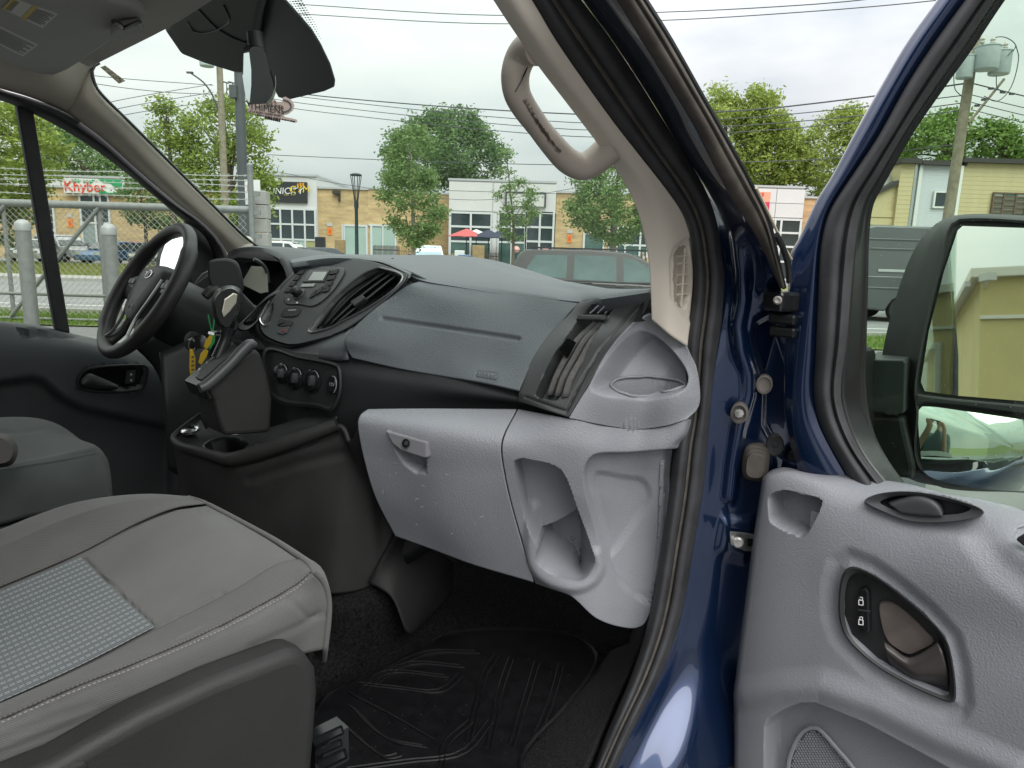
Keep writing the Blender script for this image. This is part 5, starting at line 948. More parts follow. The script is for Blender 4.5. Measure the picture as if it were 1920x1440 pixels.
B_[-1], C_[-1], D_[-1] = [np.array(Q(*p, l=.757)) for p in ((604, 1098), (613, 1133), (605, 1218))]
sheet('seat_front', [lip, B_, C_, D_], 26, 50, M_fab, seat, .006)
def insert_mat():
    m = mat('dotted insert fabric', (.16, .175, .175), .95, sheen=.2); t = m.node_tree; b = t.nodes['Principled BSDF']; uv = t.nodes.new('ShaderNodeUVMap'); s = t.nodes.new('ShaderNodeSeparateXYZ'); lk(t, uv.outputs[0], s.inputs[0])
    def op(o, a, k=None):
        n = t.nodes.new('ShaderNodeMath'); n.operation = o
        for i, v in enumerate((a, k)):
            if v is None: continue
            if isinstance(v, (int, float)): n.inputs[i].default_value = v
            else: lk(t, v, n.inputs[i])
        return n.outputs[0]
    fu = op('FRACT', op('MULTIPLY', s.outputs[0], 1/.0132)); row = op('LESS_THAN', op('ABSOLUTE', op('SUBTRACT', fu, .5)), .17); line = op('GREATER_THAN', op('ABSOLUTE', op('SUBTRACT', fu, .5)), .045)
    da = op('GREATER_THAN', op('FRACT', op('MULTIPLY', s.outputs[1], 1/.0064)), .26)
    k = op('MULTIPLY', op('MULTIPLY', row, line), da); rib = op('MULTIPLY', op('ADD', op('SINE', op('MULTIPLY', s.outputs[0], 1500)), 1), .5)
    mm = t.nodes.new('ShaderNodeMix'); mm.data_type = 'RGBA'; lk(t, k, mm.inputs[0]); mm.inputs[6].default_value = (.075, .086, .088, 1); mm.inputs[7].default_value = (.21, .232, .24, 1)
    lk(t, mm.outputs[2], b.inputs['Base Color']); bp = t.nodes.new('ShaderNodeBump'); bp.inputs['Strength'].default_value = .4; bp.inputs['Distance'].default_value = .0008; lk(t, op('ADD', rib, k), bp.inputs['Height']); lk(t, bp.outputs[0], b.inputs['Normal']); return m
up_ = lambda P, d=.004: [(x, l, z+d) for x, l, z in P]
iL = Ql([(-220, 1200), (0, 1110), (80, 1076), (152, 1045)], l=1.122); iC = Ql([(-220, 1310), (0, 1214), (110, 1164), (221, 1113)], l=.985); iR = Ql([(-220, 1413), (0, 1318), (150, 1250), (291, 1177)], l=.852)
sheet('seat_insert', [up_(iL, .0015), up_(iC, .0015), up_(iR, .0015)], 60, 40, insert_mat(), seat, 0)
sheet('bolster_cover', [up_(sL1, .002), up_(sL2, .003), up_(Ql([(-220, 1195), (0, 1103), (150, 1039), (258, 982), (328, 954), (386, 946)], l=1.13), .003)], 20, 50, M_fabd, seat, .002)
sheet('bolster_cover', [up_(Ql([(-220, 1418), (0, 1322), (150, 1256), (296, 1182), (430, 1114), (520, 1060), (560, 1050)], l=.845), .002), up_(Ql([(-220, 1425), (0, 1330), (150, 1270), (293, 1202), (430, 1138), (530, 1084), (574, 1062)], l=.795), .003), up_(Ql([(-220, 1436), (0, 1349), (133, 1291), (267, 1238), (400, 1180), (489, 1134), (556, 1095), (582, 1072)], l=.755), .002)], 16, 50, M_fabd, seat, .002)
st = cr(np.array(Ql([(-30, 1369), (0, 1356), (133, 1299), (267, 1246), (400, 1188), (489, 1142), (556, 1103), (580, 1080)], l=.745)), 150); b = MB()
for i in range(0, 148, 2): b.bar(st[i], st[i+1], .0008, 4)
tag(b.build('stitching', mat('pale thread', (.2, .19, .175), .8), seat), kind='stuff')
sp_ = slab('side_cover', Ql([(-160, 1540), (0, 1480), (102, 1437), (178, 1392), (267, 1342), (400, 1280), (511, 1237), (545, 1224), (562, 1223), (580, 1231), (597, 1256), (601, 1300), (596, 1370), (590, 1440), (585, 1640), (-160, 1700)], l=.695), [0, .05, 0], M_console, seat, .014, seg=4, smooth=True)
sp_.data.shade_smooth() if hasattr(sp_.data, 'shade_smooth') else None
slab('side_cover_lip', Ql([(80, 1460), (160, 1425), (172, 1440), (100, 1475)], l=.693), [0, .01, 0], M_console, seat, .004)
rb = MB()
for a, b2, r in (((590, 1392), (642, 1368), .006), ((594, 1412), (640, 1392), .005), ((600, 1436), (648, 1412), .007)): rb.bar(Q(*a, l=.74), Q(*b2, l=.72), r, 6)
rb.box(Q(612, 1400, l=.76), (.05, .03, .05)); rb.build('seat_rail', M_gloss, seat)
box('seat_base', (.12, 1.0, .98), (.5, .4, .22), M_dpl, seat, bevel=.02); box('seat_pedestal', (.1, .98, .8), (.36, .34, .2), M_dpl, seat)
# ---------------------------------------------------------------- dashboard
sil = [(540, 482, 1.28), (600, 479, 1.3), (690, 478, 1.32), (760, 478, 1.33), (830, 478, 1.33), (880, 483, 1.31), (930, 497, 1.28), (975, 513, 1.26), (1040, 526, 1.24), (1100, 536, 1.22), (1160, 543, 1.19), (1221, 547, 1.15)]
R_s = Ql(sil, f=0); R_e = Ql([(545, 494, 1.66), (627, 484, 1.53), (700, 491, 1.42), (752, 508, 1.33), (790, 525, 1.26), (860, 536, 1.18), (940, 547, 1.09), (1010, 557, 1.01), (1086, 566, .93), (1125, 561, .87), (1170, 554, .81), (1221, 546, .752)], l=0)
mid_ = [tuple(.5*np.array(a)+.5*np.array(b)+[0, 0, .012 if 3 < i < 8 else .006]) for i, (a, b) in enumerate(zip(R_s, R_e))]
dash = sheet('dashboard', [[(1.66, l*1.0, 1.60) for f, l, z in R_s], [(f+.12, l, z-.012) for f, l, z in R_s], R_s, mid_, R_e, [(f+.01, l, z-.03) for f, l, z in R_e]], 60, 110, M_dash, van, .006)
# tray in the dash top and the raised speaker cover
sheet('top_tray', [Ql([(592, 485, 1.10), (650, 483, 1.14), (700, 483, 1.15), (738, 485, 1.12)], f=0), Ql([(598, 480.5, 1.22), (650, 478.2, 1.29), (695, 477.6, 1.30), (735, 480, 1.25)], f=0)], 4, 16, mat('dark tray mat', (.03, .03, .03), .7), dash, .002)
sheet('dash_cowl', [[(f+.03, l, z) for f, l, z in Ql([(430, 560, 1.9), (500, 590, 1.66), (560, 600, 1.53), (620, 595, 1.42), (655, 590, 1.38)], l=0)], Ql([(430, 630, 1.84), (490, 640, 1.64), (560, 652, 1.47), (630, 648, 1.33), (652, 636, 1.30)], l=0), Ql([(430, 655, 1.83), (490, 656, 1.62), (560, 667, 1.455), (630, 676, 1.31), (652, 674, 1.275)], l=0)], 14, 40, M_dash, dash, .004)
sheet('dash_underside', [[(f+.05, l, z) for f, l, z in Ql([(560, 760, 1.40), (660, 770, 1.25), (720, 800, 1.2)], l=0)], [(f+.06, l, z) for f, l, z in Ql([(600, 900, 1.33), (690, 920, 1.24), (740, 930, 1.2)], l=0)], [(f+.07, l, z) for f, l, z in Ql([(600, 1080, 1.30), (700, 1080, 1.24), (760, 1050, 1.2)], l=0)]], 10, 14, M_gloss, dash, .004)
sheet('dash_end', [Ql([(240, 640, 2.24), (330, 600, 2.15), (420, 560, 2.05)], l=0), Ql([(292, 695, 2.2), (340, 670, 2.12), (420, 640, 2.0)], l=0), Ql([(325, 800, 2.16), (350, 800, 2.1), (420, 760, 1.95)], l=0)], 10, 20, M_dpl, dash, .004)
core = sheet('dash_face', [[(a[0]+.012, a[1], a[2]) for a in Ql([(440, 545, 1.86), (480, 590, 1.68), (520, 650, 1.52), (640, 668, 1.30), (800, 700, 1.11), (972, 730, .945), (1010, 748, .91)], l=0)], [(a[0]+.006, a[1], a[2]) for a in Ql([(440, 600, 1.84), (480, 640, 1.66), (525, 690, 1.5), (640, 705, 1.285), (810, 730, 1.10), (968, 750, .94), (1030, 765, .88)], l=0)], [(a[0]+.035, a[1], a[2]) for a in Ql([(440, 700, 1.8), (490, 740, 1.6), (520, 790, 1.48), (640, 770, 1.27), (820, 768, 1.09), (966, 768, .945), (1062, 786, .845)], l=0)], [(a[0]+.05, a[1], a[2]) for a in Ql([(440, 800, 1.8), (490, 820, 1.6), (540, 860, 1.48), (660, 830, 1.27), (820, 800, 1.09), (966, 790, .945), (1062, 800, .845)], l=0)]], 40, 90, mat('shaded black dash lower', (.03, .032, .034), .5, var=.1, bump=.3, bscale=500, btype='vor', bdist=.0008), dash, .005)
# panel behind the joint lines so that gaps read dark
sheet('inner_panel', [[(a[0]+.03, a[1], a[2]-.012) for a in Ql([(700, 500, 1.4), (790, 528, 1.27), (940, 549, 1.1), (1086, 568, .94)], l=0)], [(a[0]+.02, a[1], a[2]) for a in Ql([(640, 600, 1.36), (740, 610, 1.25), (880, 640, 1.1), (1020, 670, .95)], l=0)], [(a[0]+.02, a[1], a[2]) for a in Ql([(620, 660, 1.32), (655, 676, 1.28), (810, 706, 1.1), (975, 736, .95)], l=0)]], 20, 30, M_gloss, dash, .003)
AB = [(791, 530), (860, 539), (940, 550), (1020, 560), (1084, 569)]
airb = sheet('airbag_panel', [Ql([(786, 528, 1.262), (764, 535, 1.268), (734, 556, 1.28), (688, 592, 1.285), (646, 636, 1.283), (652, 658, 1.275), (661, 671, 1.262)], l=0), Ql([(865, 540, 1.172), (835, 560, 1.178), (795, 600, 1.19), (755, 645, 1.19), (745, 690, 1.172)], l=0), Ql([(940, 550, 1.09), (905, 575, 1.098), (868, 615, 1.105), (838, 660, 1.105), (825, 704, 1.09)], l=0), Ql([(1015, 560, 1.005), (985, 590, 1.015), (950, 632, 1.02), (920, 680, 1.018), (905, 717, 1.0)], l=0), Ql([(1084, 569, .93), (1068, 585, .935), (1040, 620, .942), (1003, 668, .943), (973, 732, .925)], l=0)], 150, 110, M_dash, dash, .004,
   feats=[('line', [(718, 597), (800, 609), (900, 624), (972, 635)], .005, 6), ('loop', [(894, 696), (931, 700), (932, 712), (928, 713), (891, 707)], .0012, 2.2)])
text('emboss', 'AIRBAG', .0125, Q(912, 704.5, l=.997), np.array(Q(930, 707.5, l=.98))-np.array(Q(895, 701.5, l=1.013)), (.35, 0, .9), mat('embossed text', (.10, .11, .115), .5), airb, thick=.0012, sx=1.0)
scr = MB()
for a, b2 in (((708, 576), (714, 628)), ((735, 558), (738, 612)), ((742, 556), (741, 590)), ((731, 580), (733, 600))):
    pa, pb_ = np.array(Q(*a, l=1.268)), np.array(Q(*b2, l=1.262)); pm_ = (pa+pb_)/2+[-.004, -.003, 0]; scr.bar(pa, pm_, .0006, 3); scr.bar(pm_, pb_, .0006, 3)
scr.build('scuff_marks', mat('pale scuff', (.25, .26, .26), .8), airb)
# radio and centre vents on their own sloping plane
rp0 = np.array(Q(650, 490, l=1.5)); rpb = np.array(Q(540, 640, l=1.5)); sv = rpb-rp0; sv /= np.linalg.norm(sv); lat = np.array([-.13, 1, 0]); lat /= np.linalg.norm(lat); rn = np.cross(lat, sv); rn /= np.linalg.norm(rn)
if rn @ (CAMP-rp0) < 0: rn = -rn
RPX = lambda P, off=0: [QP(x, y, rp0, rn, off) for x, y in P]
ST = [(591, 487), (560, 506), (520, 547), (495, 580), (484, 604), (491, 627), (512, 640), (545, 648), (585, 641), (628, 627), (660, 611), (693, 587), (740, 547), (764, 522), (766, 515), (758, 510), (720, 493), (690, 488), (640, 483)]
big = scale_px(ST, 1.035, (625, 565)); vent = [(579, 621), (602, 586), (640, 546), (681, 514), (706, 503), (714, 502), (755, 518), (741, 541), (690, 577), (641, 603), (613, 617)]
loops('stack_surround', [RPX(scale_px(ST, 1.05, (625, 565)), -.03), RPX(big, -.004), RPX(ST, .0)], M_dsm, dash, 100)
gl = [RPX(p, .002) for p in ([(593, 489), (558, 510), (520, 549), (497, 582), (487, 604), (493, 624), (514, 637), (540, 645)], [(640, 485), (610, 520), (580, 555), (558, 590), (545, 612), (540, 630), (545, 640), (560, 644)], [(700, 491), (678, 515), (650, 545), (615, 580), (590, 608), (580, 625), (578, 635), (586, 638)], [(764, 514), (758, 526), (738, 547), (692, 586), (660, 609), (640, 620), (625, 626), (620, 629)])]
stk = sheet('radio_console', gl, 110, 110, mat('charcoal satin fascia', (.047, .052, .054), .42, spec=.45, var=.05), dash, .004, feats=[('in', vent, .03, 5), ('in', [(488, 600), (498, 580), (510, 566), (512, 580), (505, 606), (496, 612)], .02, 4)])
vf = slab('vent_floor', RPX(scale_px(vent, 1.03), -.026), list(-.004*rn), M_gloss, stk); tube('vent_rim', RPX(vent, .003), .0026, mat('satin grey rim', (.25, .25, .25), .3, metal=.8), stk, 6, n=80, closed=True)
for i in range(4):
    f = (i+.6)/4.3; a = np.array((588, 615))*(1-f)+np.array((640, 604))*f; c = np.array((706, 505))*(1-f)+np.array((750, 519))*f; w = np.array((3.2, 2.2))
    m_ = (a+c)/2+np.array((-9, -7))*(1-f)*1.2+np.array((2, 2))*f
    sheet('vent_slat', [RPX([a-w, m_-w, c-w], -.012), RPX([a+w*.2, m_+w*.2, c+w*.2], -.004), RPX([a+w, m_+w, c+w], -.014)], 6, 14, M_dpl, stk, .002)
slab('vent_tab', RPX([(656, 565), (678, 551), (685, 558), (664, 574)], .001), list(-.014*rn), M_dpl, stk, .002)
tube('vent_rim', RPX([(505, 565), (496, 580), (488, 597), (490, 606), (498, 611), (506, 604)], .003), .0024, M_chrome, stk, 6, n=30)
BT = [(571, 503), (641, 502), (645, 512), (620, 549), (590, 572), (560, 570), (537, 569), (533, 558), (552, 524)]
loops('button_field', [RPX(scale_px(BT, 1.02), .002), RPX(BT, .005), RPX(scale_px(BT, .97), .005)], M_dsm, stk, 60, cap='last')
dsp = slab('display_frame', RPX([(582, 506), (620, 506), (608, 529), (567, 529)], .0055), list(.002*rn), M_gloss, stk, .001); slab('display', RPX([(588, 510), (614, 510), (605, 526), (578, 526)], .008), list(.0008*rn), M_lens, stk)
for i in range(4):                       # button columns beside the display and the knob
    y = 508+i*11; x = 622-i*4.5
    slab('button', RPX([(x, y), (x+14-i*.8, y-3), (x+9-i*.8, y+6), (x-5, y+8)], .0055), list(.0028*rn), M_console, stk, .001)
    x2 = 563-i*8; slab('button', RPX([(x2, y-1), (x2+10, y-2), (x2+4, y+7), (x2-6, y+8)], .0055), list(.0028*rn), M_console, stk, .001)
for i in range(3):
    x, y = 586+i*12, 549-i*6.5; slab('button', RPX([(x, y), (x+9, y-6), (x+4, y+6), (x-6, y+12)], .0055), list(.0028*rn), M_console, stk, .001)
slab('button', RPX([(567, 533), (592, 532), (588, 538), (563, 539)], .0055), list(.002*rn), M_lens, stk, .001)
for p in ((548, 548), (556, 566), (540, 560)): slab('print', RPX([(p[0], p[1]), (p[0]+3, p[1]), (p[0]+2, p[1]+3), (p[0]-1, p[1]+3)], .0056), list(.0004*rn), M_inkw, stk)
kb = lathe('knob', [(.0165, 0), (.016, .003), (.0125, .005), (.012, .018), (.0105, .02), (.004, .0205)], RPX([(561, 552)], .004)[0], rn, M_gloss, stk, 24); lathe('knob_ring', [(.0168, .0), (.0172, .002), (.016, .003)], RPX([(561, 552)], .005)[0], rn, M_dsm, kb, 24)
OV = [(529, 585), (535, 577), (548, 574), (562, 576), (563, 583), (556, 592), (538, 594), (528, 592)]
loops('cover_plate', [RPX(scale_px(OV, 1.03), .001), RPX(OV, .004), RPX(scale_px(OV, .9), .0045)], M_console, stk, 40, cap='last'); slab('print', RPX([(541, 580.5), (556, 580), (554, 582.5), (540, 583)], .0047), list(.0004*rn), M_sil, stk)
for P in ([(524, 600), (532, 598), (536, 601), (533, 606), (521, 611)], [(537, 601), (546, 601), (551, 604), (546, 612), (523, 613), (534, 607)]): slab('button', RPX(P, .002), list(.003*rn), M_console, stk, .001)
hz_ = slab('hazard_button', RPX([(521, 615), (544, 613), (538, 625), (531, 628), (520, 625)], .002), list(.003*rn), M_dsm, stk, .001); M_hz = mat('red hazard print', (.6, .04, .05), .5)
tube('triangle', RPX([(527, 622), (534, 622), (532, 616)], .0055), .0006, M_hz, hz_, 4, closed=True)
# small vent left of the radio
LV = [(455, 606), (470, 590), (497, 563), (518, 551), (520, 556), (500, 578), (482, 600), (468, 611)]
lp0, lnn = np.array(Q(488, 582, l=1.68)), rn
lvp = lambda P, off=0: [QP(x, y, lp0, lnn, off) for x, y in P]
loops('left_vent_frame', [lvp(scale_px(LV, 1.35), -.02), lvp(scale_px(LV, 1.25), .0), lvp(LV, .0), lvp(scale_px(LV, .95), -.02)], M_dsm, dash, 50, cap='last')
for k in range(3): tube('vent_slat', lvp([(462+k*6, 603-k*1), (490+k*6, 574-k*3)], -.006), .0025, M_gloss, dash, 5)
# climate panel
cp0 = np.array(Q(565, 705, l=1.40)); cn = np.array([-.93, -.22, .12]); cn /= np.linalg.norm(cn)
CPX = lambda P, off=0: [QP(x, y, cp0, cn, off) for x, y in P]
cl = loops('climate_panel', [CPX([(495, 655), (560, 667), (632, 682), (640, 700), (638, 742), (622, 771), (600, 766), (508, 745)], .0), CPX([(499, 659), (560, 671), (630, 686), (636, 700), (634, 740), (619, 766), (600, 761), (512, 741)], .003), CPX([(502, 663), (560, 674), (627, 689), (632, 700), (630, 738), (616, 761), (600, 757), (515, 737)], -.006)], M_dpl, dash, 60, cap='last')
for (x, y, r) in ((530, 700, .0195), (556, 709, .021), (588, 714, .022)):
    k = lathe('dial', [(r*1.15, 0), (r*1.18, .004), (r, .006), (r*.92, .012), (r*.5, .014)], CPX([(x, y)], -.006)[0], cn, M_gloss, cl, 28); lathe('grip', [(r*.55, .0), (r*.5, .012), (r*.2, .013)], CPX([(x, y)], .006)[0], cn, M_dsm, k, 20, sx=.45)
    tube('scale_mark', [np.array(CPX([(x, y)], .0075)[0])+r*.97*(math.cos(t)*np.array([0, -1, 0])+math.sin(t)*np.array([.12, 0, 1])) for t in np.linspace(.5, 2.6, 8)], .0008, M_sil, k, 4)
sk = lathe('power_socket', [(.017, 0), (.018, .003), (.0155, .005), (.004, .0052)], CPX([(624, 721)], -.004)[0], cn, M_gloss, cl, 28, sx=.8); tube('ring', [np.array(CPX([(624, 721)], .0)[0])+.0175*(math.cos(t)*.8*np.array([.0, -1, 0])+math.sin(t)*np.array([.12, 0, 1])) for t in np.linspace(-1.2, 1.9, 14)], .0012, M_sil, sk, 5); text('print', '12V', .0105, CPX([(622, 721)], .0025)[0], (.22, -1, 0), (.12, 0, 1), M_sil, sk)
# right hand vent
vb = sheet('side_vent_bezel', [Ql([(972, 752, .932), (973, 734, .932), (998, 674, .942), (1035, 621, .944), (1066, 588, .937), (1086, 567, .927)], l=0), Ql([(1020, 768, .878), (1028, 748, .876), (1055, 690, .875), (1092, 630, .87), (1125, 592, .865), (1155, 556, .835)], l=0), Ql([(1066, 783, .836), (1070, 776, .834), (1103, 722, .82), (1134, 667, .81), (1168, 627, .792), (1194, 602, .776), (1221, 560, .752)], l=0)], 70, 110, mat('black vent bezel', (.034, .036, .037), .42, bump=.3, bscale=600, btype='vor', bdist=.0006), dash, .004,
   feats=[('in', [(1003, 740), (1011, 747), (1043, 752), (1052, 742), (1070, 703), (1087, 678), (1110, 640), (1132, 600), (1160, 570), (1174, 559), (1109, 571), (1081, 603), (1041, 660), (1018, 703)], .032, 6), ('line', [(985, 745), (1062, 772), (1090, 715), (1125, 655), (1165, 608), (1195, 575)], .003, 4)])
for i in range(3):
    e0, e1 = 1006+i*14, 1094+i*13; P = [(e0, 742+i*2), (e0+10, 712), (e0+28+i*1, 676), (e0+55, 634), (e1, 604)]; d = .022
    sheet('vent_slat', [[(a+d+.012, l_, z) for a, l_, z in Ql([(x-1, y) for x, y in P], l=.90-i*.02)], [(a+d-.004, l_, z) for a, l_, z in Ql([(x+7, y+1) for x, y in P], l=.892-i*.02)], [(a+d+.006, l_, z) for a, l_, z in Ql([(x+13, y+2) for x, y in P], l=.884-i*.02)]], 8, 20, mat('dusty vent slat', (.085, .083, .08), .8, var=.25, vscale=90), vb, .002)
sheet('vent_crossbar', [Ql([(1084, 590, .905), (1138, 590, .845)], l=0), Ql([(1080, 600, .905), (1133, 600, .845)], l=0)], 4, 6, M_dpl, vb, .003)
for k in range(3): tube('vent_slat', [Q(1106+k*14, 588, l=.885-k*.012), Q(1122+k*14, 573-k, l=.87-k*.012)], .0016, M_sil, vb, 5)
slab('vent_tab', Ql([(1046, 656), (1062, 634), (1078, 642), (1062, 672)], l=.884), [.006, 0, 0], M_gloss, vb, .002)
slab('bezel_cap', Ql([(1188, 604), (1200, 572), (1224, 548), (1227, 600)], l=.768), [.01, 0, 0], M_dpl, vb)
sheet('corner_filler', [[(f+.008, l, z) for f, l, z in Ql([(742, 500, 1.345), (770, 512, 1.29), (802, 527, 1.25)], l=0)], [(f+.006, l, z) for f, l, z in Ql([(750, 525, 1.325), (775, 527, 1.285), (800, 532, 1.255)], l=0)], [(f+.006, l, z) for f, l, z in Ql([(742, 552, 1.31), (768, 542, 1.28), (798, 536, 1.258)], l=0)]], 8, 10, M_dash, dash, .003)
# cluster hood and gauges
hood = sheet('cluster_hood', [[(a+.34, l, z-.03) for a, l, z in Ql([(424, 486, 2.14), (440, 468, 2.06), (470, 463, 1.95), (510, 468, 1.86), (545, 488, 1.76), (566, 515, 1.68)], l=0)], [(a+.12, l, z+.0) for a, l, z in Ql([(424, 486, 2.14), (440, 466, 2.06), (470, 463, 1.95), (510, 468, 1.86), (543, 488, 1.76), (560, 515, 1.69)], l=0)], Ql([(420, 488, 2.14), (436, 467, 2.06), (470, 462.5, 1.95), (508, 468, 1.87), (540, 489, 1.78), (556, 518, 1.71)], l=0), Ql([(424, 492, 2.13), (440, 474, 2.05), (470, 471, 1.95), (503, 478, 1.87), (530, 500, 1.79), (540, 530, 1.72)], l=0), [(a+.14, l, z) for a, l, z in Ql([(428, 496, 2.12), (444, 482, 2.05), (470, 482, 1.95), (500, 490, 1.87), (520, 512, 1.79), (528, 540, 1.73)], l=0)]], 40, 40, mat('dark grey hood plastic', (.06, .065, .068), .5, var=.05, bump=.3, bscale=500, btype='vor', bdist=.0007), dash, .004)
slab('gauge_face', Ql([(392, 500), (446, 482), (520, 490), (540, 540), (510, 590), (430, 600)], l=1.90), [.2, 0, -.05], M_gloss, dash, frame='v')
gp0, gn_ = np.array(Q(475, 522, l=1.87)), np.array([-.75, -.28, .5])
slab('gauge_lens', [QP(x, y, gp0, gn_) for x, y in ((446, 497), (492, 500), (500, 510), (502, 547), (488, 550), (448, 530))], list(-.003*gn_), mat('gauge lens reflection grey', (.27, .27, .23), .15, spec=.6), dash)  # pale grey base colour stands in for sky reflected in the lens
tube('lens_edge', Ql([(476, 486), (490, 494), (500, 508), (503, 530)], l=1.84), .005, M_dsm, dash, 8, n=14)
for k in range(5): tube('lower_rib', Ql([(366+k*3, 532-k*4), (382+k*3, 520-k*3), (398+k*2, 512-k*2)], l=2.02-k*.02), .0035, M_dsm, dash, 6, n=8)
# ---------------------------------------------------------------- steering wheel
swc = np.array([.615, 1.93, 1.592]); sn = np.array([-.851, 0, .525]); su = np.array([0, 1., 0]); sv2 = np.cross(sn, su); sv2 = sv2 if sv2[2] > 0 else -sv2; RW = .178
wheel = tube('steering_wheel', [swc+RW*(math.cos(t)*su+math.sin(t)*sv2) for t in np.linspace(0, 2*math.pi, 65)[:-1]], [.0165+.0035*(abs(math.cos(t)) > .75) for t in np.linspace(0, 2*math.pi, 65)[:-1]], mat('worn black leather', (.028, .027, .027), .45, var=.2, vscale=20, bump=.3, bscale=500, btype='vor', bdist=.0006), van, 14, closed=True, up=sn)
def wp(u, v, o=0): return swc+u*su+v*sv2+o*sn
HB = [(-.085, .055), (-.06, .068), (0, .072), (.06, .068), (.085, .055), (.078, .0), (.055, -.05), (.035, -.085), (0, -.092), (-.035, -.085), (-.055, -.05), (-.078, 0)]
hub = loops('airbag_cover', [[wp(u*1.06, v*1.06, -.03) for u, v in HB], [wp(u, v, -.005) for u, v in HB], [wp(u*.85, v*.85, .008) for u, v in HB], [wp(u*.4, v*.4, .013) for u, v in HB]], mat('charcoal wheel boss', (.045, .046, .048), .5, bump=.3, bscale=600, btype='vor', bdist=.0006), wheel, 60, cap='last')
for s in (1, -1):
    sheet('spoke', [[wp(s*.065, .05, -.012), wp(s*.12, .03, -.016), wp(s*.172, .02, -.004)], [wp(s*.07, .02, -.004), wp(s*.12, .008, -.008), wp(s*.174, -.005, .004)], [wp(s*.06, -.03, -.012), wp(s*.12, -.03, -.018), wp(s*.17, -.035, -.004)]], 8, 10, M_dpl, wheel, .01)
    sheet('spoke', [[wp(s*.05, -.06, -.012), wp(s*.075, -.1, -.016), wp(s*.1, -.148, -.002)], [wp(s*.035, -.075, -.004), wp(s*.055, -.115, -.008), wp(s*.075, -.16, .004)], [wp(s*.02, -.085, -.012), wp(s*.035, -.12, -.016), wp(s*.05, -.168, -.002)]], 8, 10, M_dpl, wheel, .01)
    tube('spoke_trim', [wp(s*.082, .03, .004), wp(s*.07, -.03, .004), wp(s*.05, -.085, .002), wp(s*.06, -.13, .002), wp(s*.085, -.152, .006)], .004, mat('dull spoke trim', (.34, .34, .34), .4, metal=.8), wheel, 6, n=24)
    slab('switch_pad', [wp(s*a, b_, -.004) for a, b_ in ((.095, .035), (.14, .028), (.145, .0), (.1, -.005))], list(.006*sn), M_dsm, wheel, .003)
    for k in range(2): slab('switch', [wp(s*(.1+k*.022+a), .008+b_, .003) for a, b_ in ((0, 0), (.016, 0), (.016, .014), (0, .014))], list(.003*sn), M_sil, wheel, .001)
em = lathe('emblem', [(.02, 0), (.02, .002), (.017, .003)], wp(0, .036, .0125), sn, M_chrome, wheel, 32, uvw=(su, sv2, sn), sx=1.15, sy=.62); lathe('emblem_face', [(.0172, 0), (.0165, .001)], wp(0, .036, .0152), sn, mat('dark emblem', (.03, .035, .05), .3), em, 32, uvw=(su, sv2, sn), sx=1.15, sy=.62)
tube('emblem_script', [wp(.014-.028*t, .036+.005*math.sin(t*14), .0168) for t in np.linspace(0, 1, 24)], .0009, M_chrome, em, 4)
tube('badge_frame', [wp(u, v, .0115) for u, v in ((-.014, -.052), (.014, -.052), (.014, -.064), (-.014, -.064))], .0009, M_sil, wheel, 4, closed=True)
loops('column_shroud', [[wp(.09*math.cos(t), .07*math.sin(t)-.01, -.03) for t in np.linspace(0, 6.28, 13)[:-1]], [wp(.1*math.cos(t), .085*math.sin(t)-.015, -.08) for t in np.linspace(0, 6.28, 13)[:-1]], [wp(.085*math.cos(t), .09*math.sin(t)-.01, -.2) for t in np.linspace(0, 6.28, 13)[:-1]], [wp(.07*math.cos(t), .09*math.sin(t), -.32) for t in np.linspace(0, 6.28, 13)[:-1]]], M_dpl, van, 40, cap='both')
slab('instrument_flap', Ql([(389, 497), (395, 488), (425, 485), (443, 492), (452, 515), (455, 545), (438, 556), (405, 548), (392, 530)], l=1.78), [.012, .02, 0], mat('black matt flap', (.02, .021, .023), .6), van, .006, frame='v', n=40)
tube('column_stalk', Ql([(384, 556), (395, 546), (408, 543)], l=1.78), [.011, .013, .012], M_dpl, van, 10, n=8, frame='v')
lathe('ignition_lock', [(.022, 0), (.024, .006), (.016, .01), (.006, .011)], Q(364, 640, l=1.74), (-.8, -.5, .2), M_dpl, van, 20, frame='v')
sheet('knee_panel', [Ql([(300, 660), (345, 640), (400, 600)], l=1.86), Ql([(310, 760), (350, 770), (390, 770)], l=1.82), Ql([(315, 880), (350, 900), (395, 900)], l=1.85)], 14, 12, M_dpl, dash, .01)
# ---------------------------------------------------------------- gear lever and console
gm = mat('gloss black lever', (.015, .016, .017), .25, spec=.5)
lev = loops('gear_lever', [Ql(P, l=l_) for l_, P in ((1.56, [(402, 560), (412, 544), (436, 540), (448, 552), (444, 572), (428, 600), (418, 618), (408, 600), (402, 580)]), (1.52, [(397, 562), (406, 543), (432, 535), (453, 544), (455, 560), (446, 590), (436, 620), (420, 624), (404, 604), (399, 580)]), (1.48, [(404, 562), (414, 548), (432, 541), (448, 549), (449, 562), (440, 588), (430, 612), (420, 612), (409, 596), (405, 580)]))], gm, van, 50, cap='both')
slab('lever_inlay', Ql([(421, 561), (438, 549), (446, 552), (444, 568), (432, 584), (420, 596), (416, 585)], l=1.476), [0, .004, 0], mat('satin silver inlay', (.55, .52, .45), .3, metal=.7), lev, .002)
tube('lever_shaft', Ql([(428, 615), (424, 632), (418, 648), (408, 672)], l=1.49), [.018, .013, .013, .014], gm, lev, 12, n=10)
loops('lever_collar', [[(a, l, z) for a, l, z in Ql([(402, 624), (436, 622), (436, 627), (402, 630)], l=1.48)], [(a, l+.03, z) for a, l, z in Ql([(402, 624), (436, 622), (436, 627), (402, 630)], l=1.48)]], M_chrome, lev, 16)
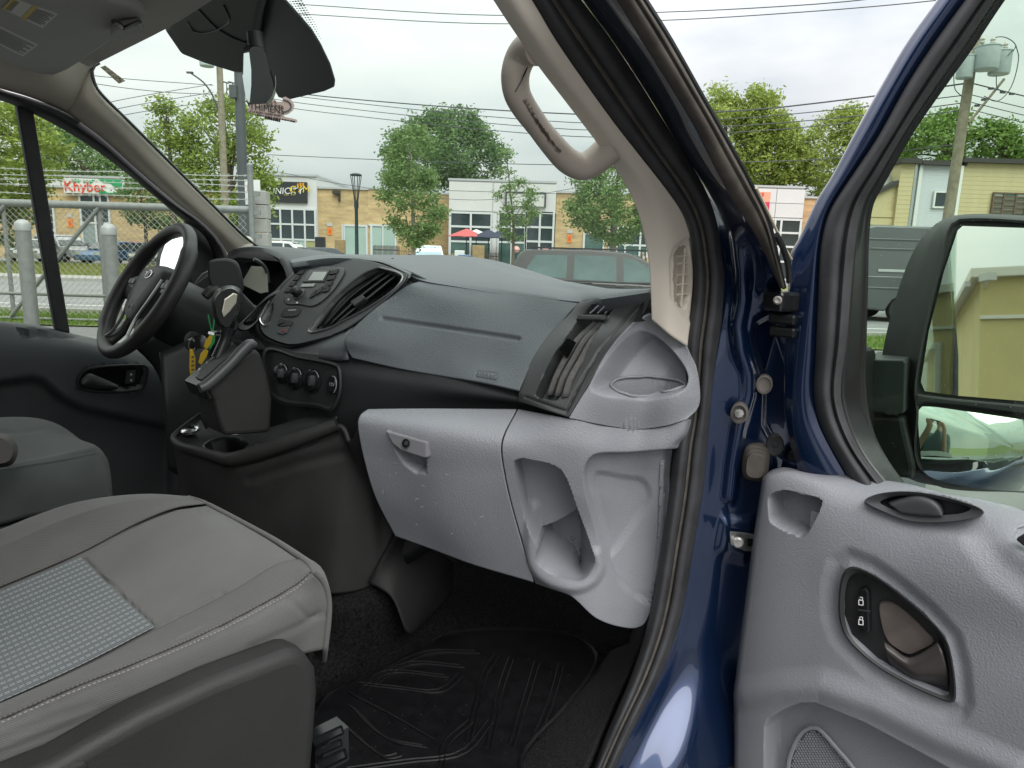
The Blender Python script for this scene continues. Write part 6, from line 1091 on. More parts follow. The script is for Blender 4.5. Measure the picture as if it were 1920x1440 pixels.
tw = slab('console_tower', Ql([(476, 652), (490, 662), (502, 700), (512, 750), (509, 800), (507, 812), (470, 815), (421, 818), (410, 790), (401, 752), (386, 728), (420, 690)], l=1.415), [.0, .095, 0], M_console, van, .012, frame='v', seg=3)
ga_, gb_ = np.array(Q(380, 727, l=1.42)), np.array(Q(474, 643, l=1.42)); gd_ = np.array([0, .1, 0]); slab('gate_plate', [ga_, gb_, gb_+gd_, ga_+gd_], [.012, 0, -.03], M_gloss, tw, .004)
gq_ = lambda u, v, h=.001: ga_+(gb_-ga_)*u+gd_*v+np.array([-.6, 0, .8])*h
slab('gate_slot', [gq_(.1, .25), gq_(.85, .25), gq_(.85, .6), gq_(.1, .6)], [-.002, 0, .003], M_dpl, tw, .001)
for i, s in enumerate('PRND'): text('print', s, .009, gq_(.25+.15*i, .8, .002), (.2, -1, 0), (.5, 0, 1), M_inkw, tw)
tube('tower_bar', Ql([(374, 728), (388, 722), (430, 684), (468, 645), (478, 648)], l=1.41), [.01, .012, .012, .012, .008], M_dsm, tw, 10, n=20)
c0 = sheet('console_body', [Ql([(325, 820), (327, 845), (345, 965)], l=1.66), Ql([(345, 838), (346, 856), (362, 985)], l=1.60), Ql([(407, 860), (408, 876), (430, 1045)], l=1.5), Ql([(445, 864), (447, 882), (480, 1068)], l=1.45), Ql([(540, 833), (545, 852), (560, 1096)], l=1.36), Ql([(633, 798), (640, 820), (622, 1114)], l=1.285), Ql([(652, 830), (690, 920), (703, 1093)], l=1.255), Ql([(672, 800), (716, 950), (742, 1008)], l=1.225)], 90, 70, M_console, van, .01, feats=[('line', [(447, 879), (540, 850), (640, 819)], .003, 3), ('line', [(470, 900), (560, 870), (640, 850)], .004, 16)])
tube('console_rim', Ql([(374, 778, 1.62), (342, 803, 1.655), (326, 820, 1.66), (337, 836, 1.615), (370, 846, 1.555), (407, 857, 1.5), (437, 861, 1.455), (540, 830, 1.355), (632, 796, 1.285)], l=0), [.006, .008, .01, .011, .012, .014, .016, .016, .014], M_console, c0, 10, n=70, flat=.8)
tray = sheet('console_tray', [Ql([(330, 820, 1.655), (345, 838, 1.6), (407, 856, 1.5), (440, 860, 1.46), (540, 830, 1.36), (634, 797, 1.29)], l=0), Ql([(342, 812, 1.66), (360, 828, 1.62), (412, 838, 1.54), (450, 838, 1.5), (540, 812, 1.40), (630, 786, 1.32)], l=0), Ql([(376, 786, 1.68), (390, 800, 1.66), (430, 815, 1.6), (480, 808, 1.55), (560, 785, 1.44), (640, 762, 1.33)], l=0)], 50, 80, M_dpl, c0, .006, feats=[('in', [(382, 834), (395, 824), (425, 820), (455, 824), (467, 832), (455, 845), (425, 852), (397, 848)], .05, 5), ('in', [(470, 836), (478, 832), (488, 836), (480, 842)], .02, 4)], dirv=(-.2, 0, .98))
tube('cup_rim', Ql([(382, 836, 1.575), (396, 825, 1.585), (425, 820, 1.575), (455, 824, 1.54), (467, 833, 1.51), (455, 846, 1.50), (425, 853, 1.505), (396, 848, 1.545)], l=0), .003, M_dsm, c0, 6, n=40, closed=True)
lathe('socket_cap', [(.02, 0), (.021, .006), (.018, .009), (.008, .011)], Q(358, 808, l=1.64), (-.25, -.1, .95), M_chrome, c0, 24)
tube('tray_wall', Ql([(373, 775, 1.62), (382, 790, 1.62), (388, 803, 1.62)], l=0), .004, M_dpl, c0, 6)
# ---------------------------------------------------------------- grey lower dash: glovebox, pocket panel, cup pod
GH = [(722, 807), (799, 832), (801, 890), (780, 889), (757, 872), (738, 842)]
gb = sheet('glovebox', [Ql([(690, 767, 1.195), (676, 778, 1.188), (671, 795, 1.186), (680, 850, 1.188), (703, 930, 1.19), (741, 1005, 1.185)], l=0), Ql([(760, 766, 1.132), (735, 800, 1.118), (745, 870, 1.122), (765, 950, 1.125), (805, 1028, 1.12)], l=0), Ql([(850, 766, 1.05), (820, 812, 1.03), (825, 885, 1.035), (845, 970, 1.04), (885, 1058, 1.035)], l=0), Ql([(968, 767, .945), (940, 829, .928), (945, 890, .93), (964, 970, .932), (1000, 1092, .93)], l=0)], 130, 130, M_sil, van, .005, feats=[('in', GH, .03, 7)])
LP = [(721, 806), (730, 810), (799, 829), (800, 858), (795, 859), (752, 845), (735, 832)]
slab('glovebox_latch', [Q(x, y, l=1.084-.00104*(x-760)) for x, y in LP], [.012, 0, 0], mat('grey latch plastic', (.2, .2, .215), .5), gb, .003)
lathe('lock', [(.0085, 0), (.0085, .003), (.006, .0035), (.0055, -.002)], Q(762, 831, l=1.079), (-.95, -.25, .2), M_gloss, gb, 20); lathe('lock_barrel', [(.005, 0), (.0045, .002)], Q(762, 831, l=1.077), (-.95, -.25, .2), M_dsm, gb, 16)
PK = [(964, 866), (975, 860), (985, 859), (1035, 871), (1054, 884), (1068, 912), (1080, 947), (1098, 995), (1114, 1046), (1111, 1064), (1094, 1085), (1067, 1086), (1031, 1073), (1011, 1057), (1006, 1040), (1009, 1026), (1000, 1008), (987, 980), (971, 925)]
pk = sheet('pocket_panel', [Ql([(971, 767, .945), (943, 829, .928), (948, 890, .93), (967, 970, .932), (1004, 1094, .93)], l=0), Ql([(1066, 785, .84), (1050, 838, .842), (1052, 915, .85), (1070, 1000, .855), (1068, 1116, .85)], l=0), Ql([(1130, 798, .798), (1120, 848, .795), (1130, 930, .80), (1140, 1020, .805), (1120, 1160, .80)], l=0), Ql([(1195, 806, .762), (1190, 850, .758), (1195, 930, .766), (1196, 1030, .77), (1180, 1178, .765)], l=0), Ql([(1250, 799, .715), (1240, 845, .718), (1236, 930, .735), (1228, 1030, .745), (1205, 1172, .745)], l=0), Ql([(1287, 787, .685), (1279, 815, .69), (1266, 838, .703), (1256, 930, .722), (1244, 1030, .732), (1220, 1148, .737)], l=0), Ql([(1296, 787, .688), (1292, 815, .695), (1284, 838, .71), (1274, 930, .73), (1262, 1030, .74), (1238, 1158, .745)], l=0)], 190, 210, M_sil, van, .005,
  feats=[('line', cr([(998, 985), (994, 1020), (998, 1052), (1014, 1076), (1042, 1093), (1080, 1100), (1108, 1088), (1122, 1064), (1118, 1040)], 60), -.009, 19), ('ramp', cr(PK, 90, closed=True), .12, 4.5, lambda p: .5+.5*ss((p[:, 1]-985-(1090-p[:, 0])*.42)/8)),
         ('ramp', cr([(1092, 900), (1098, 866), (1118, 849), (1180, 846), (1262, 840), (1310, 838), (1300, 1000), (1245, 1140), (1170, 1110), (1134, 1050), (1112, 985)], 80, closed=True), .026, 16, lambda p: np.clip(1.15-(p[:, 1]-860)/260, .2, 1)), ('in', cr([(1118, 900), (1200, 904), (1222, 920), (1228, 945), (1212, 978), (1150, 1052), (1132, 1010)], 60, closed=True), .006, 16), ('line', [(1130, 1045), (1170, 1090), (1208, 1132)], .0015, 2.2)])
CUPH = cr([(1149, 722), (1158, 713), (1185, 708), (1233, 709), (1281, 720), (1262, 730), (1235, 735), (1209, 742), (1168, 736)], 60, closed=True)
RG_ = [(1106, 730), (1131, 683), (1172, 634), (1200, 618), (1234, 630), (1272, 668), (1292, 706), (1283, 733), (1240, 750), (1190, 754), (1140, 747)]
pod = sheet('cup_pod', [Ql([(1067, 784, .836), (1090, 745, .826), (1104, 723, .82), (1134, 667, .81), (1168, 627, .79), (1194, 603, .775), (1219, 590, .757)], l=0), Ql([(1130, 797, .796), (1146, 745, .782), (1155, 715, .785), (1178, 670, .785), (1204, 632, .775), (1224, 606, .765), (1234, 599, .757)], l=0), Ql([(1193, 805, .764), (1206, 755, .750), (1213, 730, .75), (1225, 690, .752), (1236, 650, .752), (1246, 622, .75), (1251, 611, .75)], l=0), Ql([(1250, 798, .712), (1262, 750, .70), (1266, 720, .702), (1269, 690, .71), (1268, 660, .722), (1267, 640, .732), (1266, 626, .738)], l=0), Ql([(1287, 786, .683), (1308, 766, .672), (1313, 740, .67), (1306, 690, .678), (1291, 658, .70), (1277, 634, .718)], l=0)], 150, 130, M_sil, van, .005,
  feats=[('ramp', cr(RG_, 90, closed=True), .052, 20, lambda p: np.clip((756-p[:, 1])/42, 0, 1)), ], dirv=(-.97, -.12, .1), extra=[([('in', CUPH, .07, 4), ('loop', CUPH, -.002, 4)], (0, 0, 1))])
pv_ = projv(np.array([v.co for v in pod.data.vertices])+ABS[pod.name][1]); pw_ = np.array([v.co for v in pod.data.vertices])+ABS[pod.name][1]
rim_ = [pw_[np.argmin(((pv_-q)**2).sum(1))]+(CAMP-pw_[0])/1.4*.003 for q in scale_px(CUPH, 1.07)]; tube('cup_rim', cr(np.array(rim_)[::3], 60, closed=True), .0028, M_sil, pod, 8, closed=True)
b = MB()
for i in range(24):
    x, y = 1192+random.gauss(0, 7), 792+random.gauss(0, 4); p = np.array(Q(x, y, l=.7585)); r = random.uniform(.0002, .0006); b.box(p, (r, r*2, r*1.3))
tag(b.build('scratch_marks', mat('dark scratches', (.08, .07, .06), .8), pod), kind='stuff')
b = MB()
for i in range(14):
    x, y = random.uniform(700, 930), random.uniform(850, 1000); l_ = 1.165-.00105*(x-700); a = random.uniform(0, 3.1); k = random.uniform(2, 9); p = np.array(Q(x, y, l=l_))+(CAMP-np.array(Q(x, y, l=l_)))*.004
    q = np.array(Q(x+k*math.cos(a), y+k*math.sin(a), l=l_)); q = q+(CAMP-q)*.004; b.bar(p, q, .00035, 3)
tag(b.build('scuff_marks', mat('pale scuffs', (.4, .41, .43), .8), gb), kind='stuff')
# ---------------------------------------------------------------- right pillar trim, handle, grille
S0 = [(945, -80), (997, 0), (1043, 77), (1100, 160), (1153, 233), (1200, 293), (1247, 353), (1277, 397), (1290, 430), (1297, 470), (1301, 520), (1297, 575), (1288, 640), (1288, 700), (1283, 780), (1270, 833), (1258, 930), (1245, 1020), (1222, 1155), (1190, 1260), (1130, 1400), (1080, 1520)]
S2 = [(1030, -80), (1087, 0), (1133, 60), (1187, 140), (1233, 213), (1277, 283), (1307, 330), (1330, 377), (1345, 427), (1352, 477), (1357, 523), (1351, 607), (1341, 673), (1333, 740), (1327, 807), (1317, 917), (1300, 1020), (1275, 1160), (1240, 1260), (1180, 1380), (1118, 1520)]
VG = [(1267, 480), (1276, 467), (1288, 461), (1296, 468), (1299, 520), (1298, 552), (1290, 575), (1280, 576), (1268, 563), (1266, 520)]
TA = WR[:-1]+[Q(1222, 600, l=.748)]; TB = Ql([(945, -80), (997, 0), (1043, 77), (1100, 160), (1153, 233), (1200, 293), (1247, 353), (1277, 397), (1290, 430), (1299, 470), (1303, 520), (1299, 575), (1290, 650)], l=.705)
rt_ = sheet('pillar_trim', [TA, [tuple(.5*np.array(a)+.5*np.array(b)+[-.012, -.006, 0]) for a, b in zip(cr(TA, 20), cr(TB, 20))], TB], 40, 150, M_beige, van, .005, feats=[('in', [(1254, 488), (1262, 464), (1288, 444), (1310, 440), (1315, 620), (1285, 598), (1256, 560)], .005, 5), ('in', VG, .03, 4)])
slab('grille_floor', Ql(scale_px(VG, 1.05), l=.748), [.02, .004, 0], M_gloss, rt_)
b = MB(); gq = lambda x, y: np.array(Q(x, y, l=.7165)); b.bar(gq(1284, 464), gq(1277, 575), .0022, 6)
for y0 in (480, 494, 515, 533, 552): b.bar(gq(1266, y0+1), gq(1299, y0-2), .0018, 6)
b.build('grille_bars', mat('pale grille', (.62, .58, .5), .5), rt_, smooth=True); slab('grille_louvre', Ql([(1268, 550), (1293, 545), (1293, 560), (1272, 562)], l=.74), [.004, 0, 0], M_beige, rt_)
def handle_mat():
    m = mat('scuffed beige handle', (.42, .375, .32), .5, spec=.35, var=.05, vscale=20, bump=.2, bscale=700, bdist=.0006); t = m.node_tree; b = t.nodes['Principled BSDF']; src = b.inputs['Base Color'].links[0].from_socket
    at = t.nodes.new('ShaderNodeAttribute'); at.attribute_name = 'scuff'; tcn = t.nodes['Texture Coordinate']; n = t.nodes.new('ShaderNodeTexNoise'); n.inputs['Scale'].default_value = 160; n.inputs['Detail'].default_value = 8; n.inputs['Roughness'].default_value = .7; lk(t, tcn.outputs['Object'], n.inputs[0])
    a = t.nodes.new('ShaderNodeMath'); a.operation = 'MULTIPLY_ADD'; a.inputs[1].default_value = .55; lk(t, n.outputs[0], a.inputs[0]); lk(t, at.outputs['Fac'], a.inputs[2]); r = t.nodes.new('ShaderNodeMapRange'); r.inputs[1].default_value = .78; r.inputs[2].default_value = .92; lk(t, a.outputs[0], r.inputs[0])
    mm = t.nodes.new('ShaderNodeMix'); mm.data_type = 'RGBA'; lk(t, r.outputs[0], mm.inputs[0]); lk(t, src, mm.inputs[6]); mm.inputs[7].default_value = (.055, .038, .024, 1); lk(t, mm.outputs[2], b.inputs['Base Color']); return m
HP = [(1010, 88, .748), (990, 92, .772), (974, 112, .79), (966, 145, .796), (972, 182, .797), (1005, 232, .795), (1040, 276, .79), (1066, 302, .785), (1092, 312, .775), (1116, 301, .762), (1146, 276, .742)]
hp = cr(np.array(Ql(HP, l=0)), 70); hr = cr([(0, r) for r in (.026, .024, .0215, .0198, .0193, .0193, .0196, .0203, .022, .0235, .026)], 70)[:, 1]
gh = tube('grab_handle', hp, hr, handle_mat(), van, 20, frame='v', up=(-.6, -.6, .3), flat=.92)
co_ = np.array([v.co for v in gh.data.vertices])+ABS[gh.name][1]; pxs = projv(co_); dd = sdf([(985, 190), (1005, 225), (1030, 262), (1048, 285)], pxs, False); at = gh.data.attributes.new('scuff', 'FLOAT', 'POINT'); at.data.foreach_set('value', (np.clip(1-dd/17, 0, 1)*.75).astype(np.float32))
for P in ([(975, 74), (992, 78), (998, 95), (985, 135), (966, 172)], [(1092, 326), (1120, 316), (1146, 297), (1151, 300)]):
    q = [np.array(Q(x, y, l=.783)) for x, y in P]; tube('handle_seam', [p-(p-CAMP)*.014 for p in q], .0011, M_gloss, gh, 5, n=16)
# ---------------------------------------------------------------- door seal, painted pillar, weatherstrip
nS = 90; P0 = cr(np.array(Ql(S0, l=.712)), nS); P2 = cr(np.array(Ql(S2, l=.668)), nS)
zt = lambda t, d: [tuple(p) for p in (P0*(1-t)+P2*t + (CAMP-(P0*(1-t)+P2*t))*d)]
sheet('door_seal', [zt(-.08, -.015), zt(0, .004), zt(.16, .014), zt(.30, .013), zt(.42, .003), zt(.50, .002), zt(.60, .010), zt(.78, .011), zt(.92, .003), zt(1.03, -.006)], 44, 150, M_rub, van, .003, lin=False)
tube('seal_bead', zt(.46, .004), .0035, M_rub2, van, 6, frame='v')
B1 = Ql([(1105, -80), (1157, 0), (1210, 87), (1260, 167), (1307, 247), (1343, 320), (1377, 380), (1410, 430), (1436, 480), (1462, 540), (1485, 600), (1495, 700), (1500, 800), (1500, 900), (1480, 1000), (1460, 1150), (1440, 1300), (1420, 1520)], l=.575)
p2l = np.array(Ql(S2, l=.672)); b1l = cr(np.array(B1), 40); p2r = cr(p2l, 40)
def bmix(t, d=0): return [tuple(p) for p in p2r*(1-t)+b1l*t+(CAMP-(p2r*(1-t)+b1l*t))*d]
sill_ = lambda p: ss((p[:, 1]-1190)/200)
pil = sheet('painted_pillar', [bmix(-.07, -.035), bmix(-.03, -.016), bmix(.0, -.011), bmix(.1, -.006), bmix(.3, .004), bmix(.5, .004), bmix(.75, 0), bmix(1, -.01)], 120, 220, M_blue, van, .004,
  feats=[('line', [(1385, 440), (1392, 500), (1392, 560), (1382, 610), (1388, 660), (1402, 700), (1402, 740), (1384, 800), (1372, 870), (1366, 930)], -.012, 20), ('in', [(1400, 640), (1410, 600), (1440, 585), (1480, 590), (1510, 700), (1510, 900), (1450, 850), (1424, 800), (1426, 740), (1416, 690)], .018, 26), ('in', [(1400, 440), (1425, 470), (1440, 520), (1425, 560), (1398, 570), (1396, 500)], .008, 20), ('in', [(1330, 1040), (1400, 1065), (1420, 1010), (1420, 960), (1345, 960)], -.010, 24), ('ramp', [(1100, 1560), (1230, 1330), (1290, 1220), (1340, 1170), (1400, 1200), (1420, 1560)], -.05, 60, lambda p: ss((p[:, 1]-1180)/260))])
O1 = Ql([(1155, -80), (1207, 0), (1253, 73), (1310, 173), (1367, 273), (1410, 353), (1440, 417), (1455, 477), (1470, 540)], l=.552)
b1t = cr(np.array(B1[:10]), 30); o1t = cr(np.array(O1), 30)
om = lambda t, d: [tuple(p) for p in b1t*(1-t)+o1t*t+(CAMP-(b1t*(1-t)+o1t*t))*d]
sheet('weatherstrip', [om(0, -.01), om(.1, .006), om(.4, .012), om(.62, .009), om(.7, .002), om(.85, .006), om(1, -.01)], 26, 80, M_rub2, van, .003)
tube('pillar_edge', [tuple(p+(p-CAMP)*.01) for p in om(1.03, 0)], .004, M_gloss, van, 6, frame='v'); tube('pillar_edge_trim', Ql([(1418, 352), (1446, 410), (1468, 458), (1484, 486)], l=.54), .0022, mat('pale edge', (.55, .48, .36), .4), van, 6, n=20, frame='v')
tube('wing_edge', Ql([(1456, 440), (1470, 470), (1478, 500), (1480, 530)], l=.53), .005, M_gloss, van, 8, n=12, frame='v')
pn = np.array([-.90, -.42, .06]); pn /= np.linalg.norm(pn); pu = np.array([.42, -.9, 0])
def onpil(px, py, off=0.0, l=.6): p = np.array(Q(px, py, l=l)); return p+(CAMP-p)/np.linalg.norm(CAMP-p)*off
for (x, y, r, m, nm, dp) in ((1433, 721, .0155, mat('grey rubber plug', (.19, .17, .15), .7), 'rubber_plug', .02), (1386, 775, .0165, mat('dark rubber plug', (.10, .09, .08), .7), 'screw_plug', .02)):
    o = lathe(nm, [(r, -.02), (r, .0), (r*.95, .004), (r*.78, .005), (r*.68, .001), (r*.3, -.001)], onpil(x, y, dp, .617 if x > 1400 else .634), pn, m, van, 28, frame='v', sy=1.25, uvw=(pu, (0, 0, 1), pn))
    if nm == 'screw_plug': lathe('screw', [(r*.55, 0), (r*.5, .003), (r*.2, .0035)], onpil(x, y, .024, .634), pn, M_galv2, o, 8, uvw=(pu, (0, 0, 1), pn)); slab('tab', [onpil(x+a, y+b_, .029, .634) for a, b_ in ((-10, -1), (8, -5), (10, 1), (-4, 5))], list(-.002*pn), M_galv2, o)
be = onpil(1417, 868, .03, .62); M_bel = mat('brown rubber bellows', (.085, .075, .065), .7, var=.2, vscale=40)
bl = None
for k, s in enumerate((1, .86, .7)):
    e = [be+pu*.0255*s*math.copysign(abs(math.cos(t))**.6, math.cos(t))+np.array([0, 0, 1])*.036*s*math.copysign(abs(math.sin(t))**.6, math.sin(t)) for t in np.linspace(0, 6.283, 25)[:-1]]
    o = loops('cable_bellows' if bl is None else 'bellows_fold', [[p+pn*(.012*k-.03) for p in e], [p+pn*(.012*k+.004) for p in e], [be+(p-be)*.9+pn*(.012*k+.008) for p in e]], M_bel, bl or van, 40, cap='last'); bl = bl or o
for x, y, r in ((1453, 835, .017), (1490, 864, .016)): lathe('rubber_cap', [(r, -.015), (r, .002), (r*.85, .005), (r*.3, .003), (r*.12, .005), (r*.05, .005)], onpil(x, y, .02, .59), pn, M_rub, van, 24, frame='v', sy=1.35, uvw=(pu, (0, 0, 1), pn))
hg = box('door_hinge', onpil(1470, 565, .0, .57), (.05, .06, .036), M_gloss, van, R=np.array([[.42, .9, 0], [-.9, .42, 0], [0, 0, 1]]).T, bevel=.006, frame='v')
lathe('hinge_bolt', [(.0075, 0), (.0075, .005), (.005, .007), (.002, .005)], onpil(1458, 563, .035, .575), pn, mat('pale bolt', (.3, .29, .27), .6, metal=.3), hg, 16)
for k in range(2): box('hinge_bracket', onpil(1474, 598+k*24, .0, .565), (.04, .05, .02), M_gloss, van, bevel=.005, frame='v')
cs = slab('check_strap', [onpil(x, y, .03, .615) for x, y in ((1368, 998), (1395, 1000), (1440, 1009), (1440, 1036), (1395, 1034), (1370, 1022))], list(-.01*pn), M_galv2, van, .002, frame='v'); lathe('strap_bolt', [(.011, 0), (.011, .006), (.008, .009), (.004, .009)], onpil(1384, 1016, .042, .615), pn, M_galv2, cs, 16); slab('strap_slot', [onpil(x, y, .035, .612) for x, y in ((1402, 1010), (1432, 1014), (1432, 1026), (1402, 1024))], list(-.003*pn), M_gloss, cs)
# ---------------------------------------------------------------- open passenger door
D0 = [(1815, -80), (1757, 0), (1700, 80), (1650, 165), (1600, 255), (1560, 330), (1535, 370), (1518, 405), (1500, 445), (1484, 478), (1478, 560), (1474, 640), (1470, 740), (1475, 800), (1490, 860), (1510, 920)]
D1 = [(1835, -80), (1778, 0), (1722, 80), (1672, 165), (1622, 255), (1580, 330), (1553, 375), (1538, 410), (1530, 450), (1515, 560), (1501, 650), (1490, 740), (1488, 790), (1500, 845), (1535, 920)]
D2 = [(1868, -80), (1810, 0), (1752, 80), (1697, 165), (1647, 255), (1597, 330), (1567, 375), (1550, 410), (1538, 470), (1534, 560), (1530, 660), (1527, 745), (1542, 805), (1605, 920)]
D3 = [(1920, -80), (1863, 0), (1803, 90), (1750, 165), (1697, 245), (1645, 335), (1622, 375), (1608, 430), (1598, 520), (1588, 640), (1577, 740), (1592, 800), (1620, 855), (1672, 920)]
D4 = [(1932, -80), (1872, 0), (1812, 90), (1758, 165), (1703, 245), (1650, 338), (1628, 380), (1620, 440), (1618, 520), (1615, 640), (1614, 720), (1624, 790), (1650, 850), (1700, 920)]
door = sheet('passenger_door', [Ql(D0, f=1.33), Ql(D0, f=1.272), Ql([(a*.5+c*.5, b*.5+d*.5) for (a, b), (c, d) in zip(cr(np.array(D0), 30), cr(np.array(D1), 30))], f=1.262), Ql(D1, f=1.256), Ql([(a*.5+c*.5, b*.5+d*.5) for (a, b), (c, d) in zip(cr(np.array(D1), 30), cr(np.array(D2), 30))], f=1.258), Ql(D2, f=1.268)], 40, 120, M_blue, van, .004)
dmix = lambda t: [tuple(a*(1-t)+b*t) for a, b in zip(cr(np.array(D2), 40), cr(np.array(D3), 40))]
sheet('window_seal', [Ql(dmix(-.04), f=1.275), Ql(dmix(.08), f=1.252), Ql(dmix(.35), f=1.244), Ql(dmix(.55), f=1.250), Ql(dmix(.62), f=1.262), Ql(dmix(.75), f=1.256), Ql(dmix(1), f=1.27)], 30, 120, M_rub, van, .004)
sheet('glass_channel', [Ql(D3, f=1.272), Ql(D4, f=1.305), Ql([(x+10, y+4) for x, y in D4], f=1.312)], 8, 90, M_gloss, van, .004)
slab('door_glass', Ql([(1940, -100), (1862, 0), (1700, 240), (1620, 380), (1605, 520), (1600, 700), (1615, 800), (1690, 930), (2160, 1040)], f=1.315)+[(1.315, -.5, 1.33), (1.315, -.5, 2.05), (1.315, .1, 2.1)], [.004, 0, 0], G_side, van, frame='v')
tube('rear_window_frame', [(1.30, -.52, 1.30), (1.295, -.52, 1.6), (1.27, -.48, 1.98), (1.25, -.42, 2.08)], .03, M_rub, van, 10, frame='v'); box('trim_panel', (1.235, -.22, 1.0), (.06, .56, .66), M_sil, van, bevel=.02, frame='v')
for x, y, r in ((1495, 498, .021),): lathe('rubber_cap', [(r, -.012), (r, .002), (r*.8, .005), (r*.3, .003), (r*.1, .005)], Q(x, y, f=1.275), (-1, .25, 0), M_rub, van, 24, frame='v', uvw=((0, -1, 0), (0, 0, 1), (-1, 0, 0)), sx=.8, sy=1.35)
def drow(P, f): return Ql(P, f=f)
BZ = [(1600, 1062), (1583, 1071), (1574, 1102), (1573, 1156), (1587, 1196), (1636, 1244), (1702, 1284), (1769, 1314), (1787, 1317), (1793, 1305), (1787, 1244), (1773, 1196), (1733, 1151), (1680, 1107), (1636, 1076)]
PU = [(1621, 940), (1636, 929), (1671, 922), (1716, 922), (1769, 931), (1831, 949), (1846, 960), (1836, 969), (1769, 979), (1707, 977), (1658, 960)]
CB0 = [(1441, 960), (1443, 929), (1471, 919), (1500, 926), (1540, 937), (1540, 950), (1523, 985), (1512, 1002), (1498, 1006), (1446, 980)]
CB = cr(CB0, 80, closed=True)
LPK = [(1432, 1364), (1440, 1347), (1467, 1331), (1502, 1316), (1529, 1317), (1564, 1331), (1618, 1353), (1724, 1410), (1800, 1452), (1960, 1520), (1960, 1660), (1430, 1660)]
T0 = [(1436, 888), (1450, 880), (1471, 876), (1529, 886), (1587, 887), (1636, 896), (1702, 907), (1769, 924), (1849, 938), (1920, 958), (2060, 1040)]
trim = sheet('door_trim', [Ql([(x, y, 1.30) for x, y in T0], f=0), Ql([(x, y+(4 if x > 1560 else 2), 1.268) for x, y in T0], f=0), Ql([(1430, 897, 1.25), (1440, 893, 1.215), (1471, 887, 1.212), (1529, 902, 1.212), (1600, 918, 1.225), (1700, 950, 1.225), (1800, 976, 1.22), (1920, 1000, 1.218), (2060, 1080, 1.218)], f=0), Ql([(1424, 935, 1.25), (1434, 936, 1.205), (1520, 945, 1.195), (1600, 960, 1.197), (1700, 995, 1.195), (1800, 1015, 1.19), (1920, 1045, 1.185), (2060, 1120, 1.185)], f=0), Ql([(1411, 1020, 1.25), (1422, 1020, 1.205), (1520, 1030, 1.188), (1700, 1060, 1.182), (1920, 1120, 1.172), (2060, 1190, 1.17)], f=0), Ql([(1398, 1120, 1.25), (1409, 1120, 1.205), (1520, 1130, 1.19), (1700, 1150, 1.187), (1920, 1210, 1.175), (2060, 1270, 1.172)], f=0), Ql([(1385, 1220, 1.25), (1396, 1220, 1.205), (1520, 1240, 1.186), (1700, 1270, 1.182), (1920, 1310, 1.172), (2060, 1350, 1.17)], f=0), Ql([(1377, 1300, 1.25), (1388, 1300, 1.205), (1520, 1300, 1.182), (1700, 1370, 1.182), (1920, 1420, 1.175), (2060, 1450, 1.17)], f=0), Ql([(1375, 1420, 1.25), (1386, 1420, 1.205), (1520, 1420, 1.19), (1700, 1440, 1.182), (1920, 1490, 1.178), (2060, 1500, 1.17)], f=0), Ql([(1373, 1580, 1.25), (1384, 1580, 1.205), (1520, 1580, 1.19), (2060, 1580, 1.17)], f=0)], 330, 340, M_sil, van, .006,
   feats=[('in', CB, .055, 5), ('in', scale_px(BZ, .97), .04, 7), ('loop', scale_px(BZ, 1.12), .007, 26), ('in', scale_px(PU, .84), .03, 6), ('in', LPK, .05, 10), ('line', [(1400, 1300), (1470, 1290), (1540, 1285), (1640, 1320), (1760, 1380), (1900, 1440)], -.010, 40), ('in', [(1893, 1012), (1905, 990), (1960, 975), (2100, 1010), (2100, 1060), (1920, 1034)], .012, 6), ('line', [(1845, 1010), (1880, 1060), (1960, 1120)], .008, 50)], dirv=(-1, 0, 0))
dp = lambda P, f: Ql(P, f=f)
loops('latch_bezel', [dp(BZ, 1.196), dp(BZ, 1.180), dp(scale_px(BZ, .97), 1.176), dp(scale_px(BZ, .9), 1.18), dp(scale_px(BZ, .895), 1.199)], M_dpl, trim, 90)
lcup = [(1649, 1130), (1672, 1128), (1700, 1146), (1735, 1180), (1753, 1203), (1722, 1222), (1706, 1228), (1690, 1222), (1665, 1203), (1652, 1170)]
slab('latch_plate', dp(scale_px(BZ, .985), 1.2), [.004, 0, 0], M_dpl, trim); loops('latch_cup', [dp(lcup, 1.1995), dp(scale_px(lcup, .96), 1.1955), dp(scale_px(lcup, .94), 1.1985), dp(scale_px(lcup, .5), 1.1992)], mat('bronze grey cup', (.13, .11, .10), .35, spec=.5, var=.15, vscale=25), trim, 50, cap='last')
sheet('latch_handle', [dp([(1658, 1203), (1672, 1213), (1700, 1232), (1724, 1226), (1757, 1204)], 1.186), dp([(1660, 1216), (1680, 1232), (1708, 1248), (1735, 1240), (1766, 1224)], 1.178), dp([(1664, 1232), (1690, 1252), (1715, 1266), (1745, 1264), (1776, 1258)], 1.184), dp([(1667, 1244), (1695, 1266), (1720, 1277), (1750, 1284), (1779, 1291)], 1.202)], 24, 30, mat('dark satin handle', (.055, .05, .047), .32, spec=.5, var=.1, vscale=20), trim, .006)
lsw = slab('lock_switch', dp([(1610, 1104), (1622, 1102), (1629, 1110), (1631, 1186), (1622, 1188), (1608, 1174)], 1.188), [.02, 0, 0], M_gloss, trim, .003)
slab('switch_gap', dp([(1609, 1142), (1631, 1145), (1631, 1148), (1609, 1145)], 1.1872), [.002, 0, 0], M_rub, lsw)
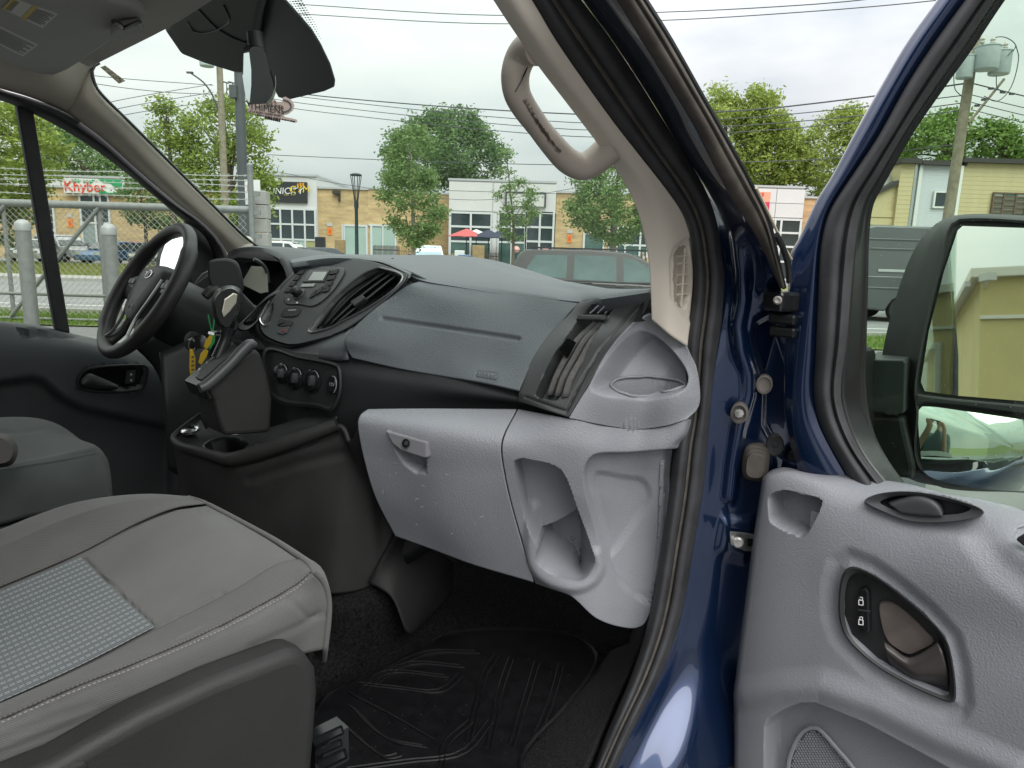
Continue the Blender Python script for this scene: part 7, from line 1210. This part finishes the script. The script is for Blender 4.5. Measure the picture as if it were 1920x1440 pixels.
for y, op in ((1125, True), (1162, False)):
    b = MB(); c = lambda x, yy: np.array(Q(x, yy, f=1.1865))
    b.bar(c(1610, y), c(1618, y+1), .0009); b.bar(c(1610, y+9), c(1618, y+10), .0009); b.bar(c(1610, y), c(1610, y+9), .0009); b.bar(c(1618, y+1), c(1618, y+10), .0009); b.bar(c(1612, y), c(1612, y-(5 if not op else 2)), .0008); b.bar(c(1612, y-5), c(1617, y-5), .0008); b.bar(c(1617, y-5), c(1617, y+1), .0008)
    b.build('lock_symbol', M_inkw, lsw)
pul = loops('door_pull', [dp(PU, 1.235), dp(PU, 1.196), dp(scale_px(PU, .98), 1.190), dp([(1650, 943), (1668, 932), (1700, 929), (1768, 937), (1820, 953), (1800, 963), (1745, 966), (1700, 962)], 1.195), dp([(1652, 944), (1670, 934), (1700, 931), (1768, 939), (1816, 954), (1798, 961), (1745, 964), (1702, 960)], 1.226)], mat('dark pull plastic', (.055, .058, .062), .5, bump=.25, bscale=500, btype='vor', bdist=.0006), trim, 80, cap='last')
sheet('pull_grip', [dp([(1664, 938), (1690, 930), (1720, 927), (1750, 932), (1766, 942), (1772, 960)], 1.225), dp([(1668, 946), (1692, 938), (1720, 932), (1745, 938), (1760, 950), (1768, 964)], 1.19), dp([(1690, 962), (1705, 964), (1722, 966), (1740, 967), (1755, 968), (1766, 968)], 1.188)], 14, 24, mat('dark grip plastic', (.05, .053, .057), .5), pul, .005)
spk = [(1490, 1600), (1478, 1440), (1488, 1400), (1505, 1372), (1522, 1364), (1536, 1367), (1566, 1400), (1600, 1440), (1650, 1510), (1650, 1600)]
tube('speaker_rim', dp(spk, 1.224), .004, M_sil, trim, 6, n=60, closed=True); slab('speaker_cloth', dp(scale_px(spk, .97), 1.232), [.004, 0, 0], mat('grey speaker backing', (.09, .09, .095), .7), trim)
b = MB()
for r in range(28):
    for k in range(34):
        x, y = 1480+k*5.2+(r % 2)*2.6, 1362+r*4.6
        if y < 1470 and sdf(scale_px(spk, .93), np.array([[x, y]]))[0] < 0: p = np.array(Q(x, y, f=1.2315)); b.box(p, (.002, .0034, .0034), Rb)
tag(b.build('speaker_mesh', M_sil, trim), kind='stuff')
box('storage_lid', Q(1527, 975, f=1.215), (.004, .012, .03), M_sil, trim); sw2 = slab('window_switch', dp([(1903, 1012), (1930, 996), (1990, 1010), (1990, 1036), (1920, 1026)], 1.184), [.012, 0, 0], M_dpl, trim, .003)
sheet('door_skin', [Ql([(1470, 860), (1700, 930)], f=1.375)+[(1.365, -.1, 1.31), (1.36, -.55, 1.33)], Ql([(1440, 1000), (1700, 1060)], f=1.40)+[(1.395, -.1, 1.2), (1.39, -.55, 1.2)], Ql([(1400, 1300), (1700, 1400)], f=1.40)+[(1.4, -.1, .9), (1.39, -.55, .9)], Ql([(1390, 1640), (1800, 1660)], f=1.37)+[(1.37, -.55, .5)]], 20, 20, M_blue, van, .006, away=(4, .2, 1.6))
# ---------------------------------------------------------------- door mirror
mn = np.array([-.70, -.71, .10]); mn /= np.linalg.norm(mn); mp0 = np.array(Q(1830, 650, f=1.53)); MP = lambda P, off=0: [QP(x, y, mp0, mn, off) for x, y in P]
FRM = [(1797, 407), (1920, 410), (2020, 422), (2048, 470), (2052, 660), (2048, 860), (2015, 922), (1920, 921), (1772, 914), (1725, 886), (1712, 850), (1716, 775), (1712, 735), (1717, 690), (1737, 590), (1764, 480), (1777, 424)]
UG = [(1803, 424), (1920, 428), (2025, 436), (2030, 765), (1920, 752), (1787, 741), (1732, 733), (1725, 716), (1740, 620), (1768, 510), (1794, 432)]
LG = [(1728, 762), (1790, 767), (1920, 785), (2030, 798), (2026, 880), (1990, 908), (1920, 908), (1813, 906), (1751, 897), (1727, 884), (1722, 865), (1721, 775)]
BKP = [(1790, 404), (1920, 404), (2030, 415), (2060, 470), (2062, 660), (2058, 860), (2025, 925), (1920, 924), (1765, 912), (1700, 895), (1668, 850), (1655, 780), (1650, 720), (1655, 660), (1675, 575), (1706, 485), (1740, 432)]
bk = lambda s, off, dx=0: MP(scale_px(FRM, s, (1880+dx, 640)), off)
hs_ = loops('mirror_housing', [bk(1.0, -.004), bk(1.006, -.014), MP([((a*.55+c*.45), (b_*.55+d*.45)) for (a, b_), (c, d) in zip(FRM, BKP)], -.05), MP(BKP, -.10), MP(scale_px(BKP, .93, (1860, 660)), -.145), MP(scale_px(BKP, .6, (1860, 660)), -.17)], M_dpl, van, 90, cap='last')
dz = lambda P, s=1.0: cr([tuple(p) for p in scale_px(P, s)], 90, closed=True)
loops('mirror_frame', [bk(1.0, -.004), bk(.985, .006), bk(.965, .004), bk(.955, -.006)], M_dpl, hs_, 90); slab('mirror_backing', bk(.965, -.007), list(-.004*mn), M_dpl, hs_)
slab('mirror_bar', MP([(1712, 736), (1730, 740), (1787, 747), (1920, 759), (2040, 772), (2040, 792), (1920, 778), (1790, 760), (1728, 755), (1712, 762)], -.004), list(.010*mn), M_dpl, hs_, .004)
slab('upper_mirror_glass', MP(UG, -.005), list(.003*mn), M_mirror, hs_)
lgc = np.array(MP([(1895, 836)], -.005)[0]); n_ = 24; Vx = []; rc = .26
loopsL = []; cc_ = max(np.sum((np.array(p)-lgc)**2) for p in MP(LG, -.004))/(2*rc)+.001
for s in (1, .85, .68, .5, .32, .15):
    ring_ = [np.array(p) for p in MP(scale_px(LG, s, (1870, 836)), -.004)]
    loopsL.append([p+mn*(cc_-np.linalg.norm(p-lgc)**2/(2*rc)) for p in ring_])
loops('lower_mirror_glass', loopsL, M_mirror, hs_, 90, cap='last', angle=180)
slab('mirror_arm', Ql([(1612, 674), (1694, 675), (1698, 680), (1695, 774), (1690, 777), (1612, 772)], f=1.42), [.16, .02, 0], mat('weathered arm plastic', (.05, .055, .055), .5, var=.15), hs_, .008); slab('mirror_arm', Ql([(1612, 780), (1694, 782), (1696, 800), (1712, 870), (1712, 900), (1640, 890), (1615, 830)], f=1.42), [.16, .02, 0], M_dpl, hs_, .008)
slab('arm_base', Ql([(1560, 640), (1616, 660), (1618, 900), (1560, 860)], f=1.36), [.08, 0, 0], M_dpl, hs_, .01)
slab('arm_clip', Ql([(1660, 773), (1682, 775), (1682, 779), (1660, 777)], f=1.415), [.01, 0, 0], M_chrome, hs_)
# ---------------------------------------------------------------- footwell
fl = sheet('footwell_carpet', [Ql([(560, 1090, 1.42), (625, 1112, 1.30), (665, 1098, 1.28), (702, 1090, 1.26), (760, 1060, 1.26)], l=0), Ql([(570, 1160, 1.36), (630, 1150, 1.26), (690, 1130, 1.24), (740, 1130, 1.24), (800, 1110, 1.25)], l=0), [(f, l, .80) for f, l, z in [Q(x, y, z=.80) for x, y in ((580, 1290), (650, 1255), (720, 1220), (790, 1188), (850, 1150))]], [Q(x, y, z=.745) for x, y in ((580, 1330), (650, 1290), (730, 1250), (800, 1215), (870, 1180))]], 40, 50, M_carpet, van, .01)
sheet('firewall_carpet', [Ql([(780, 1010), (860, 1050), (960, 1085), (1060, 1110), (1180, 1150)], f=1.46), Ql([(800, 1100), (860, 1105), (960, 1120), (1060, 1150), (1180, 1180)], f=1.40), Ql([(780, 1180), (860, 1180), (960, 1185), (1060, 1190), (1180, 1210)], f=1.33), [Q(x, y, z=.745) for x, y in ((790, 1225), (860, 1215), (960, 1210), (1060, 1220), (1180, 1230))]], 30, 40, M_carpet, van, .01)
box('floor', (.65, 1.15, .725), (1.7, 1.1, .03), M_carpet, van, frame='v')
ft = sheet('tunnel_cover', [Ql([(742, 1006, 1.21), (720, 1040, 1.235), (690, 1092, 1.25)], l=0), Ql([(790, 1020, 1.25), (750, 1080, 1.22), (735, 1120, 1.20)], l=0), Ql([(845, 1050, 1.25), (790, 1130, 1.2), (765, 1186, 1.17)], l=0), Ql([(850, 1060, 1.30), (845, 1110, 1.25), (790, 1175, 1.22)], l=0)], 26, 26, mat('matt black cover', (.012, .012, .012), .6, spec=.25), van, .006, feats=[('loop', [(780, 1105), (790, 1095), (805, 1098), (808, 1110), (798, 1118), (784, 1116)], .002, 3)])
MT = [Q(x, y, z=.748) for x, y in ((600, 1330), (660, 1280), (800, 1205), (900, 1185), (1060, 1195), (1120, 1235), (1060, 1330), (980, 1420), (960, 1520), (560, 1560))]
fm = tag(slab('floor_mat', MT, [0, 0, .008], M_mat, None, .003, frame='v', n=60), 'black rubber floor mat with raised chevron ribs in the passenger footwell', 'floor mat')
for P in ([(700, 1268), (793, 1222), (891, 1220)], [(690, 1282), (762, 1242), (862, 1247)], [(672, 1296), (722, 1258), (833, 1266)], [(673, 1280), (740, 1287), (820, 1293), (860, 1262)], [(653, 1298), (722, 1333), (807, 1382)], [(656, 1322), (722, 1382), (793, 1398)], [(633, 1349), (718, 1418), (744, 1413)], [(873, 1391), (890, 1320), (907, 1258), (930, 1225)], [(824, 1440), (830, 1395), (878, 1350)], [(650, 1440), (760, 1425), (860, 1410), (915, 1350)], [(955, 1232), (935, 1290), (912, 1400)], [(1003, 1240), (985, 1300), (955, 1395)], [(1048, 1245), (1030, 1310), (1000, 1380)]):
    for d_ in (0, 9): tube('rib', [Q(x+d_, y+d_*.6, z=.7575) for x, y in P], .0028, M_mat, fm, 6, n=14)
tube('rim', [(x, y, z+.008) for x, y, z in cr(np.array(MT), 60, closed=True)], .006, M_mat, fm, 6, closed=True)
b = MB()
for i in range(150):
    x, y = random.uniform(640, 1080), random.uniform(1215, 1440)
    if sdf([(640, 1330), (700, 1280), (800, 1220), (900, 1200), (1050, 1215), (1090, 1240), (1040, 1330), (960, 1430), (640, 1440)], np.array([[x, y]]))[0] < 0: r = random.uniform(.0002, .0007); b.box(Q(x, y, z=.757), (r*2, r*1.4, r))
tag(b.build('grit', mat('pale grit', (.09, .08, .07), .9), fm), kind='stuff')
sill = sheet('door_sill', [[Q(x, y, z=.75) for x, y in ((1180, 1180), (1120, 1250), (1040, 1340), (980, 1420), (940, 1520))], [Q(x, y, z=.775) for x, y in ((1200, 1165), (1150, 1240), (1075, 1350), (1030, 1440), (1000, 1520))], [Q(x, y, z=.80) for x, y in ((1215, 1160), (1180, 1250), (1120, 1390), (1090, 1460), (1060, 1540))]], 24, 50, mat('dusty black sill plate', (.012, .012, .012), .6, spec=.3, var=.8, vscale=220, bump=.8, bscale=350, btype='vor', bdist=.002), van, .01)
# ---------------------------------------------------------------- loose things in the cab
M_yk = mat('yellow tag plastic', (.65, .42, .03), .4); M_gk = mat('green cord', (.03, .3, .1), .7)
kr = thing('key_ring', 'ignition key with a yellow printed tag on a ring below the steering column', 'keys', Q(366, 650, l=1.70), 'v', None)
lathe('key_head', [(.004, 0), (.016, .002), (.017, .008), (.004, .01)], Q(376, 641, l=1.70), (-.5, -.8, .2), M_gloss, kr, 20)
tube('ring', [np.array(Q(360, 647, l=1.70))+.013*np.array([.6*math.cos(t), .8*math.cos(t)*0, math.sin(t)]) for t in np.linspace(0, 6.283, 21)[:-1]], .0012, M_chrome, kr, 6, closed=True)
tube('key_blade', Ql([(352, 638), (360, 634), (364, 640)], l=1.70), .002, M_chrome, kr, 6)
tg = slab('yellow_tag', Ql([(356, 655), (361, 654), (367, 672), (366, 700), (358, 712), (355, 690)], l=1.695), [0, .002, 0], M_yk, kr, .0008)
for k, y in enumerate((668, 676, 684, 692, 699)): slab('print', Ql([(359, y), (364, y-1), (364, y+3), (359, y+4)], l=1.6945), [0, .0004, 0], M_ink, tg)
ga = thing('hanging_freshener', 'green and yellow tag hanging on a green cord beside the gear lever', 'charm', Q(396, 640, l=1.67), 'v'); tube('cord', Ql([(390, 590), (394, 610), (398, 628)], l=1.67), .0018, M_gk, ga, 6, n=8); tube('cord', Ql([(402, 596), (400, 612), (398, 628)], l=1.67), .0018, M_gk, ga, 6, n=8)
slab('green_tag', Ql([(398, 624), (404, 628), (403, 642), (394, 656), (390, 650), (396, 636)], l=1.668), [0, .002, 0], M_gk, ga, .0008); slab('yellow_part', Ql([(394, 628), (399, 630), (396, 645), (388, 655), (382, 650), (386, 638)], l=1.665), [0, .002, 0], M_yk, ga, .0008); slab('yellow_part', Ql([(384, 654), (391, 658), (388, 668), (378, 684), (372, 680), (376, 664)], l=1.665), [0, .002, 0], M_yk, ga, .0008)
af = thing('air_freshener', 'pinkish grey car wash air freshener card hanging from the interior mirror', 'air freshener', Q(510, 190, l=1.38), 'v')
M_card = mat('pinkish grey card', (.55, .42, .38), .8); AL = dict(l=1.385)
slab('card', Ql([(465, 205), (469, 196), (505, 194), (514, 190), (526, 191), (535, 188), (528, 184), (535, 181), (546, 187), (552, 197), (550, 206), (540, 214), (531, 216), (534, 219), (556, 224), (558, 228), (553, 230), (526, 224), (525, 229), (495, 222), (495, 217), (463, 209)], **AL), [.001, .0016, 0], M_card, af)
tube('swoosh', Ql([(531, 187), (540, 190), (546, 198), (543, 206), (530, 211)], l=1.3845), .0018, M_ink, af, 5, n=14); tube('eyelet', Ql([(510, 193), (514, 188), (519, 193)], l=1.384), .0018, M_card, af, 5, n=8)
tube('string', Ql([(514, 188), (513, 175), (517, 160), (516, 142)], l=1.384), .0005, mat('pale string', (.5, .5, .48), .8), af, 4, n=10)
xd = np.array(Q(540, 212, **AL))-np.array(Q(470, 201, **AL)); ydr = np.array([-.1, .05, 1]); M_pr = mat('dark card print', (.035, .03, .03), .7)
ac = lambda x, y: (np.array(Q(x, y, l=1.3835))).tolist()
text('print', 'THIMENS', .0175, ac(501, 204), xd, ydr, M_pr, af, thick=.0003); text('print', 'Lave-auto', .0105, ac(513, 197), xd, ydr, M_pr, af, thick=.0003); text('print', 'A LA MAIN / HAND WASH', .0055, ac(498, 213), xd, ydr, M_pr, af, thick=.0003); pb2 = MB(); [pb2.box(ac(478+i*5.2, 215+i*.92), (.002+.001*(i % 3), .003+.0015*(i % 2), .0022)) for i in range(15)]; pb2.build('small_print', M_pr, af); pb2 = MB(); [pb2.box(ac(499+i*3.6, 221.5+i*.75), (.002, .0026, .004)) for i in range(8)]; pb2.build('small_print', M_pr, af)
